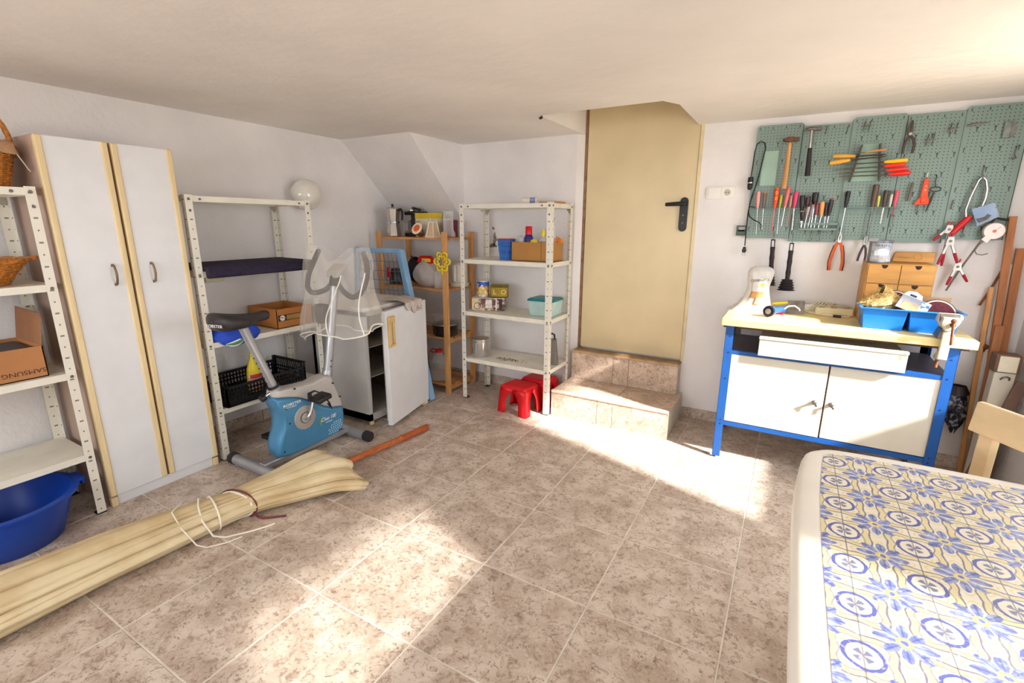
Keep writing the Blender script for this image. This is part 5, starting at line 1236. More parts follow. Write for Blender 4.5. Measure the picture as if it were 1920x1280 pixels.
# sanding discs standing in the tray
def sand_disc(label, c_, r_, tilt, ry):
    t = thing('sanding_disc', label, 'sanding disc', c_, 0, 'sanding discs in the blue tray')
    M_ = Matrix.Rotation(rad(ry), 4, 'Z') @ Matrix.Rotation(rad(90 - tilt), 4, 'X')
    MB().lathe([(r_, -0.003), (r_, 0.001)], 40, M=M_).obj('backing', mat('grey_felt_disc', '55505c', 0.9), t)
    MB().lathe([(r_ * 0.93, 0.001), (r_ * 0.93, 0.0045)], 40, M=M_).obj('cream_edge', mat('cream_backing', 'dccdb4', 0.8), t)
    MB().lathe([(r_ * 0.84, 0.004), (r_ * 0.84, 0.0065)], 40, M=M_).obj('grit', mat('maroon_grit', '5f2a34', 0.9, var=0.2, scale=120), t)
sand_disc('dark sanding disc with pale rim at the right of the blue tray', (2.045, 2.085, 0.934), 0.080, 22, 6)
sand_disc('maroon sanding disc behind the blister pack in the blue tray', (1.882, 2.17, 0.968), 0.068, 14, -8)
O = (1.945, 2.05, 0.93)
t = thing('blister_pack', 'blister pack with a hanging hole and orange label in the blue tray', 'pack', O, 0)
Mx = Matrix.Translation((1.942, 2.045, 0.985)) @ Matrix.Rotation(rad(-30), 4, 'X') @ Matrix.Rotation(rad(24), 4, 'Y')
c = MB(O); c.box(-0.062, 0.062, -0.002, 0.002, -0.045, 0.03, Mx); c.obj('card', mat('grey_blister_card', '8e939c', 0.35, var=0.1), t, bev=0.001)
c = MB(O); c.prism([(-0.062, 0.029), (0.02, 0.029), (0.01, 0.052), (-0.02, 0.062), (-0.05, 0.052)], -0.002, 0.002, 'y'); c.v = [tuple(Mx @ Vector(p)) for p in c.v]; c.obj('hang_tab', mat('clear_grey_tab', 'c9d2da', 0.3), t)
MB(O).box(-0.036, -0.008, -0.003, 0.003, 0.032, 0.042, Mx).obj('hang_hole', mat('hole_dark', '2a2f58', 0.7), t)
MB(O).box(-0.045, 0.025, -0.0032, -0.002, -0.044, 0.0, Mx).obj('orange_label', mat('salmon_label', 'e08a66', 0.5, var=0.15, scale=50), t)
MB(O).box(0.025, 0.060, -0.0032, -0.002, -0.04, 0.028, Mx).obj('blue_label', print_mat('blue_white_print', ['e4edf4', '4f9ad0', 'e4edf4', '3a7ab8'], 70), t)
MB((2.03, 2.16, 0.90)).box(1.955, 2.105, 2.172, 2.178, 0.875, 1.010).obj('sandpaper_sheet', mat('tan_sandpaper', 'b7926c', 0.9, var=0.1), smooth=None, label='tan sandpaper sheet standing at the back of the blue tray', cat='sandpaper')

# cement bag
O = (1.245, 2.28, 0.853)
t = thing('cement_bag', 'half-empty clear plastic cement bag marked CEMENTO', 'bag', O)
bagm = clear('milky_bag', 'dcd9d8', 0.62, 0.25)
def bagp(u, v):
    a = 2 * PI * u
    z = 0.853 + 0.268 * v
    w0 = 0.063 + 0.066 * (1 - v) ** 6 + 0.005 * math.sin(9 * v)
    d0 = 0.046 + 0.045 * (1 - v) ** 5
    if v > 0.86:
        q = math.sqrt(max(0.02, 1 - ((v - 0.86) / 0.141) ** 2)); w0 *= 0.45 + 0.55 * q; d0 *= q
    k = 1 + 0.04 * math.sin(5 * a + 8 * v) + 0.03 * math.sin(11 * a + 3 + 5 * v)
    cx = 1.243 - 0.035 * (1 - v) ** 4
    return (cx + w0 * math.cos(a) * k, 2.28 + d0 * math.sin(a) * k, z)
c = MB(O).surf(56, 30, bagp, wrap=True); c.add([bagp(i / 56, 1.0) for i in range(56)], [tuple(range(56))]); c.obj('film', bagm, t, smooth=70)
cem = MB(O).surf(40, 10, lambda u, v: (1.215 + (0.105 - 0.045 * v) * math.cos(2 * PI * u), 2.28 + (0.075 - 0.035 * v) * math.sin(2 * PI * u), 0.855 + 0.075 * v), wrap=True)
cem.add([(1.215 + 0.06 * math.cos(2 * PI * i / 40), 2.28 + 0.04 * math.sin(2 * PI * i / 40), 0.93) for i in range(40)], [tuple(range(40))]); cem.obj('cement', mat('pale_cement', 'd6cfc2', 0.9, var=0.06), t)
words('lettering', 'CEMENTO', 0.021, ink_black, t, (1.245 - O[0], 2.2285 - O[1], 1.040 - O[2]), (rad(90), rad(-6), rad(3)))
def patch(u0, u1, v0, v1, m_, name, lift=1.012):
    def f(u, v):
        p = Vector(bagp(u0 + (u1 - u0) * u, v0 + (v1 - v0) * v)); q = Vector((1.243, 2.28, p.z)); r = q + (p - q) * lift; return (r.x, r.y, r.z)
    MB(O).surf(10, 6, f).obj(name, m_, t, solid=0.0006)
patch(0.74, 0.86, 0.56, 0.74, ink_white, 'white_label'); patch(0.775, 0.83, 0.575, 0.635, yel, 'yellow_label', 1.03)
patch(0.66, 0.84, 0.30, 0.45, cardboard, 'brown_label'); patch(0.74, 0.87, 0.16, 0.32, mat('pinkish_label', 'c9a184', 0.7, var=0.1), 'lower_label', 1.02)

# torch
O = (1.36, 2.14, 0.88)
t = thing('torch', 'blue and black torch lying on the workbench with a white cord', 'torch', (1.355, 2.15, 0.853))
tbm = mat('cobalt_plastic', '2456c4', 0.35, var=0.08)
M_ = Matrix.Translation((-0.037, -0.075, 0.034)) @ Matrix.Rotation(rad(-24), 4, 'Z') @ Matrix.Rotation(rad(-92), 4, 'X')
MB().lathe([(0.027, 0.0), (0.030, 0.004), (0.027, 0.03), (0.017, 0.055), (0.0165, 0.17), (0.012, 0.178)], 28, M=M_).obj('body', tbm, t)
MB().lathe([(0.0305, -0.010), (0.0315, 0.004), (0.027, 0.006)], 28, M=M_).obj('bezel', black_plastic, t)
MB().lathe([(0.027, -0.0105), (0.016, -0.0108)], 24, M=M_).obj('reflector', mat('dark_reflector', '2a2440', 0.2, 0.5), t)
MB().lathe([(0.016, -0.011), (0.010, -0.0125)], 20, M=M_).obj('lens', mat('grey_lens', '8a8a86', 0.15), t)
MB().tube([(0.036, 0.055, 0.034), (0.055, 0.065, 0.050), (0.085, 0.07, 0.055), (0.11, 0.06, 0.040), (0.115, 0.055, 0.03)], 0.0042, 7).obj('cord', white_cord, t)
O = (1.45, 2.30, 0.853)
t = thing('filling_knife', 'wide steel filling knife with a yellow handle behind the torch', 'filling knife', O)
MB(O).hexa([(1.40, 2.262, 0.854), (1.495, 2.282, 0.854), (1.495, 2.286, 0.854), (1.40, 2.266, 0.854)], [(1.405, 2.305, 0.925), (1.492, 2.325, 0.925), (1.492, 2.328, 0.925), (1.405, 2.308, 0.925)]).obj('blade', dull_steel, t)
MB(O).tube([(1.405, 2.30, 0.912), (1.37, 2.30, 0.906), (1.325, 2.29, 0.90)], [0.006, 0.009, 0.008], 8).obj('handle', yel, t)
MB((1.37, 2.22, 0.853)).box(1.345, 1.392, 2.20, 2.225, 0.8525, 0.862).obj('red_clip', red_plastic, bev=0.003, label='small red plastic clip under the torch', cat='clip')

# power strips and cables
cream_pl = mat('yellowed_plastic', 'd8cba0', 0.45, var=0.08)
def strip(label, loc, rz, L_, m_):
    t = thing('power_strip', label, 'power strip', loc, rz, 'power strips on the workbench')
    MB().box(-L_ / 2, L_ / 2, -0.026, 0.026, 0, 0.042).obj('body', m_, t, bev=0.009, seg=3)
    n = int(L_ / 0.05)
    for k in range(n):
        x = -L_ / 2 + 0.035 + k * (L_ - 0.07) / max(1, n - 1)
        s_ = MB().lathe([(0.018, 0.041), (0.018, 0.0425)], 20, c=(x, 0, 0)).obj('socket', mat('socket_shade', 'bdb08a', 0.5), t)
        MB().lathe([(0.003, 0.0425), (0.003, 0.0432)], 8, c=(x - 0.007, 0, 0)).lathe([(0.003, 0.0425), (0.003, 0.0432)], 8, c=(x + 0.007, 0, 0)).obj('pin_hole', ink_black, s_)
    return t
strip('yellowed power strip nearest the blue tray', (1.64, 2.345, 0.853), rad(8), 0.19, cream_pl)
strip('white power strip with cord wound round it', (1.535, 2.435, 0.853), rad(6), 0.20, white_plastic)
O = (1.60, 2.38, 0.853)
c = MB(O)
for k in range(6):
    x = 1.545 + 0.017 * k; c.tube([(x - 0.02, 2.40, 0.857), (x - 0.012, 2.398, 0.89), (x + 0.008, 2.42, 0.908), (x + 0.016, 2.45, 0.905), (x + 0.018, 2.472, 0.87)], 0.0042, 6)
def loop(cx, cy, rx, ry, z_, ph, n=40, dz=0.004): return [(cx + rx * math.cos(2 * PI * i / n + ph), cy + ry * math.sin(2 * PI * i / n + ph), z_ + dz * math.sin(3 * 2 * PI * i / n)) for i in range(n)]
c.tube([(1.655, 2.46, 0.905), (1.63, 2.46, 0.895), (1.62, 2.44, 0.89), (1.64, 2.42, 0.895), (1.68, 2.42, 0.90), (1.71, 2.44, 0.895), (1.735, 2.46, 0.875), (1.74, 2.44, 0.86), (1.735, 2.40, 0.858)], 0.0045, 7)
c.tube([(1.505, 2.345, 0.858), (1.55, 2.315, 0.858), (1.61, 2.29, 0.857), (1.67, 2.28, 0.857), (1.715, 2.30, 0.857), (1.722, 2.325, 0.858), (1.70, 2.34, 0.86)], 0.0045, 7)
c.tube([(1.50, 2.37, 0.858), (1.545, 2.335, 0.862), (1.60, 2.308, 0.86), (1.64, 2.30, 0.858)], 0.0045, 7)
c.obj('flex_cable', mat('ivory_cable', 'd9cbaa', 0.5, var=0.06), label='coiled ivory extension cable between the power strips', cat='cable')
MB((1.66, 2.29, 0.853)).box(1.635, 1.675, 2.262, 2.276, 0.853, 0.866).obj('dark_plug', black_plastic, bev=0.004, label='small dark plug lying in front of the yellowed power strip', cat='plug')

# ------------------------------------------------------------------ switch and socket
O = (0.945, 2.5, 1.56)
t = thing('switch_and_socket', 'white double wall plate with a switch and a socket', 'wall switch', O)
MB(O).box(0.858, 1.03, 2.489, 2.5, 1.522, 1.598).obj('frame', white_plastic, t, bev=0.003)
MB(O).box(0.870, 0.940, 2.485, 2.490, 1.53, 1.59).obj('rocker', white_plastic, t, bev=0.002)
s_ = MB(O).box(0.950, 1.020, 2.486, 2.490, 1.53, 1.59).obj('socket', white_plastic, t, bev=0.002)
MB(O).prism(circ(0.020, 24, 0.985, 1.56), 2.4845, 2.4862, 'y').obj('well', mat('socket_grey', 'b9b4ac', 0.5), s_)
for x in (0.978, 0.992): MB(O).prism(circ(0.0035, 8, x, 1.56), 2.4838, 2.4848, 'y').obj('pin_hole', ink_black, s_)

# ------------------------------------------------------------------ pegboard
def peg_material():
    m = bpy.data.materials.new('perforated_green_grey_steel'); m.use_nodes = True; s = Sh(m); x, y, z = s.coords()
    def frac(v, p): return s.m('SUBTRACT', s.m('FRACT', s.m('DIVIDE', v, p)), 0.5)
    P = 0.0172
    a = s.m('MULTIPLY', frac(s.m('ADD', x, 1.0), P), P); b = s.m('MULTIPLY', frac(s.m('ADD', z, 1.0), P * 0.95), P * 0.95)
    dot = s.m('LESS_THAN', s.m('SQRT', s.m('ADD', s.m('MULTIPLY', a, a), s.m('MULTIPLY', b, b))), 0.0027)
    KX, KZ = 0.0688, 0.0980
    row = s.m('FLOOR', s.m('DIVIDE', s.m('ADD', z, 1.0), KZ / 1.0))
    sh = s.m('MULTIPLY', s.m('MODULO', row, 2.0), KX / 2)
    u = s.m('MULTIPLY', frac(s.m('ADD', s.m('ADD', x, 1.0), sh), KX), KX); v = s.m('MULTIPLY', frac(s.m('ADD', z, 1.0), KZ), KZ)
    r = s.m('SQRT', s.m('ADD', s.m('MULTIPLY', u, u), s.m('MULTIPLY', v, v)))
    head = s.m('LESS_THAN', r, 0.0056)
    slot = s.m('MULTIPLY', s.m('LESS_THAN', s.m('ABSOLUTE', u), 0.0026), s.m('LESS_THAN', s.m('ABSOLUTE', s.m('ADD', v, 0.010)), 0.010))
    key = s.m('MAXIMUM', head, slot)
    near = s.m('LESS_THAN', s.m('ADD', s.m('ABSOLUTE', u), s.m('ABSOLUTE', s.m('ADD', v, 0.006))), 0.020)
    dot = s.m('MULTIPLY', dot, s.m('SUBTRACT', 1.0, near))
    edge = s.m('MULTIPLY', s.m('LESS_THAN', s.m('ABSOLUTE', x), 0.108), s.m('LESS_THAN', s.m('ABSOLUTE', z), 0.318))
    dark = s.m('MULTIPLY', s.m('MAXIMUM', dot, key), edge)
    n = s.noise(3.0)
    base = s.mix(n, lin('71867f'), lin('82978f'))
    c = s.mix(dark, base, lin('3d4a46'))
    b_ = s.N['Principled BSDF']; s.L.new(c, b_.inputs['Base Color']); b_.inputs['Roughness'].default_value = 0.45
    return m
peg = peg_material()
green_steel = mat('green_grey_steel', '758b84', 0.45, var=0.06)
panels = [(1.118, 1.360, 1.280, 1.937, 0.0), (1.357, 1.600, 1.264, 1.918, 0.006), (1.597, 1.838, 1.280, 1.940, 0.0), (1.834, 2.078, 1.270, 1.933, 0.006), (2.074, 2.318, 1.290, 1.947, 0.0)]
where = ['leftmost green pegboard panel, beside the wall socket', 'second green pegboard panel from the left, behind the claw hammer', 'middle green pegboard panel, behind the row of files', 'fourth green pegboard panel, behind the orange scraper', 'rightmost green pegboard panel, behind the hacksaw']
for k, (x0, x1, z0, z1, dy) in enumerate(panels):
    o = ((x0 + x1) / 2, 2.48 + dy, (z0 + z1) / 2)
    t = thing('pegboard_panel', where[k], 'pegboard', (o[0], 2.5, o[2]), 0, 'steel pegboard panels on the wall')
    hw, hh = (x1 - x0) / 2, (z1 - z0) / 2; ch = 0.011
    MB().prism([(-hw, -hh), (hw, -hh), (hw, hh - ch), (hw - ch, hh), (-hw + ch, hh), (-hw, hh - ch)], -0.001, 0.0, 'y').obj('sheet', peg, t, loc=(0, o[1] - 2.5 - 0.004, 0), smooth=None)
    MB().ring([(-hw, -hh), (hw, -hh), (hw, hh - ch), (hw - ch, hh), (-hw + ch, hh), (-hw, hh - ch)], [(-hw + 0.0025, -hh + 0.0025), (hw - 0.0025, -hh + 0.0025), (hw - 0.0025, hh - ch - 0.001), (hw - ch - 0.001, hh - 0.0025), (-hw + ch + 0.001, hh - 0.0025), (-hw + 0.0025, hh - ch - 0.001)], 0.0, 0.018 - dy, 'y').obj('folded_edge', green_steel, t, loc=(0, o[1] - 2.5 - 0.004, 0), smooth=None)
    MB().box(hw - 0.0025, hw + 0.0008, -0.0008, 0.0, -hh, hh - ch).obj('seam', mat('dark_seam', '2e3835', 0.7), t, loc=(0, o[1] - 2.5 - 0.0045, 0))
YP = 2.474          # front of the panels
def wthing(name, label, cat, x, z, group=None): return thing(name, label, cat, (x, YP, z), 0, group)
def hook(t, O, x, z, L_=0.03, m_=None):
    MB(O).tube([(x, YP + 0.004, z), (x, YP - L_, z), (x, YP - L_ - 0.004, z + 0.006)], 0.0022, 6).obj('hook', m_ or steel, t)
# rails
for (lbl, x0, x1) in (('green steel tool rail holding seven screwdrivers at the left', 1.122, 1.396), ('green steel tool rail at the right of the small tool rack', 1.600, 1.875)):
    O = ((x0 + x1) / 2, YP, 1.44); t = thing('tool_rail', lbl, 'tool rail', O, 0, 'tool rails on the pegboard')
    MB(O).box(x0, x1, YP - 0.003, YP - 0.0005, 1.424, 1.458).obj('back_plate', green_steel, t)
    MB(O).box(x0, x1, YP - 0.034, YP - 0.003, 1.4555, 1.458).obj('ledge', green_steel, t)
O = (1.503, YP, 1.34); t = thing('tool_rack', 'narrow green rack holding a cluster of short screwdrivers', 'tool rack', O)
MB(O).box(1.403, 1.603, YP - 0.045, YP - 0.0005, 1.330, 1.343).obj('tray', green_steel, t, bev=0.002)
MB(O).box(1.403, 1.603, YP - 0.045, YP - 0.041, 1.362, 1.372).obj('front_bar', green_steel, t)
for x in (1.405, 1.60): MB(O).box(x - 0.002, x + 0.002, YP - 0.045, YP - 0.0005, 1.33, 1.374).obj('end_plate', green_steel, t)
# screwdrivers: top, collar, tip, radius, handle colour, blade colour
def driver(label, top, mid, tip, r_, col, blade=None, y=None, cap=None):
    y = YP - 0.020 if y is None else y
    O = (mid[0], YP, mid[1]); t = thing('screwdriver', label, 'screwdriver', O, 0, 'screwdrivers on the pegboard')
    m_ = mat('handle_' + col, col, 0.35, var=0.08)
    p = lambda q: (top[0] + (mid[0] - top[0]) * q, y, top[1] + (mid[1] - top[1]) * q)
    MB(O).tube([p(0), p(0.03), p(0.25), p(0.6), p(0.8), p(0.88), p(1.0)], [r_ * 0.72, r_ * 0.95, r_, r_ * 0.92, r_ * 0.78, r_ * 0.62, r_ * 0.7], 10).obj('handle', m_, t)
    if cap: MB(O).tube([p(-0.03), p(0.05)], [r_ * 0.8, r_ * 0.98], 10).obj('end_cap', mat('handle_' + cap, cap, 0.35, var=0.08), t)
    MB(O).tube([(mid[0], y, mid[1]), (tip[0], y, tip[1])], [r_ * 0.28, r_ * 0.26], 8).obj('blade', blade or steel, t)
    return t
pinkm = mat('salmon_sleeve', 'c97a78', 0.45)
driver('pink screwdriver with a bright blade at the left end of the rail', (1.166, 1.56), (1.170, 1.458), (1.180, 1.304), 0.0115, 'e39a94')
driver('smoky brown screwdriver with an orange end beside the leftmost pink one', (1.202, 1.551), (1.203, 1.458), (1.208, 1.334), 0.0105, '6f5f55', cap='c97a4a')
t = driver('red and orange insulated screwdriver with a long pink sleeve', (1.266, 1.575), (1.263, 1.457), (1.265, 1.305), 0.0145, 'd8461c', pinkm, cap='e8761c')
for z_ in (1.515, 1.548): MB((1.263, YP, 1.457)).ring(circ(0.006, 16, 1.2655, z_, 0.010), circ(0.003, 16, 1.2655, z_, 0.006), YP - 0.0355, YP - 0.0345, 'y').obj('yellow_mark', mat('amber_print', 'f0b02a', 0.4), t)
driver('slim yellow-green screwdriver beside the insulated one', (1.292, 1.535), (1.290, 1.457), (1.295, 1.305), 0.008, 'b5b428')
driver('long salmon-pink screwdriver tilted on the rail', (1.326, 1.580), (1.318, 1.466), (1.312, 1.353), 0.0125, 'd86d6c')
driver('thin tan screwdriver with a pink blade', (1.345, 1.531), (1.345, 1.453), (1.344, 1.356), 0.0075, 'b98a70', pinkm)
driver('hot pink screwdriver at the right end of the left rail', (1.369, 1.552), (1.367, 1.458), (1.371, 1.330), 0.0125, 'd83a6c')
rk = YP - 0.026
driver('thick black screwdriver standing at the left end of the small rack', (1.402, 1.530), (1.408, 1.442), (1.414, 1.345), 0.0145, '1f1b1d', y=rk)
driver('short black screwdriver with an orange end low in the small rack', (1.414, 1.438), (1.417, 1.384), (1.418, 1.345), 0.0125, '2c211c', y=rk - 0.018, cap='d8843a')
driver('black and red screwdriver second from the left in the small rack', (1.432, 1.520), (1.433, 1.455), (1.436, 1.345), 0.0115, '4a2226', y=rk)
driver('clear grey screwdriver in the small rack with a bare blade', (1.442, 1.465), (1.438, 1.412), (1.433, 1.345), 0.009, 'a69a98', y=rk - 0.018)
driver('large black ball-handled screwdriver standing tallest in the rack', (1.467, 1.545), (1.467, 1.470), (1.466, 1.345), 0.0165, '1c1719', y=rk)
driver('violet-grey screwdriver with a red end in the rack', (1.463, 1.476), (1.456, 1.405), (1.451, 1.345), 0.0085, '8d7f92', y=rk - 0.018, cap='c4502e')
driver('dark red translucent screwdriver in the middle of the rack', (1.484, 1.482), (1.484, 1.418), (1.484, 1.345), 0.0095, '8a3b4c', y=rk)
driver('orange-tan thick screwdriver in the small rack', (1.507, 1.493), (1.510, 1.412), (1.504, 1.345), 0.013, 'd69a58', y=rk - 0.006)
driver('slim black screwdriver right of the orange-tan one', (1.528, 1.487), (1.531, 1.410), (1.532, 1.345), 0.0095, '241d1f', y=rk)
driver('black screwdriver with a red end at the right of the rack', (1.551, 1.506), (1.547, 1.412), (1.545, 1.345), 0.0115, '2a2023', y=rk, cap='b8432a')
driver('black screwdriver alone at the left of the right rail', (1.625, 1.548), (1.622, 1.458), (1.617, 1.299), 0.0115, '1d191b')
driver('tall brown wooden chisel-handled driver on the right rail', (1.750, 1.580), (1.747, 1.458), (1.744, 1.301), 0.015, '5b4338', dull_steel)
driver('small yellow and white screwdriver on the right rail', (1.770, 1.520), (1.772, 1.462), (1.773, 1.417), 0.007, 'd6cc4a', dull_steel)
driver('dark brown screwdriver with a bright white blade on the right rail', (1.799, 1.548), (1.799, 1.458), (1.797, 1.370), 0.0115, '4b3a33', white_plastic)
driver('black screwdriver with a cream stripe on the right rail', (1.825, 1.527), (1.825, 1.460), (1.824, 1.400), 0.0075, 'cfc9b6', black_plastic)
driver('bright pink screwdriver with a red blade on the right rail', (1.848, 1.548), (1.846, 1.462), (1.841, 1.408), 0.010, 'd8546a', mat('red_sleeve', 'b03a40', 0.4))

# hammers
O = (1.402, YP, 1.77); t = thing('claw_hammer', 'claw hammer with a steel shaft and dark rubber grip', 'hammer', O)
MB(O).tube([(1.355, YP - 0.035, 1.872), (1.372, YP - 0.035, 1.890), (1.392, YP - 0.035, 1.895), (1.412, YP - 0.035, 1.892)], [0.003, 0.007, 0.011, 0.012], 10).tube([(1.412, YP - 0.035, 1.892), (1.428, YP - 0.035, 1.892), (1.430, YP - 0.035, 1.892), (1.446, YP - 0.035, 1.892)], [0.010, 0.010, 0.0125, 0.0125], 12).obj('head', dull_steel, t)
MB(O).cyl((1.402, YP - 0.035, 1.895), (1.405, YP - 0.035, 1.78), 0.0075, n=12).obj('shaft', steel, t)
MB(O).tube([(1.405, YP - 0.035, 1.79), (1.407, YP - 0.035, 1.74), (1.409, YP - 0.035, 1.69), (1.411, YP - 0.035, 1.638)], [0.0105, 0.0125, 0.013, 0.0145], 12).obj('grip', dark_rubber, t)
MB(O).tube([(1.385, YP + 0.004, 1.80), (1.385, YP - 0.045, 1.80)], 0.0025, 6).tube([(1.428, YP + 0.004, 1.815), (1.428, YP - 0.045, 1.815)], 0.0025, 6).obj('hook', dull_steel, t)
O = (1.30, YP, 1.70); t = thing('hammer', 'wooden-handled hammer hanging on the left pegboard panel', 'hammer', O)
MB(O).hexa([(1.262, YP - 0.048, 1.838), (1.29, YP - 0.050, 1.828), (1.29, YP - 0.018, 1.828), (1.262, YP - 0.022, 1.838)], [(1.262, YP - 0.048, 1.846), (1.29, YP - 0.050, 1.858), (1.29, YP - 0.018, 1.858), (1.262, YP - 0.022, 1.846)]).box(1.288, 1.318, YP - 0.050, YP - 0.018, 1.828, 1.858).box(1.318, 1.346, YP - 0.046, YP - 0.022, 1.832, 1.854).obj('head', mat('rusty_brown_steel', '6b5044', 0.6, 0.5, var=0.3, scale=30), t, bev=0.003)
MB(O).tube([(1.301, YP - 0.034, 1.862), (1.300, YP - 0.034, 1.80), (1.300, YP - 0.034, 1.68), (1.300, YP - 0.034, 1.57)], [0.011, 0.0105, 0.0135, 0.0145], 10, flat=0.75).obj('handle', pine, t)
hook(t, O, 1.286, 1.822, 0.05); hook(t, O, 1.316, 1.822, 0.05)
# green plate hung on the left panel
O = (1.205, YP, 1.69); t = thing('steel_plate', 'plain green steel plate hooked on the left panel', 'plate', O)
MB(O).box(1.165, 1.250, YP - 0.006, YP - 0.002, 1.592, 1.792).obj('sheet', mat('smooth_green_steel', '8fac9c', 0.4), t, bev=0.001)
MB(O).box(1.162, 1.167, YP - 0.012, YP - 0.002, 1.592, 1.792).obj('edge', green_steel, t)
# hanging lead with lamp holder and plug
O = (1.13, YP, 1.5); t = thing('hanging_lead', 'black lead with a lamp holder and plug hung at the left of the pegboard', 'cable', O)
yy = YP - 0.014
c = MB(O).tube([(1.113, yy, 1.640), (1.116, yy, 1.70), (1.118, yy, 1.79), (1.126, yy, 1.835), (1.146, yy, 1.848), (1.166, yy, 1.838), (1.174, yy, 1.81), (1.168, yy, 1.75), (1.158, yy, 1.67), (1.146, yy, 1.60), (1.132, yy, 1.54), (1.123, yy, 1.48), (1.120, yy, 1.42), (1.121, yy, 1.33), (1.124, yy, 1.23)], 0.0035, 7)
c.tube([(1.120, yy, 1.44), (1.124, yy - 0.01, 1.468), (1.140, yy - 0.01, 1.47), (1.155, yy - 0.028, 1.463)], 0.003, 6).tube([(1.121, yy, 1.44), (1.132, yy - 0.01, 1.41), (1.158, yy - 0.034, 1.39), (1.190, yy - 0.034, 1.375), (1.206, yy - 0.03, 1.355), (1.204, yy - 0.02, 1.338)], 0.0032, 6)
c.obj('cable', black_plastic, t)
MB(O).lathe([(0.007, 0.0), (0.014, 0.01), (0.015, 0.035), (0.012, 0.04), (0.016, 0.045), (0.014, 0.075)], 16, M=Matrix.Translation((1.113, yy, 1.570))).obj('lamp_holder', black_plastic, t)
MB(O).lathe([(0.0152, 0.038), (0.0152, 0.047)], 16, M=Matrix.Translation((1.113, yy, 1.570))).obj('ring', steel, t)
MB(O).prism([(1.116, 1.225), (1.130, 1.225), (1.136, 1.200), (1.132, 1.188), (1.114, 1.188), (1.110, 1.200)], YP - 0.022, YP - 0.006, 'y').obj('plug', black_plastic, t, bev=0.004)
for x in (1.117, 1.130): MB(O).cyl((x, yy, 1.188), (x, yy, 1.168), 0.0022, n=8).obj('pin', steel, t)
hook(t, O, 1.146, 1.838, 0.025)
O = (1.09, 2.5, 1.325); t = thing('bracket_plate', 'dark slotted wall bracket at the lower left corner of the pegboard', 'bracket', O)
MB(O).ring([(1.062, 1.293), (1.122, 1.293), (1.122, 1.356), (1.062, 1.356)], [(1.072, 1.328), (1.112, 1.328), (1.112, 1.347), (1.072, 1.347)], 2.482, 2.487, 'y').box(1.072, 1.112, 2.482, 2.487, 1.319, 1.328).box(1.062, 1.072, 2.487, 2.5, 1.30, 1.35).obj('frame', mat('dark_green_steel', '4b5a52', 0.5), t, smooth=None)

# files in their holder
O = (1.69, YP, 1.70); t = thing('file_holder', 'green steel file holder with two notched combs', 'tool holder', O)
MB(O).prism([(1.655, 1.796), (1.732, 1.796), (1.757, 1.60), (1.625, 1.60)], YP - 0.004, YP - 0.001, 'y').obj('plate', mat('smooth_green_steel', '8fac9c', 0.4), t)
MB(O).bar((1.652, YP - 0.022, 1.79), (1.622, YP - 0.022, 1.60), 0.008, 0.04, (0, 1, 0)).obj('comb', mat('dark_comb', '584c46', 0.5, 0.3), t)
MB(O).bar((1.733, YP - 0.022, 1.792), (1.757, YP - 0.022, 1.60), 0.008, 0.04, (0, 1, 0)).obj('comb', mat('dark_comb', '584c46', 0.5, 0.3), t)
def file_(label, a, b, tip, r_, col, metal=None, y=None, name='file'):
    y = YP - 0.048 if y is None else y
    O = (b[0], YP, b[1]); t = thing(name, label, name.replace('_', ' '), O, 0, 'files and chisels on the pegboard')
    A_, B_, T_ = Vector((a[0], y, a[1])), Vector((b[0], y, b[1])), Vector((tip[0], y, tip[1]))
    MB(O).tube([A_, A_.lerp(B_, 0.06), A_.lerp(B_, 0.5), A_.lerp(B_, 0.92), B_], [r_ * 0.75, r_, r_ * 1.02, r_ * 0.75, r_ * 0.6], 12).obj('handle', mat('handle_' + col, col, 0.35, var=0.08), t)
    MB(O).tube([B_, B_.lerp(T_, 0.12), B_.lerp(T_, 0.8), T_], [r_ * 0.35, r_ * 0.55, r_ * 0.5, r_ * 0.25], 8, flat=0.6).obj('blade', metal or dull_steel, t)
amber = 'e0a53c'
file_('upper amber-handled chisel pointing right', (1.523, 1.736), (1.628, 1.731), (1.766, 1.733), 0.0115, amber, mat('dark_blade', '54463f', 0.45, 0.6), name='chisel')
file_('lower amber-handled chisel pointing right', (1.512, 1.699), (1.606, 1.711), (1.764, 1.721), 0.0115, amber, mat('dark_blade', '54463f', 0.45, 0.6), y=YP - 0.066, name='chisel')
file_('slim orange-handled file above the amber chisels', (1.762, 1.757), (1.672, 1.750), (1.622, 1.745), 0.0055, 'c98a4c')
file_('yellow-handled file topmost of the right-hand handles', (1.862, 1.698), (1.762, 1.694), (1.585, 1.690), 0.0105, 'e8b820')
file_('red-handled file directly under the yellow one', (1.856, 1.679), (1.764, 1.671), (1.530, 1.665), 0.0105, 'dc2a1e')
file_('second red-handled file from the bottom of the holder', (1.870, 1.656), (1.778, 1.649), (1.560, 1.645), 0.0105, 'd93024')
file_('lowest red-handled file in the holder', (1.882, 1.634), (1.790, 1.627), (1.565, 1.626), 0.0115, 'd8261c', y=YP - 0.052)
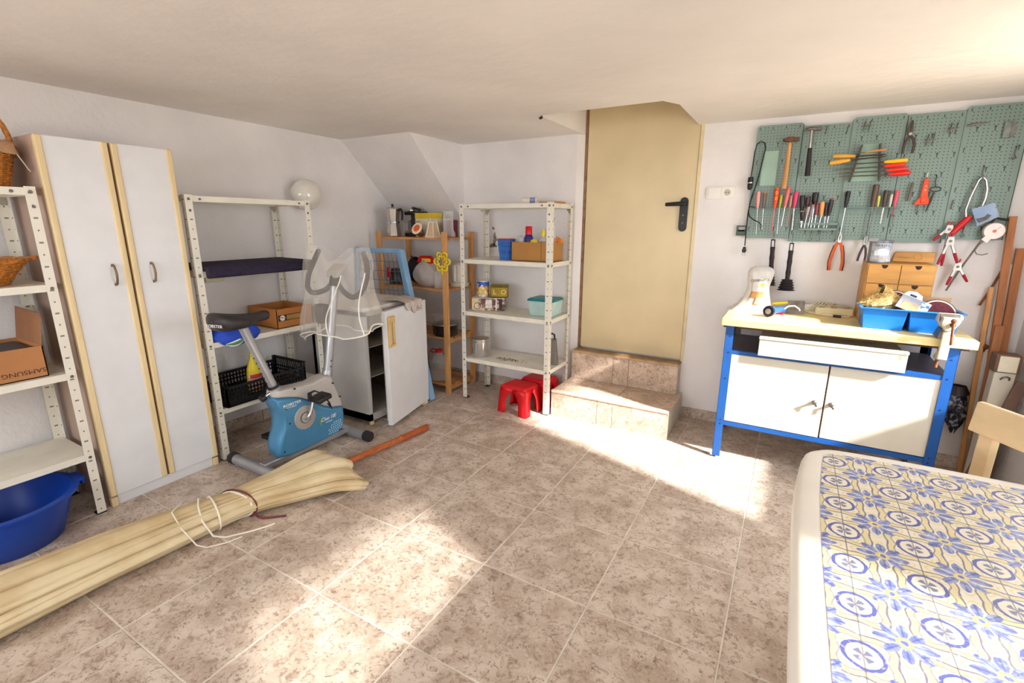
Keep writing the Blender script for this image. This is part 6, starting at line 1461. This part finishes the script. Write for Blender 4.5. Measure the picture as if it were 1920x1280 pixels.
# black pliers
def pliers(name, label, O, pts_l, pts_r, head, pivot, r_, hm, steelm, y, under=None):
    t = thing(name, label, 'pliers', O)
    for pts in (pts_l, pts_r):
        h_ = MB(O).tube([(p[0], y, p[1]) for p in pts], [r_ * 0.8] + [r_] * (len(pts) - 2) + [r_ * 0.9], 10).obj('handle', hm, t)
        if under: MB(O).tube([(p[0] + (0.004 if pts is pts_r else -0.004), y + 0.002, p[1]) for p in pts[1:]], r_ * 0.85, 8).obj('grip_edge', under, h_)
    for s_ in (-1, 1): MB(O).prism([(head[0] + s_ * a, b) for a, b in ((0.0008, head[1]), (0.005, head[1]), (0.011, head[1] - (head[1] - pivot[1]) * 0.6), (0.010, pivot[1] - 0.006), (0.0008, pivot[1] - 0.006))], y - 0.006, y + 0.006, 'y').obj('jaw', steelm, t, bev=0.002)
    MB(O).cyl((pivot[0], y - 0.009, pivot[1]), (pivot[0], y + 0.006, pivot[1]), 0.007, n=14).obj('rivet', steel, t)
    return t
t = pliers('long_pliers', 'dark brown pincers hanging open over the fourth panel', (1.856, YP, 1.82), [(1.856, 1.828), (1.843, 1.80), (1.838, 1.77), (1.838, 1.735)], [(1.856, 1.828), (1.874, 1.805), (1.882, 1.775), (1.879, 1.735)], (1.854, 1.90), (1.856, 1.832), 0.0065, mat('dark_brown_grip', '4a3a36', 0.5), mat('dark_pincer_steel', '5e524b', 0.45, 0.6, var=0.3), YP - 0.016)
hook(t, (1.856, YP, 1.82), 1.848, 1.842, 0.03)
# orange scraper
O = (1.965, YP, 1.54); t = thing('orange_scraper', 'bright orange plastic scraper hanging on the fourth panel', 'scraper', O)
org = mat('orange_plastic', 'ee4a22', 0.4, var=0.06)
MB(O).prism([(1.953, 1.600), (1.962, 1.612), (1.972, 1.600), (1.982, 1.51), (1.995, 1.482), (1.998, 1.470), (1.928, 1.470), (1.932, 1.482), (1.950, 1.51)], YP - 0.016, YP - 0.008, 'y').obj('body', org, t, bev=0.003)
MB(O).box(1.954, 1.978, YP - 0.024, YP - 0.015, 1.478, 1.508).obj('clamp', org, t, bev=0.003)
for z_ in (1.545, 1.565): MB(O).prism(circ(0.0045, 12, 1.965, z_), YP - 0.0175, YP - 0.0155, 'y').obj('rivet', mat('pale_orange', 'f0a070', 0.4), t)
hook(t, O, 1.962, 1.602, 0.022); MB(O).tube([(1.963, YP - 0.01, 1.61), (1.963, YP - 0.012, 1.635)], 0.002, 6).obj('hanger', white_plastic, t)
# spare hooks on the board: each a bent wire
def spare(label, x, z, shape=0):
    O = (x, YP, z)
    pts = {0: [(x, YP + 0.003, z + 0.035), (x, YP - 0.006, z + 0.033), (x - 0.003, YP - 0.008, z), (x - 0.006, YP - 0.016, z - 0.008), (x - 0.004, YP - 0.03, z - 0.002)],
           1: [(x, YP + 0.003, z + 0.03), (x + 0.002, YP - 0.008, z + 0.026), (x, YP - 0.010, z - 0.01), (x + 0.008, YP - 0.012, z - 0.028), (x - 0.004, YP - 0.014, z - 0.034), (x - 0.012, YP - 0.014, z - 0.024)]}[shape]
    MB(O).tube(pts, 0.0026, 6).obj('peg_hook', dull_steel, label=label, cat='hook', group='bare wire hooks on the pegboard')
spare('bare wire hook near the top of the second panel', 1.475, 1.872); spare('bare wire hook at the top right of the second panel', 1.575, 1.865)
spare('bare wire hook under the orange scraper', 1.951, 1.432); spare('bare wire hook left of the hacksaw', 2.092, 1.455)
spare('double-bent hook at the right edge of the last panel', 2.285, 1.715, 1); spare('bare wire hook above the hacksaw', 2.182, 1.630, 1)
spare('curved hook below the small rack, left one', 1.474, 1.300, 1); spare('curved hook below the small rack, right one', 1.517, 1.300, 1)
spare('wire hook near the red handle at the bottom of the last panel', 2.158, 1.335, 1); spare('wire hook at the lower left of the fourth panel', 1.852, 1.385, 1)
for lbl, x, z in (('double wire tool holder high on the fourth panel', 2.030, 1.845), ('double wire tool holder left of centre on the fourth panel', 1.945, 1.797), ('cross-shaped wire holder at the top of the middle panel', 1.660, 1.890)):
    O = (x, YP, z); c = MB(O)
    c.tube([(x - 0.022, YP - 0.012, z - 0.002), (x + 0.022, YP - 0.012, z + 0.002)], 0.0025, 6)
    for k in (-0.012, 0.012): c.tube([(x + k + 0.005, YP + 0.003, z + 0.03), (x + k, YP - 0.010, z), (x + k - 0.003, YP - 0.012, z - 0.025), (x + k - 0.003, YP - 0.024, z - 0.028)], 0.0025, 6)
    c.obj('wire_holder', dull_steel, label=lbl, cat='hook')
O = (2.0, YP, 1.53); c = MB(O).tube([(2.001, YP + 0.003, 1.622), (2.003, YP - 0.01, 1.615), (2.000, YP - 0.012, 1.585), (2.006, YP - 0.012, 1.562)], 0.0028, 6)
c.tube([(1.985 + 0.022 + 0.022 * math.cos(a), YP - 0.014, 1.548 + 0.012 * math.sin(a)) for a in [2 * PI * k / 20 for k in range(20)]], 0.003, 6, closed=True).tube([(2.004, YP - 0.014, 1.537), (1.996, YP - 0.014, 1.49), (1.985, YP - 0.014, 1.432)], [0.004, 0.006, 0.003], 8)
c.obj('wire_tool', mat('dark_wire', '4a4440', 0.5, 0.5), label='twisted dark wire tool beside the orange scraper', cat='wire tool')
O = (1.905, YP, 1.53); MB(O).tube([(1.908, YP - 0.012, 1.585), (1.905, YP - 0.012, 1.54), (1.903, YP - 0.012, 1.49)], [0.006, 0.007, 0.007], 8).obj('steel_punch', mat('brown_grey_steel', '6f665e', 0.5, 0.4), label='dull grey punch left of the orange scraper', cat='punch')
O = (2.12, YP, 1.86); MB(O).tube([(2.080, YP - 0.012, 1.855), (2.11, YP - 0.012, 1.858), (2.135, YP - 0.012, 1.860), (2.165, YP - 0.012, 1.862)], [0.005, 0.006, 0.004, 0.002], 8).obj('steel_scriber', dull_steel, label='thin steel scriber lying high on the last panel', cat='scriber')
O = (2.245, YP, 1.82); t = thing('door_latch', 'dull grey metal latch fitting high on the last panel', 'latch', O)
MB(O).box(2.222, 2.250, YP - 0.012, YP - 0.002, 1.785, 1.860).obj('plate', mat('latch_grey', '7d8480', 0.45, 0.5, var=0.25, scale=40), t, bev=0.002); MB(O).prism([(2.250, 1.852), (2.270, 1.858), (2.264, 1.842), (2.272, 1.826), (2.262, 1.806), (2.268, 1.79), (2.250, 1.788)], YP - 0.010, YP - 0.004, 'y').obj('bolt', dull_steel, t)

# plungers
def plunger(label, x, ztop, zneck, zcup, rc, tilt, y):
    O = (x, YP, ztop); t = thing('plunger', label, 'plunger', O, 0, 'black sink plungers under the pegboard')
    X = lambda z: x + (ztop - z) * tilt
    MB(O).ring([(X(ztop) - 0.012, ztop), (X(ztop) + 0.012, ztop), (X(ztop - 0.05) + 0.012, ztop - 0.05), (X(ztop - 0.05) - 0.012, ztop - 0.05)], [(X(ztop) - 0.0065, ztop - 0.007), (X(ztop) + 0.0065, ztop - 0.007), (X(ztop - 0.05) + 0.0065, ztop - 0.045), (X(ztop - 0.05) - 0.0065, ztop - 0.045)], y - 0.007, y + 0.007, 'y').obj('eye', dark_rubber, t, bev=0.003)
    n = 8; pts = []; rs = []
    for i in range(n + 1):
        z = ztop - 0.048 + (zneck - ztop + 0.048) * i / n; pts.append((X(z), y, z)); rs.append(0.0125 if i % 3 else 0.0145)
    MB(O).tube(pts, rs, 14).obj('handle', dark_rubber, t)
    prof = []
    h_ = zneck - zcup
    for i in range(9): prof.append((rc * (0.66 + 0.36 * i / 8) * (1.04 if i % 2 == 0 else 0.80), -h_ * i / 8))
    MB(O).lathe([(0.013, 0.004)] + prof, 24, c=(X(zneck), y, zneck)).obj('bellows', dark_rubber, t, smooth=60)
    MB(O).tube([(X(ztop), YP + 0.003, 1.312), (X(ztop), YP - 0.02, 1.308), (X(ztop), y, ztop + 0.012), (X(ztop), y - 0.004, ztop - 0.004), (X(ztop), y - 0.01, ztop + 0.004)], 0.0024, 6).obj('hook', steel, t)
plunger('narrow black plunger hanging at the left under the pegboard', 1.280, 1.275, 1.060, 0.995, 0.034, 0.05, YP - 0.048)
plunger('wide black bellows plunger hanging under the pegboard', 1.382, 1.256, 1.035, 0.972, 0.047, 0.01, YP - 0.056)
# orange pliers
t = pliers('orange_pliers', 'orange and black handled pliers hanging under the pegboard', (1.62, YP, 1.25), [(1.618, 1.268), (1.606, 1.245), (1.595, 1.20), (1.588, 1.15), (1.592, 1.10)], [(1.622, 1.268), (1.634, 1.245), (1.645, 1.20), (1.652, 1.15), (1.650, 1.10)], (1.620, 1.322), (1.620, 1.268), 0.0085, mat('orange_grip', 'd8602a', 0.4), steel, YP - 0.016, mat('dark_plum_grip', '3a2230', 0.5))
hook(t, (1.62, YP, 1.25), 1.618, 1.29, 0.03)
# dark pliers behind the paint can
pliers('dark_pliers', 'dark-handled pliers hanging half behind the paint can', (1.74, YP, 1.25), [(1.742, 1.255), (1.734, 1.23), (1.725, 1.19), (1.722, 1.16)], [(1.742, 1.255), (1.752, 1.23), (1.757, 1.19), (1.755, 1.16)], (1.743, 1.31), (1.742, 1.258), 0.006, mat('dark_brown_grip', '4a3a36', 0.5), steel, YP - 0.014)

# hacksaw with its blister bag, red handle, clamps
O = (2.18, YP, 1.5); t = thing('hacksaw', 'hacksaw with a bright bow frame and a red handle', 'hacksaw', O); y = YP - 0.03
MB(O).tube([(2.150, y, 1.405), (2.143, y, 1.44), (2.150, y, 1.50), (2.168, y, 1.585), (2.180, y, 1.602), (2.196, y, 1.585), (2.208, y, 1.54), (2.209, y, 1.495), (2.203, y, 1.46)], 0.007, 9).obj('bow', steel, t)
MB(O).tube([(2.168, y, 1.408), (2.145, y, 1.375), (2.122, y, 1.340), (2.104, y, 1.312)], [0.014, 0.0165, 0.0155, 0.011], 12).obj('handle', mat('red_enamel', 'c41a24', 0.3, var=0.06), t)
hook(t, O, 2.180, 1.596, 0.04)
O = (2.215, YP, 1.42); t = thing('blue_blister_pack', 'blue blister pack hanging below the hacksaw', 'pack', O); y = YP - 0.055
MB(O).prism([(2.160, 1.442), (2.240, 1.472), (2.266, 1.405), (2.195, 1.362)], y - 0.001, y + 0.001, 'y').obj('card', mat('blue_card', '4f83b8', 0.3, var=0.15, scale=14), t)
MB(O).prism([(2.185, 1.395), (2.215, 1.405), (2.225, 1.42), (2.240, 1.412), (2.225, 1.39), (2.20, 1.375)], y - 0.006, y - 0.001, 'y').obj('dark_part', mat('dark_plum', '3b2a34', 0.5), t)
MB(O).prism([(2.158, 1.445), (2.242, 1.476), (2.270, 1.405), (2.195, 1.358)], y - 0.008, y - 0.006, 'y').obj('blister', glass, t)
O = (2.268, YP, 1.335); t = thing('dial_scale', 'round white dial of a hanging scale in a dark case', 'scale', O); y = YP - 0.05
MB(O).lathe([(0.044, 0.0), (0.046, 0.006), (0.046, 0.02), (0.04, 0.024)], 36, M=Matrix.Translation((2.268, y + 0.026, 1.335)) @ Matrix.Rotation(rad(90), 4, 'X')).obj('case', mat('grey_brown_case', '8a807a', 0.4, 0.4), t)
fc = MB(O).prism(circ(0.0395, 36, 2.268, 1.335), y, y + 0.003, 'y').obj('dial', mat('dial_white', 'e8e0dc', 0.4), t)
MB(O).prism(circ(0.008, 16, 2.268, 1.335), y - 0.0015, y, 'y').obj('hub', mat('salmon_hub', 'd8786a', 0.5), fc); MB(O).bar((2.268, y - 0.001, 1.335), (2.288, y - 0.001, 1.357), 0.002, 0.001, (0, 1, 0)).obj('needle', mat('salmon_hub', 'd8786a', 0.5), fc)
MB(O).prism([(2.225, 1.293), (2.248, 1.275), (2.262, 1.297), (2.240, 1.313)], y - 0.002, y + 0.004, 'y').obj('tag', white_plastic, t)
MB(O).tube([(2.25, y + 0.01, 1.375), (2.262, y + 0.01, 1.40), (2.29, YP - 0.02, 1.395), (2.318, YP - 0.02, 1.39)], 0.006, 8).obj('hanger', dark_rubber, t)
MB(O).tube([(2.232, y + 0.012, 1.296), (2.17, y + 0.016, 1.13), (2.135, y + 0.018, 1.02)], 0.0045, 8).obj('stem', dull_steel, t)
MB(O).tube([(2.238, y + 0.01, 1.285), (2.222, y + 0.01, 1.262), (2.212, y + 0.01, 1.235), (2.222, y + 0.01, 1.218), (2.245, y + 0.01, 1.214), (2.265, y + 0.01, 1.222)], 0.0025, 7).obj('wire_hook', dull_steel, t)
def spring_clamp(label, O_, apex, l_, r_, y, flip=1):
    t = thing('spring_clamp', label, 'clamp', (apex[0], YP, apex[1]), 0, 'spring clamps under the pegboard'); O = (apex[0], YP, apex[1])
    redv = mat('red_vinyl', 'a8202e', 0.35)
    for e in (l_, r_):
        a = Vector((apex[0], y, apex[1])); b = Vector((e[0], y, e[1])); m1 = a.lerp(b, 0.62)
        arm = MB(O).bar(a, m1, 0.013, 0.010, (0, 1, 0)).obj('arm', steel, t, bev=0.002)
        MB(O).tube([m1.lerp(a, 0.08), m1.lerp(b, 0.5), b], [0.0075, 0.0075, 0.0055], 8).obj('vinyl_tip', redv, arm)
    MB(O).prism([(apex[0] - 0.012, apex[1] + 0.012), (apex[0] + 0.012, apex[1] + 0.012), (apex[0] + 0.018, apex[1] - 0.030 * flip), (apex[0] - 0.018, apex[1] - 0.030 * flip)], y - 0.011, y - 0.006, 'y').obj('bridge', mat('pale_steel', 'b0aca6', 0.3, 0.7), t)
    MB(O).cyl((apex[0], y - 0.014, apex[1] - 0.01), (apex[0], y + 0.008, apex[1] - 0.01), 0.007, n=12).obj('pivot', dull_steel, t)
    for s_ in (-1, 1): MB(O).bar((apex[0] + s_ * 0.004, y, apex[1] + 0.005), (apex[0] + s_ * 0.007, y, apex[1] + 0.03), 0.007, 0.008, (0, 1, 0)).obj('jaw', redv, t, bev=0.002)
    return t
spring_clamp('large steel spring clamp with red tips beside the pine drawers', None, (2.105, 1.292), (2.074, 1.158), (2.154, 1.168), YP - 0.045)
spring_clamp('lower spring clamp with long red tips hanging from the other', None, (2.160, 1.160), (2.133, 1.050), (2.213, 1.072), YP - 0.030)
spring_clamp('grey spring clamp hanging behind the red-handled hacksaw', None, (2.095, 1.352), (2.040, 1.282), (2.096, 1.150), YP - 0.022)
MB((2.32, 2.48, 1.05)).tube([(2.356, 2.478, 1.18), (2.327, 2.478, 1.06), (2.292, 2.478, 0.948)], 0.006, 8).obj('iron_rod', rust, label='rusty iron rod leaning diagonally on the wall in the corner', cat='rod')

# ------------------------------------------------------------------ corner timber
def plank(label, a, b, wd, th, m_, up=(0, 1, 0), name='plank'):
    MB(((a[0] + b[0]) / 2, (a[1] + b[1]) / 2, min(a[2], b[2]))).bar(a, b, wd, th, up).obj(name, m_, bev=0.002, label=label, cat='plank', group='timber leaning in the corner')
red_pine = mat('reddish_pine', 'ab6e44', 0.6, var=0.2, scale=4, stretch=(6, 6, 0.7))
plank('tall reddish plank leaning in the right corner', (2.405, 2.36, 0.01), (2.334, 2.465, 1.408), 0.030, 0.020, red_pine)
plank('second reddish plank leaning at the right edge', (2.435, 2.385, 0.01), (2.395, 2.478, 1.25), 0.034, 0.020, red_pine)
plank('short orange batten with a pale top leaning in the corner', (2.352, 2.40, 0.01), (2.318, 2.468, 1.05), 0.020, 0.020, pine)
plank('white painted board leaning between the reddish planks', (2.385, 2.42, 0.01), (2.366, 2.488, 1.17), 0.05, 0.012, white_plastic)
plank('broad short plank standing behind the white tool box', (2.372, 2.34, 0.01), (2.368, 2.40, 0.86), 0.036, 0.02, red_pine)
plank('dark brown board slanting across the white tool box', (2.30, 2.12, 0.02), (2.44, 2.20, 0.62), 0.045, 0.02, mat('dark_brown_board', '6e5448', 0.7, var=0.15))
O = (2.39, 2.27, 0.0); t = thing('white_tool_case', 'tall narrow white case with a brown metal lid clasp in the corner', 'case', O)
MB(O).box(2.345, 2.425, 2.24, 2.315, 0.0, 0.65).obj('body', mat('ivory_case', 'd5cdbb', 0.5, var=0.05), t, bev=0.004)
MB(O).box(2.338, 2.432, 2.236, 2.318, 0.65, 0.74).obj('brown_band', mat('brown_case', '6e4f3c', 0.6), t, bev=0.003)
MB(O).box(2.350, 2.420, 2.228, 2.2365, 0.655, 0.735).obj('front_plate', mat('ivory_plate', 'd8cfb8', 0.5), t, bev=0.002)
MB(O).tube([(2.372, 2.238, 0.615), (2.376, 2.225, 0.63), (2.388, 2.222, 0.635), (2.400, 2.225, 0.63), (2.404, 2.238, 0.615)], 0.004, 7).obj('handle', dull_steel, t)
O = (2.37, 2.5, 0.76); t = thing('wall_tap', 'old brass tap on the wall above the white case', 'tap', O)
MB(O).cyl((2.335, 2.5, 0.712), (2.335, 2.455, 0.712), 0.010, n=12).obj('pipe', rust, t); MB(O).sphere((2.335, 2.452, 0.715), (0.016, 0.014, 0.016), 14, 10).obj('valve', dull_steel, t); MB(O).cyl((2.342, 2.445, 0.728), (2.352, 2.44, 0.742), 0.013, n=12).obj('knob', rust, t)
# crumpled dark cloth hung below
O = (2.28, 2.45, 0.24); t = thing('crumpled_bag', 'crumpled dark blue patterned bag hanging on the wall beside the workbench', 'bag', O)
def rumple(u, v):
    a = 2 * PI * u; s_ = math.sin(PI * (0.03 + 0.94 * v)) ** 0.6
    k = 1 + 0.16 * math.sin(5 * a + 9 * v) + 0.10 * math.sin(9 * a - 13 * v)
    return (2.265 + (0.030 + 0.035 * v) * s_ * math.cos(a) * k + 0.03 * (1 - v), 2.44 + 0.045 * s_ * math.sin(a) * k, 0.24 + 0.245 * v + 0.015 * math.sin(3 * a))
def dark_print():
    m = bpy.data.materials.new('dark_patterned_nylon'); m.use_nodes = True; s = Sh(m); s.coords(); n = s.noise(22, 4, None, 1.5)
    c_ = s.mix(s.step(n, 0.5, 0.62), lin('221f2a'), lin('8b8f9c')); b = s.N['Principled BSDF']; s.L.new(c_, b.inputs['Base Color']); b.inputs['Roughness'].default_value = 0.35; return m
MB(O).surf(44, 24, rumple, wrap=True).obj('nylon', dark_print(), t, smooth=60)
MB(O).surf(30, 8, lambda u, v: (2.275 + (0.055 + 0.012 * math.sin(4 * 2 * PI * u)) * math.cos(2 * PI * u) * (1 - 0.4 * v), 2.445 + 0.045 * math.sin(2 * PI * u) * (1 - 0.3 * v), 0.455 + 0.05 * v), wrap=True).obj('collar', mat('dark_plum_nylon', '2a2026', 0.5), t, smooth=60)

# boards and skateboard-like deck on the floor behind the chair
O = (2.3, 1.85, 0.0)
plank('long plank lying flat on the floor right of the workbench', (2.21, 1.25, 0.012), (2.24, 2.10, 0.012), 0.10, 0.02, pale_wood, (0, 0, 1))
plank('white painted board lying on the floor beside the long plank', (2.325, 1.30, 0.012), (2.335, 2.02, 0.012), 0.05, 0.02, white_plastic, (0, 0, 1))
O = (2.43, 1.78, 0.0); t = thing('patterned_deck', 'small white and dark blue patterned deck leaning low by the right wall', 'board', O)
MB(O).hexa([(2.375, 1.70, 0.16), (2.455, 1.55, 0.16), (2.465, 1.56, 0.16), (2.385, 1.71, 0.16)], [(2.375, 1.76, 0.235), (2.455, 1.60, 0.235), (2.465, 1.61, 0.235), (2.385, 1.77, 0.235)]).obj('deck', mat('white_deck', 'd6d2d4', 0.4), t, bev=0.01, seg=3)
MB(O).box(2.38, 2.47, 1.58, 1.75, 0.0, 0.165).obj('support', mat('brown_crate', '8a5e3e', 0.7, var=0.15), t)
MB(O).hexa([(2.388, 1.672, 0.18), (2.43, 1.594, 0.18), (2.433, 1.597, 0.18), (2.391, 1.675, 0.18)], [(2.388, 1.70, 0.215), (2.43, 1.620, 0.215), (2.433, 1.623, 0.215), (2.391, 1.703, 0.215)]).obj('dark_motif', mat('navy_print', '2b2436', 0.5), t, bev=0.008, seg=3)

# ------------------------------------------------------------------ garden table
def azulejo():
    m = bpy.data.materials.new('azulejo_oilcloth'); m.use_nodes = True; s = Sh(m); x, y, z = s.coords()
    P = 0.1195
    def cell(off):
        a = s.m('SUBTRACT', s.m('FRACT', s.m('ADD', s.m('DIVIDE', x, P), off + 0.5)), 0.5); b = s.m('SUBTRACT', s.m('FRACT', s.m('ADD', s.m('DIVIDE', y, P), off + 0.5)), 0.5)
        r = s.m('SQRT', s.m('ADD', s.m('MULTIPLY', a, a), s.m('MULTIPLY', b, b))); th = s.m('ARCTAN2', b, a)
        return a, b, r, th
    n = s.noise(60, 3); n2 = s.noise(9, 3); n3 = s.noise(120, 2)
    a, b, r, th = cell(0.0); fa, fb, fr, fth = cell(0.5)
    def band(v, c_, w_, soft=0.012): return s.m('SUBTRACT', 1.0, s.step(s.m('ABSOLUTE', s.m('SUBTRACT', v, c_)), w_, w_ + soft))
    wr = s.m('MULTIPLY_ADD', s.m('SUBTRACT', n, 0.5), 0.05, r); wf = s.m('MULTIPLY_ADD', s.m('SUBTRACT', n, 0.5), 0.10, fr)
    base = s.mix(n2, lin('e0d8c2'), lin('ebe5d8'))
    # wide yellow scallop between the motifs
    sc = s.m('MULTIPLY_ADD', s.m('COSINE', s.m('MULTIPLY', th, 4.0)), 0.055, wr)
    col = s.mix(s.m('MULTIPLY', band(sc, 0.365, 0.028, 0.025), 0.75), base, lin('dccd8c'))
    col = s.mix(s.m('MULTIPLY', band(sc, 0.425, 0.008, 0.014), 0.85), col, lin('5a5878'))
    col = s.mix(s.m('MULTIPLY', band(sc, 0.315, 0.006, 0.012), 0.75), col, lin('6a6480'))
    # ring and four-petal heart
    col = s.mix(s.m('MULTIPLY', band(wr, 0.225, 0.020), 0.95), col, lin('4a55a4'))
    pet = s.m('MULTIPLY', s.step(s.m('ABSOLUTE', s.m('SINE', s.m('MULTIPLY', th, 2.0))), 0.45, 0.75), s.m('SUBTRACT', 1.0, s.step(wr, 0.11, 0.135)))
    col = s.mix(s.m('MULTIPLY', pet, 0.85), col, lin('4e588e'))
    # eight-petalled blue flower
    lob = s.m('ABSOLUTE', s.m('COSINE', s.m('MULTIPLY', fth, 4.0)))
    pr = s.m('MULTIPLY_ADD', lob, -0.19, wf)
    petal = s.m('MULTIPLY', s.m('SUBTRACT', 1.0, s.step(pr, 0.150, 0.185)), s.m('MULTIPLY', s.step(wf, 0.075, 0.10), s.step(lob, 0.12, 0.35)))
    col = s.mix(s.m('MULTIPLY', petal, 0.9), col, s.mix(s.step(n, 0.35, 0.65), lin('5566ae'), lin('96a4d2')))
    vein = s.m('MULTIPLY', petal, s.m('SUBTRACT', 1.0, s.step(s.m('ABSOLUTE', s.m('SINE', s.m('MULTIPLY', fth, 4.0))), 0.12, 0.3)))
    col = s.mix(s.m('MULTIPLY', vein, 0.6), col, lin('3f4c98'))
    curl = s.m('MULTIPLY', band(pr, 0.235, 0.010, 0.012), s.step(lob, 0.3, 0.6))
    col = s.mix(s.m('MULTIPLY', curl, 0.7), col, lin('d8c878'))
    col = s.mix(s.m('MULTIPLY', band(wf, 0.075, 0.016), 0.9), col, lin('dcc873')); col = s.mix(s.m('SUBTRACT', 1.0, s.step(wf, 0.035, 0.05)), col, lin('6a78b4'))
    # thin joint lines and wear
    col = s.mix(s.m('MULTIPLY', s.m('SUBTRACT', 1.0, s.step(s.m('ABSOLUTE', a), 0.006, 0.014)), 0.75), col, lin('60606e'))
    col = s.mix(s.m('MULTIPLY', s.step(n3, 0.58, 0.7), 0.35), col, lin('e8e4da'))
    bs = s.N['Principled BSDF']; s.L.new(col, bs.inputs['Base Color']); bs.inputs['Roughness'].default_value = 0.35; bs.inputs['Specular IOR Level'].default_value = 0.4
    return m
O = (1.565, 0.540, 0.0)
t = thing('garden_table', 'white plastic garden table with rounded corners at the right edge', 'table', (1.565, 0.54, 0.0))
O = (1.565, 0.54, 0.0)
X0, X1, Y0, Y1 = 1.466, 2.345, -0.78, 0.665
def outline(ins, n=10):
    x0, x1, y0, y1 = X0 + ins, X1 - ins, Y0 + ins, Y1 - ins; r = max(0.02, 0.085 - ins); pts = []
    bow = 0.022
    def side(p, q, nx, ny, L_):
        out = []
        for i in range(1, n):
            k = i / n; b_ = 0.0
            out.append((p[0] + (q[0] - p[0]) * k, p[1] + (q[1] - p[1]) * k))
        return out
    cs = [((x1 - r, y1 - r), 0), ((x0 + r, y1 - r), 90), ((x0 + r, y0 + r), 180), ((x1 - r, y0 + r), 270)]
    for (c_, a0) in cs:
        for i in range(9):
            a = rad(a0 + 90 * i / 8); pts.append((c_[0] + r * math.cos(a), c_[1] + r * math.sin(a)))
    out = []
    cx, cy = (x0 + x1) / 2, (y0 + y1) / 2
    for i, p in enumerate(pts):
        q = pts[(i + 1) % len(pts)]; d_ = math.hypot(q[0] - p[0], q[1] - p[1]); m_ = max(1, int(d_ / 0.06))
        for k in range(m_): out.append((p[0] + (q[0] - p[0]) * k / m_, p[1] + (q[1] - p[1]) * k / m_))
    # sides bow outward, corners pulled in
    res = []
    for (px, py) in out:
        u, v = (px - cx) / ((X1 - X0) / 2), (py - cy) / ((Y1 - Y0) / 2)
        res.append((px - (0.035 * u * max(0, abs(v)) ** 3), py - (0.03 * v * abs(u) ** 3)))
    return res
tp = mat('white_resin', 'e9e5dd', 0.38, var=0.03)
loops = [(outline(0.012), 0.655), (outline(0.004), 0.66), (outline(0.0), 0.695), (outline(0.006), 0.712), (outline(0.02), 0.719), (outline(0.05), 0.720)]
c = MB(O); n = len(loops[0][0]); vs = []
loops = [([l[0][int(i * len(l[0]) / n)] for i in range(n)] if len(l[0]) != n else l[0], l[1]) for l in loops]
for (l, z_) in loops: vs += [(p[0], p[1], z_) for p in l]
fs = []
for k in range(len(loops) - 1):
    for i in range(n): fs.append((k * n + i, k * n + (i + 1) % n, (k + 1) * n + (i + 1) % n, (k + 1) * n + i))
fs.append(tuple((len(loops) - 1) * n + i for i in range(n))); fs.append(tuple(range(n))[::-1])
c.add(vs, fs); c.obj('tabletop', tp, t, smooth=50)
for (x, y) in ((1.58, 0.52), (2.24, 0.52), (1.58, -0.64), (2.24, -0.64)):
    MB(O).hexa([(x - 0.025, y - 0.025, 0), (x + 0.025, y - 0.025, 0), (x + 0.025, y + 0.025, 0), (x - 0.025, y + 0.025, 0)], [(x - 0.04, y - 0.04, 0.66), (x + 0.04, y - 0.04, 0.66), (x + 0.04, y + 0.04, 0.66), (x - 0.04, y + 0.04, 0.66)]).obj('leg', tp, t, bev=0.008)
tl = outline(0.055)
c = MB((1.565, 0.54, 0.72)).prism(tl, 0.7203, 0.7212, 'z').obj('patterned_cover', azulejo(), smooth=None, label='blue and yellow tile-patterned oilcloth on the white table', cat='tablecloth')

# ------------------------------------------------------------------ wooden chair
ang = math.atan2(-0.12, 0.082)
t = thing('wooden_chair', 'plain pale wooden chair pushed against the far side of the table', 'chair', (1.95, 1.0, 0), ang)
cw = mat('pale_chair_wood', 'd9c199', 0.45, var=0.10, scale=4, stretch=(1, 1, 3))
W = 0.40
# local x runs along the back, local y points away from the seat
MB().hexa([(0.0, -0.004, 0.728), (W, -0.004, 0.728), (W, 0.018, 0.728), (0.0, 0.018, 0.728)], [(0.0, 0.008, 0.824), (W, 0.008, 0.824), (W, 0.030, 0.824), (0.0, 0.030, 0.824)]).obj('backrest', cw, t, bev=0.005, seg=3)
for x in (0.045, W - 0.045):
    MB().hexa([(x - 0.022, -0.01, 0.0), (x + 0.022, -0.01, 0.0), (x + 0.022, 0.03, 0.0), (x - 0.022, 0.03, 0.0)], [(x - 0.022, 0.018, 0.80), (x + 0.022, 0.018, 0.80), (x + 0.022, 0.042, 0.80), (x - 0.022, 0.042, 0.80)]).obj('back_leg', cw, t, bev=0.003)
    MB().box(x - 0.02, x + 0.02, -0.36, -0.32, 0, 0.43).obj('front_leg', cw, t, bev=0.003)
    MB().box(x - 0.012, x + 0.012, -0.33, -0.005, 0.19, 0.22).obj('stretcher', cw, t)
MB().box(0.01, W - 0.01, -0.38, 0.0, 0.43, 0.452).obj('seat', cw, t, bev=0.006)
MB().box(0.06, W - 0.06, 0.0, 0.018, 0.38, 0.43).obj('apron', cw, t)
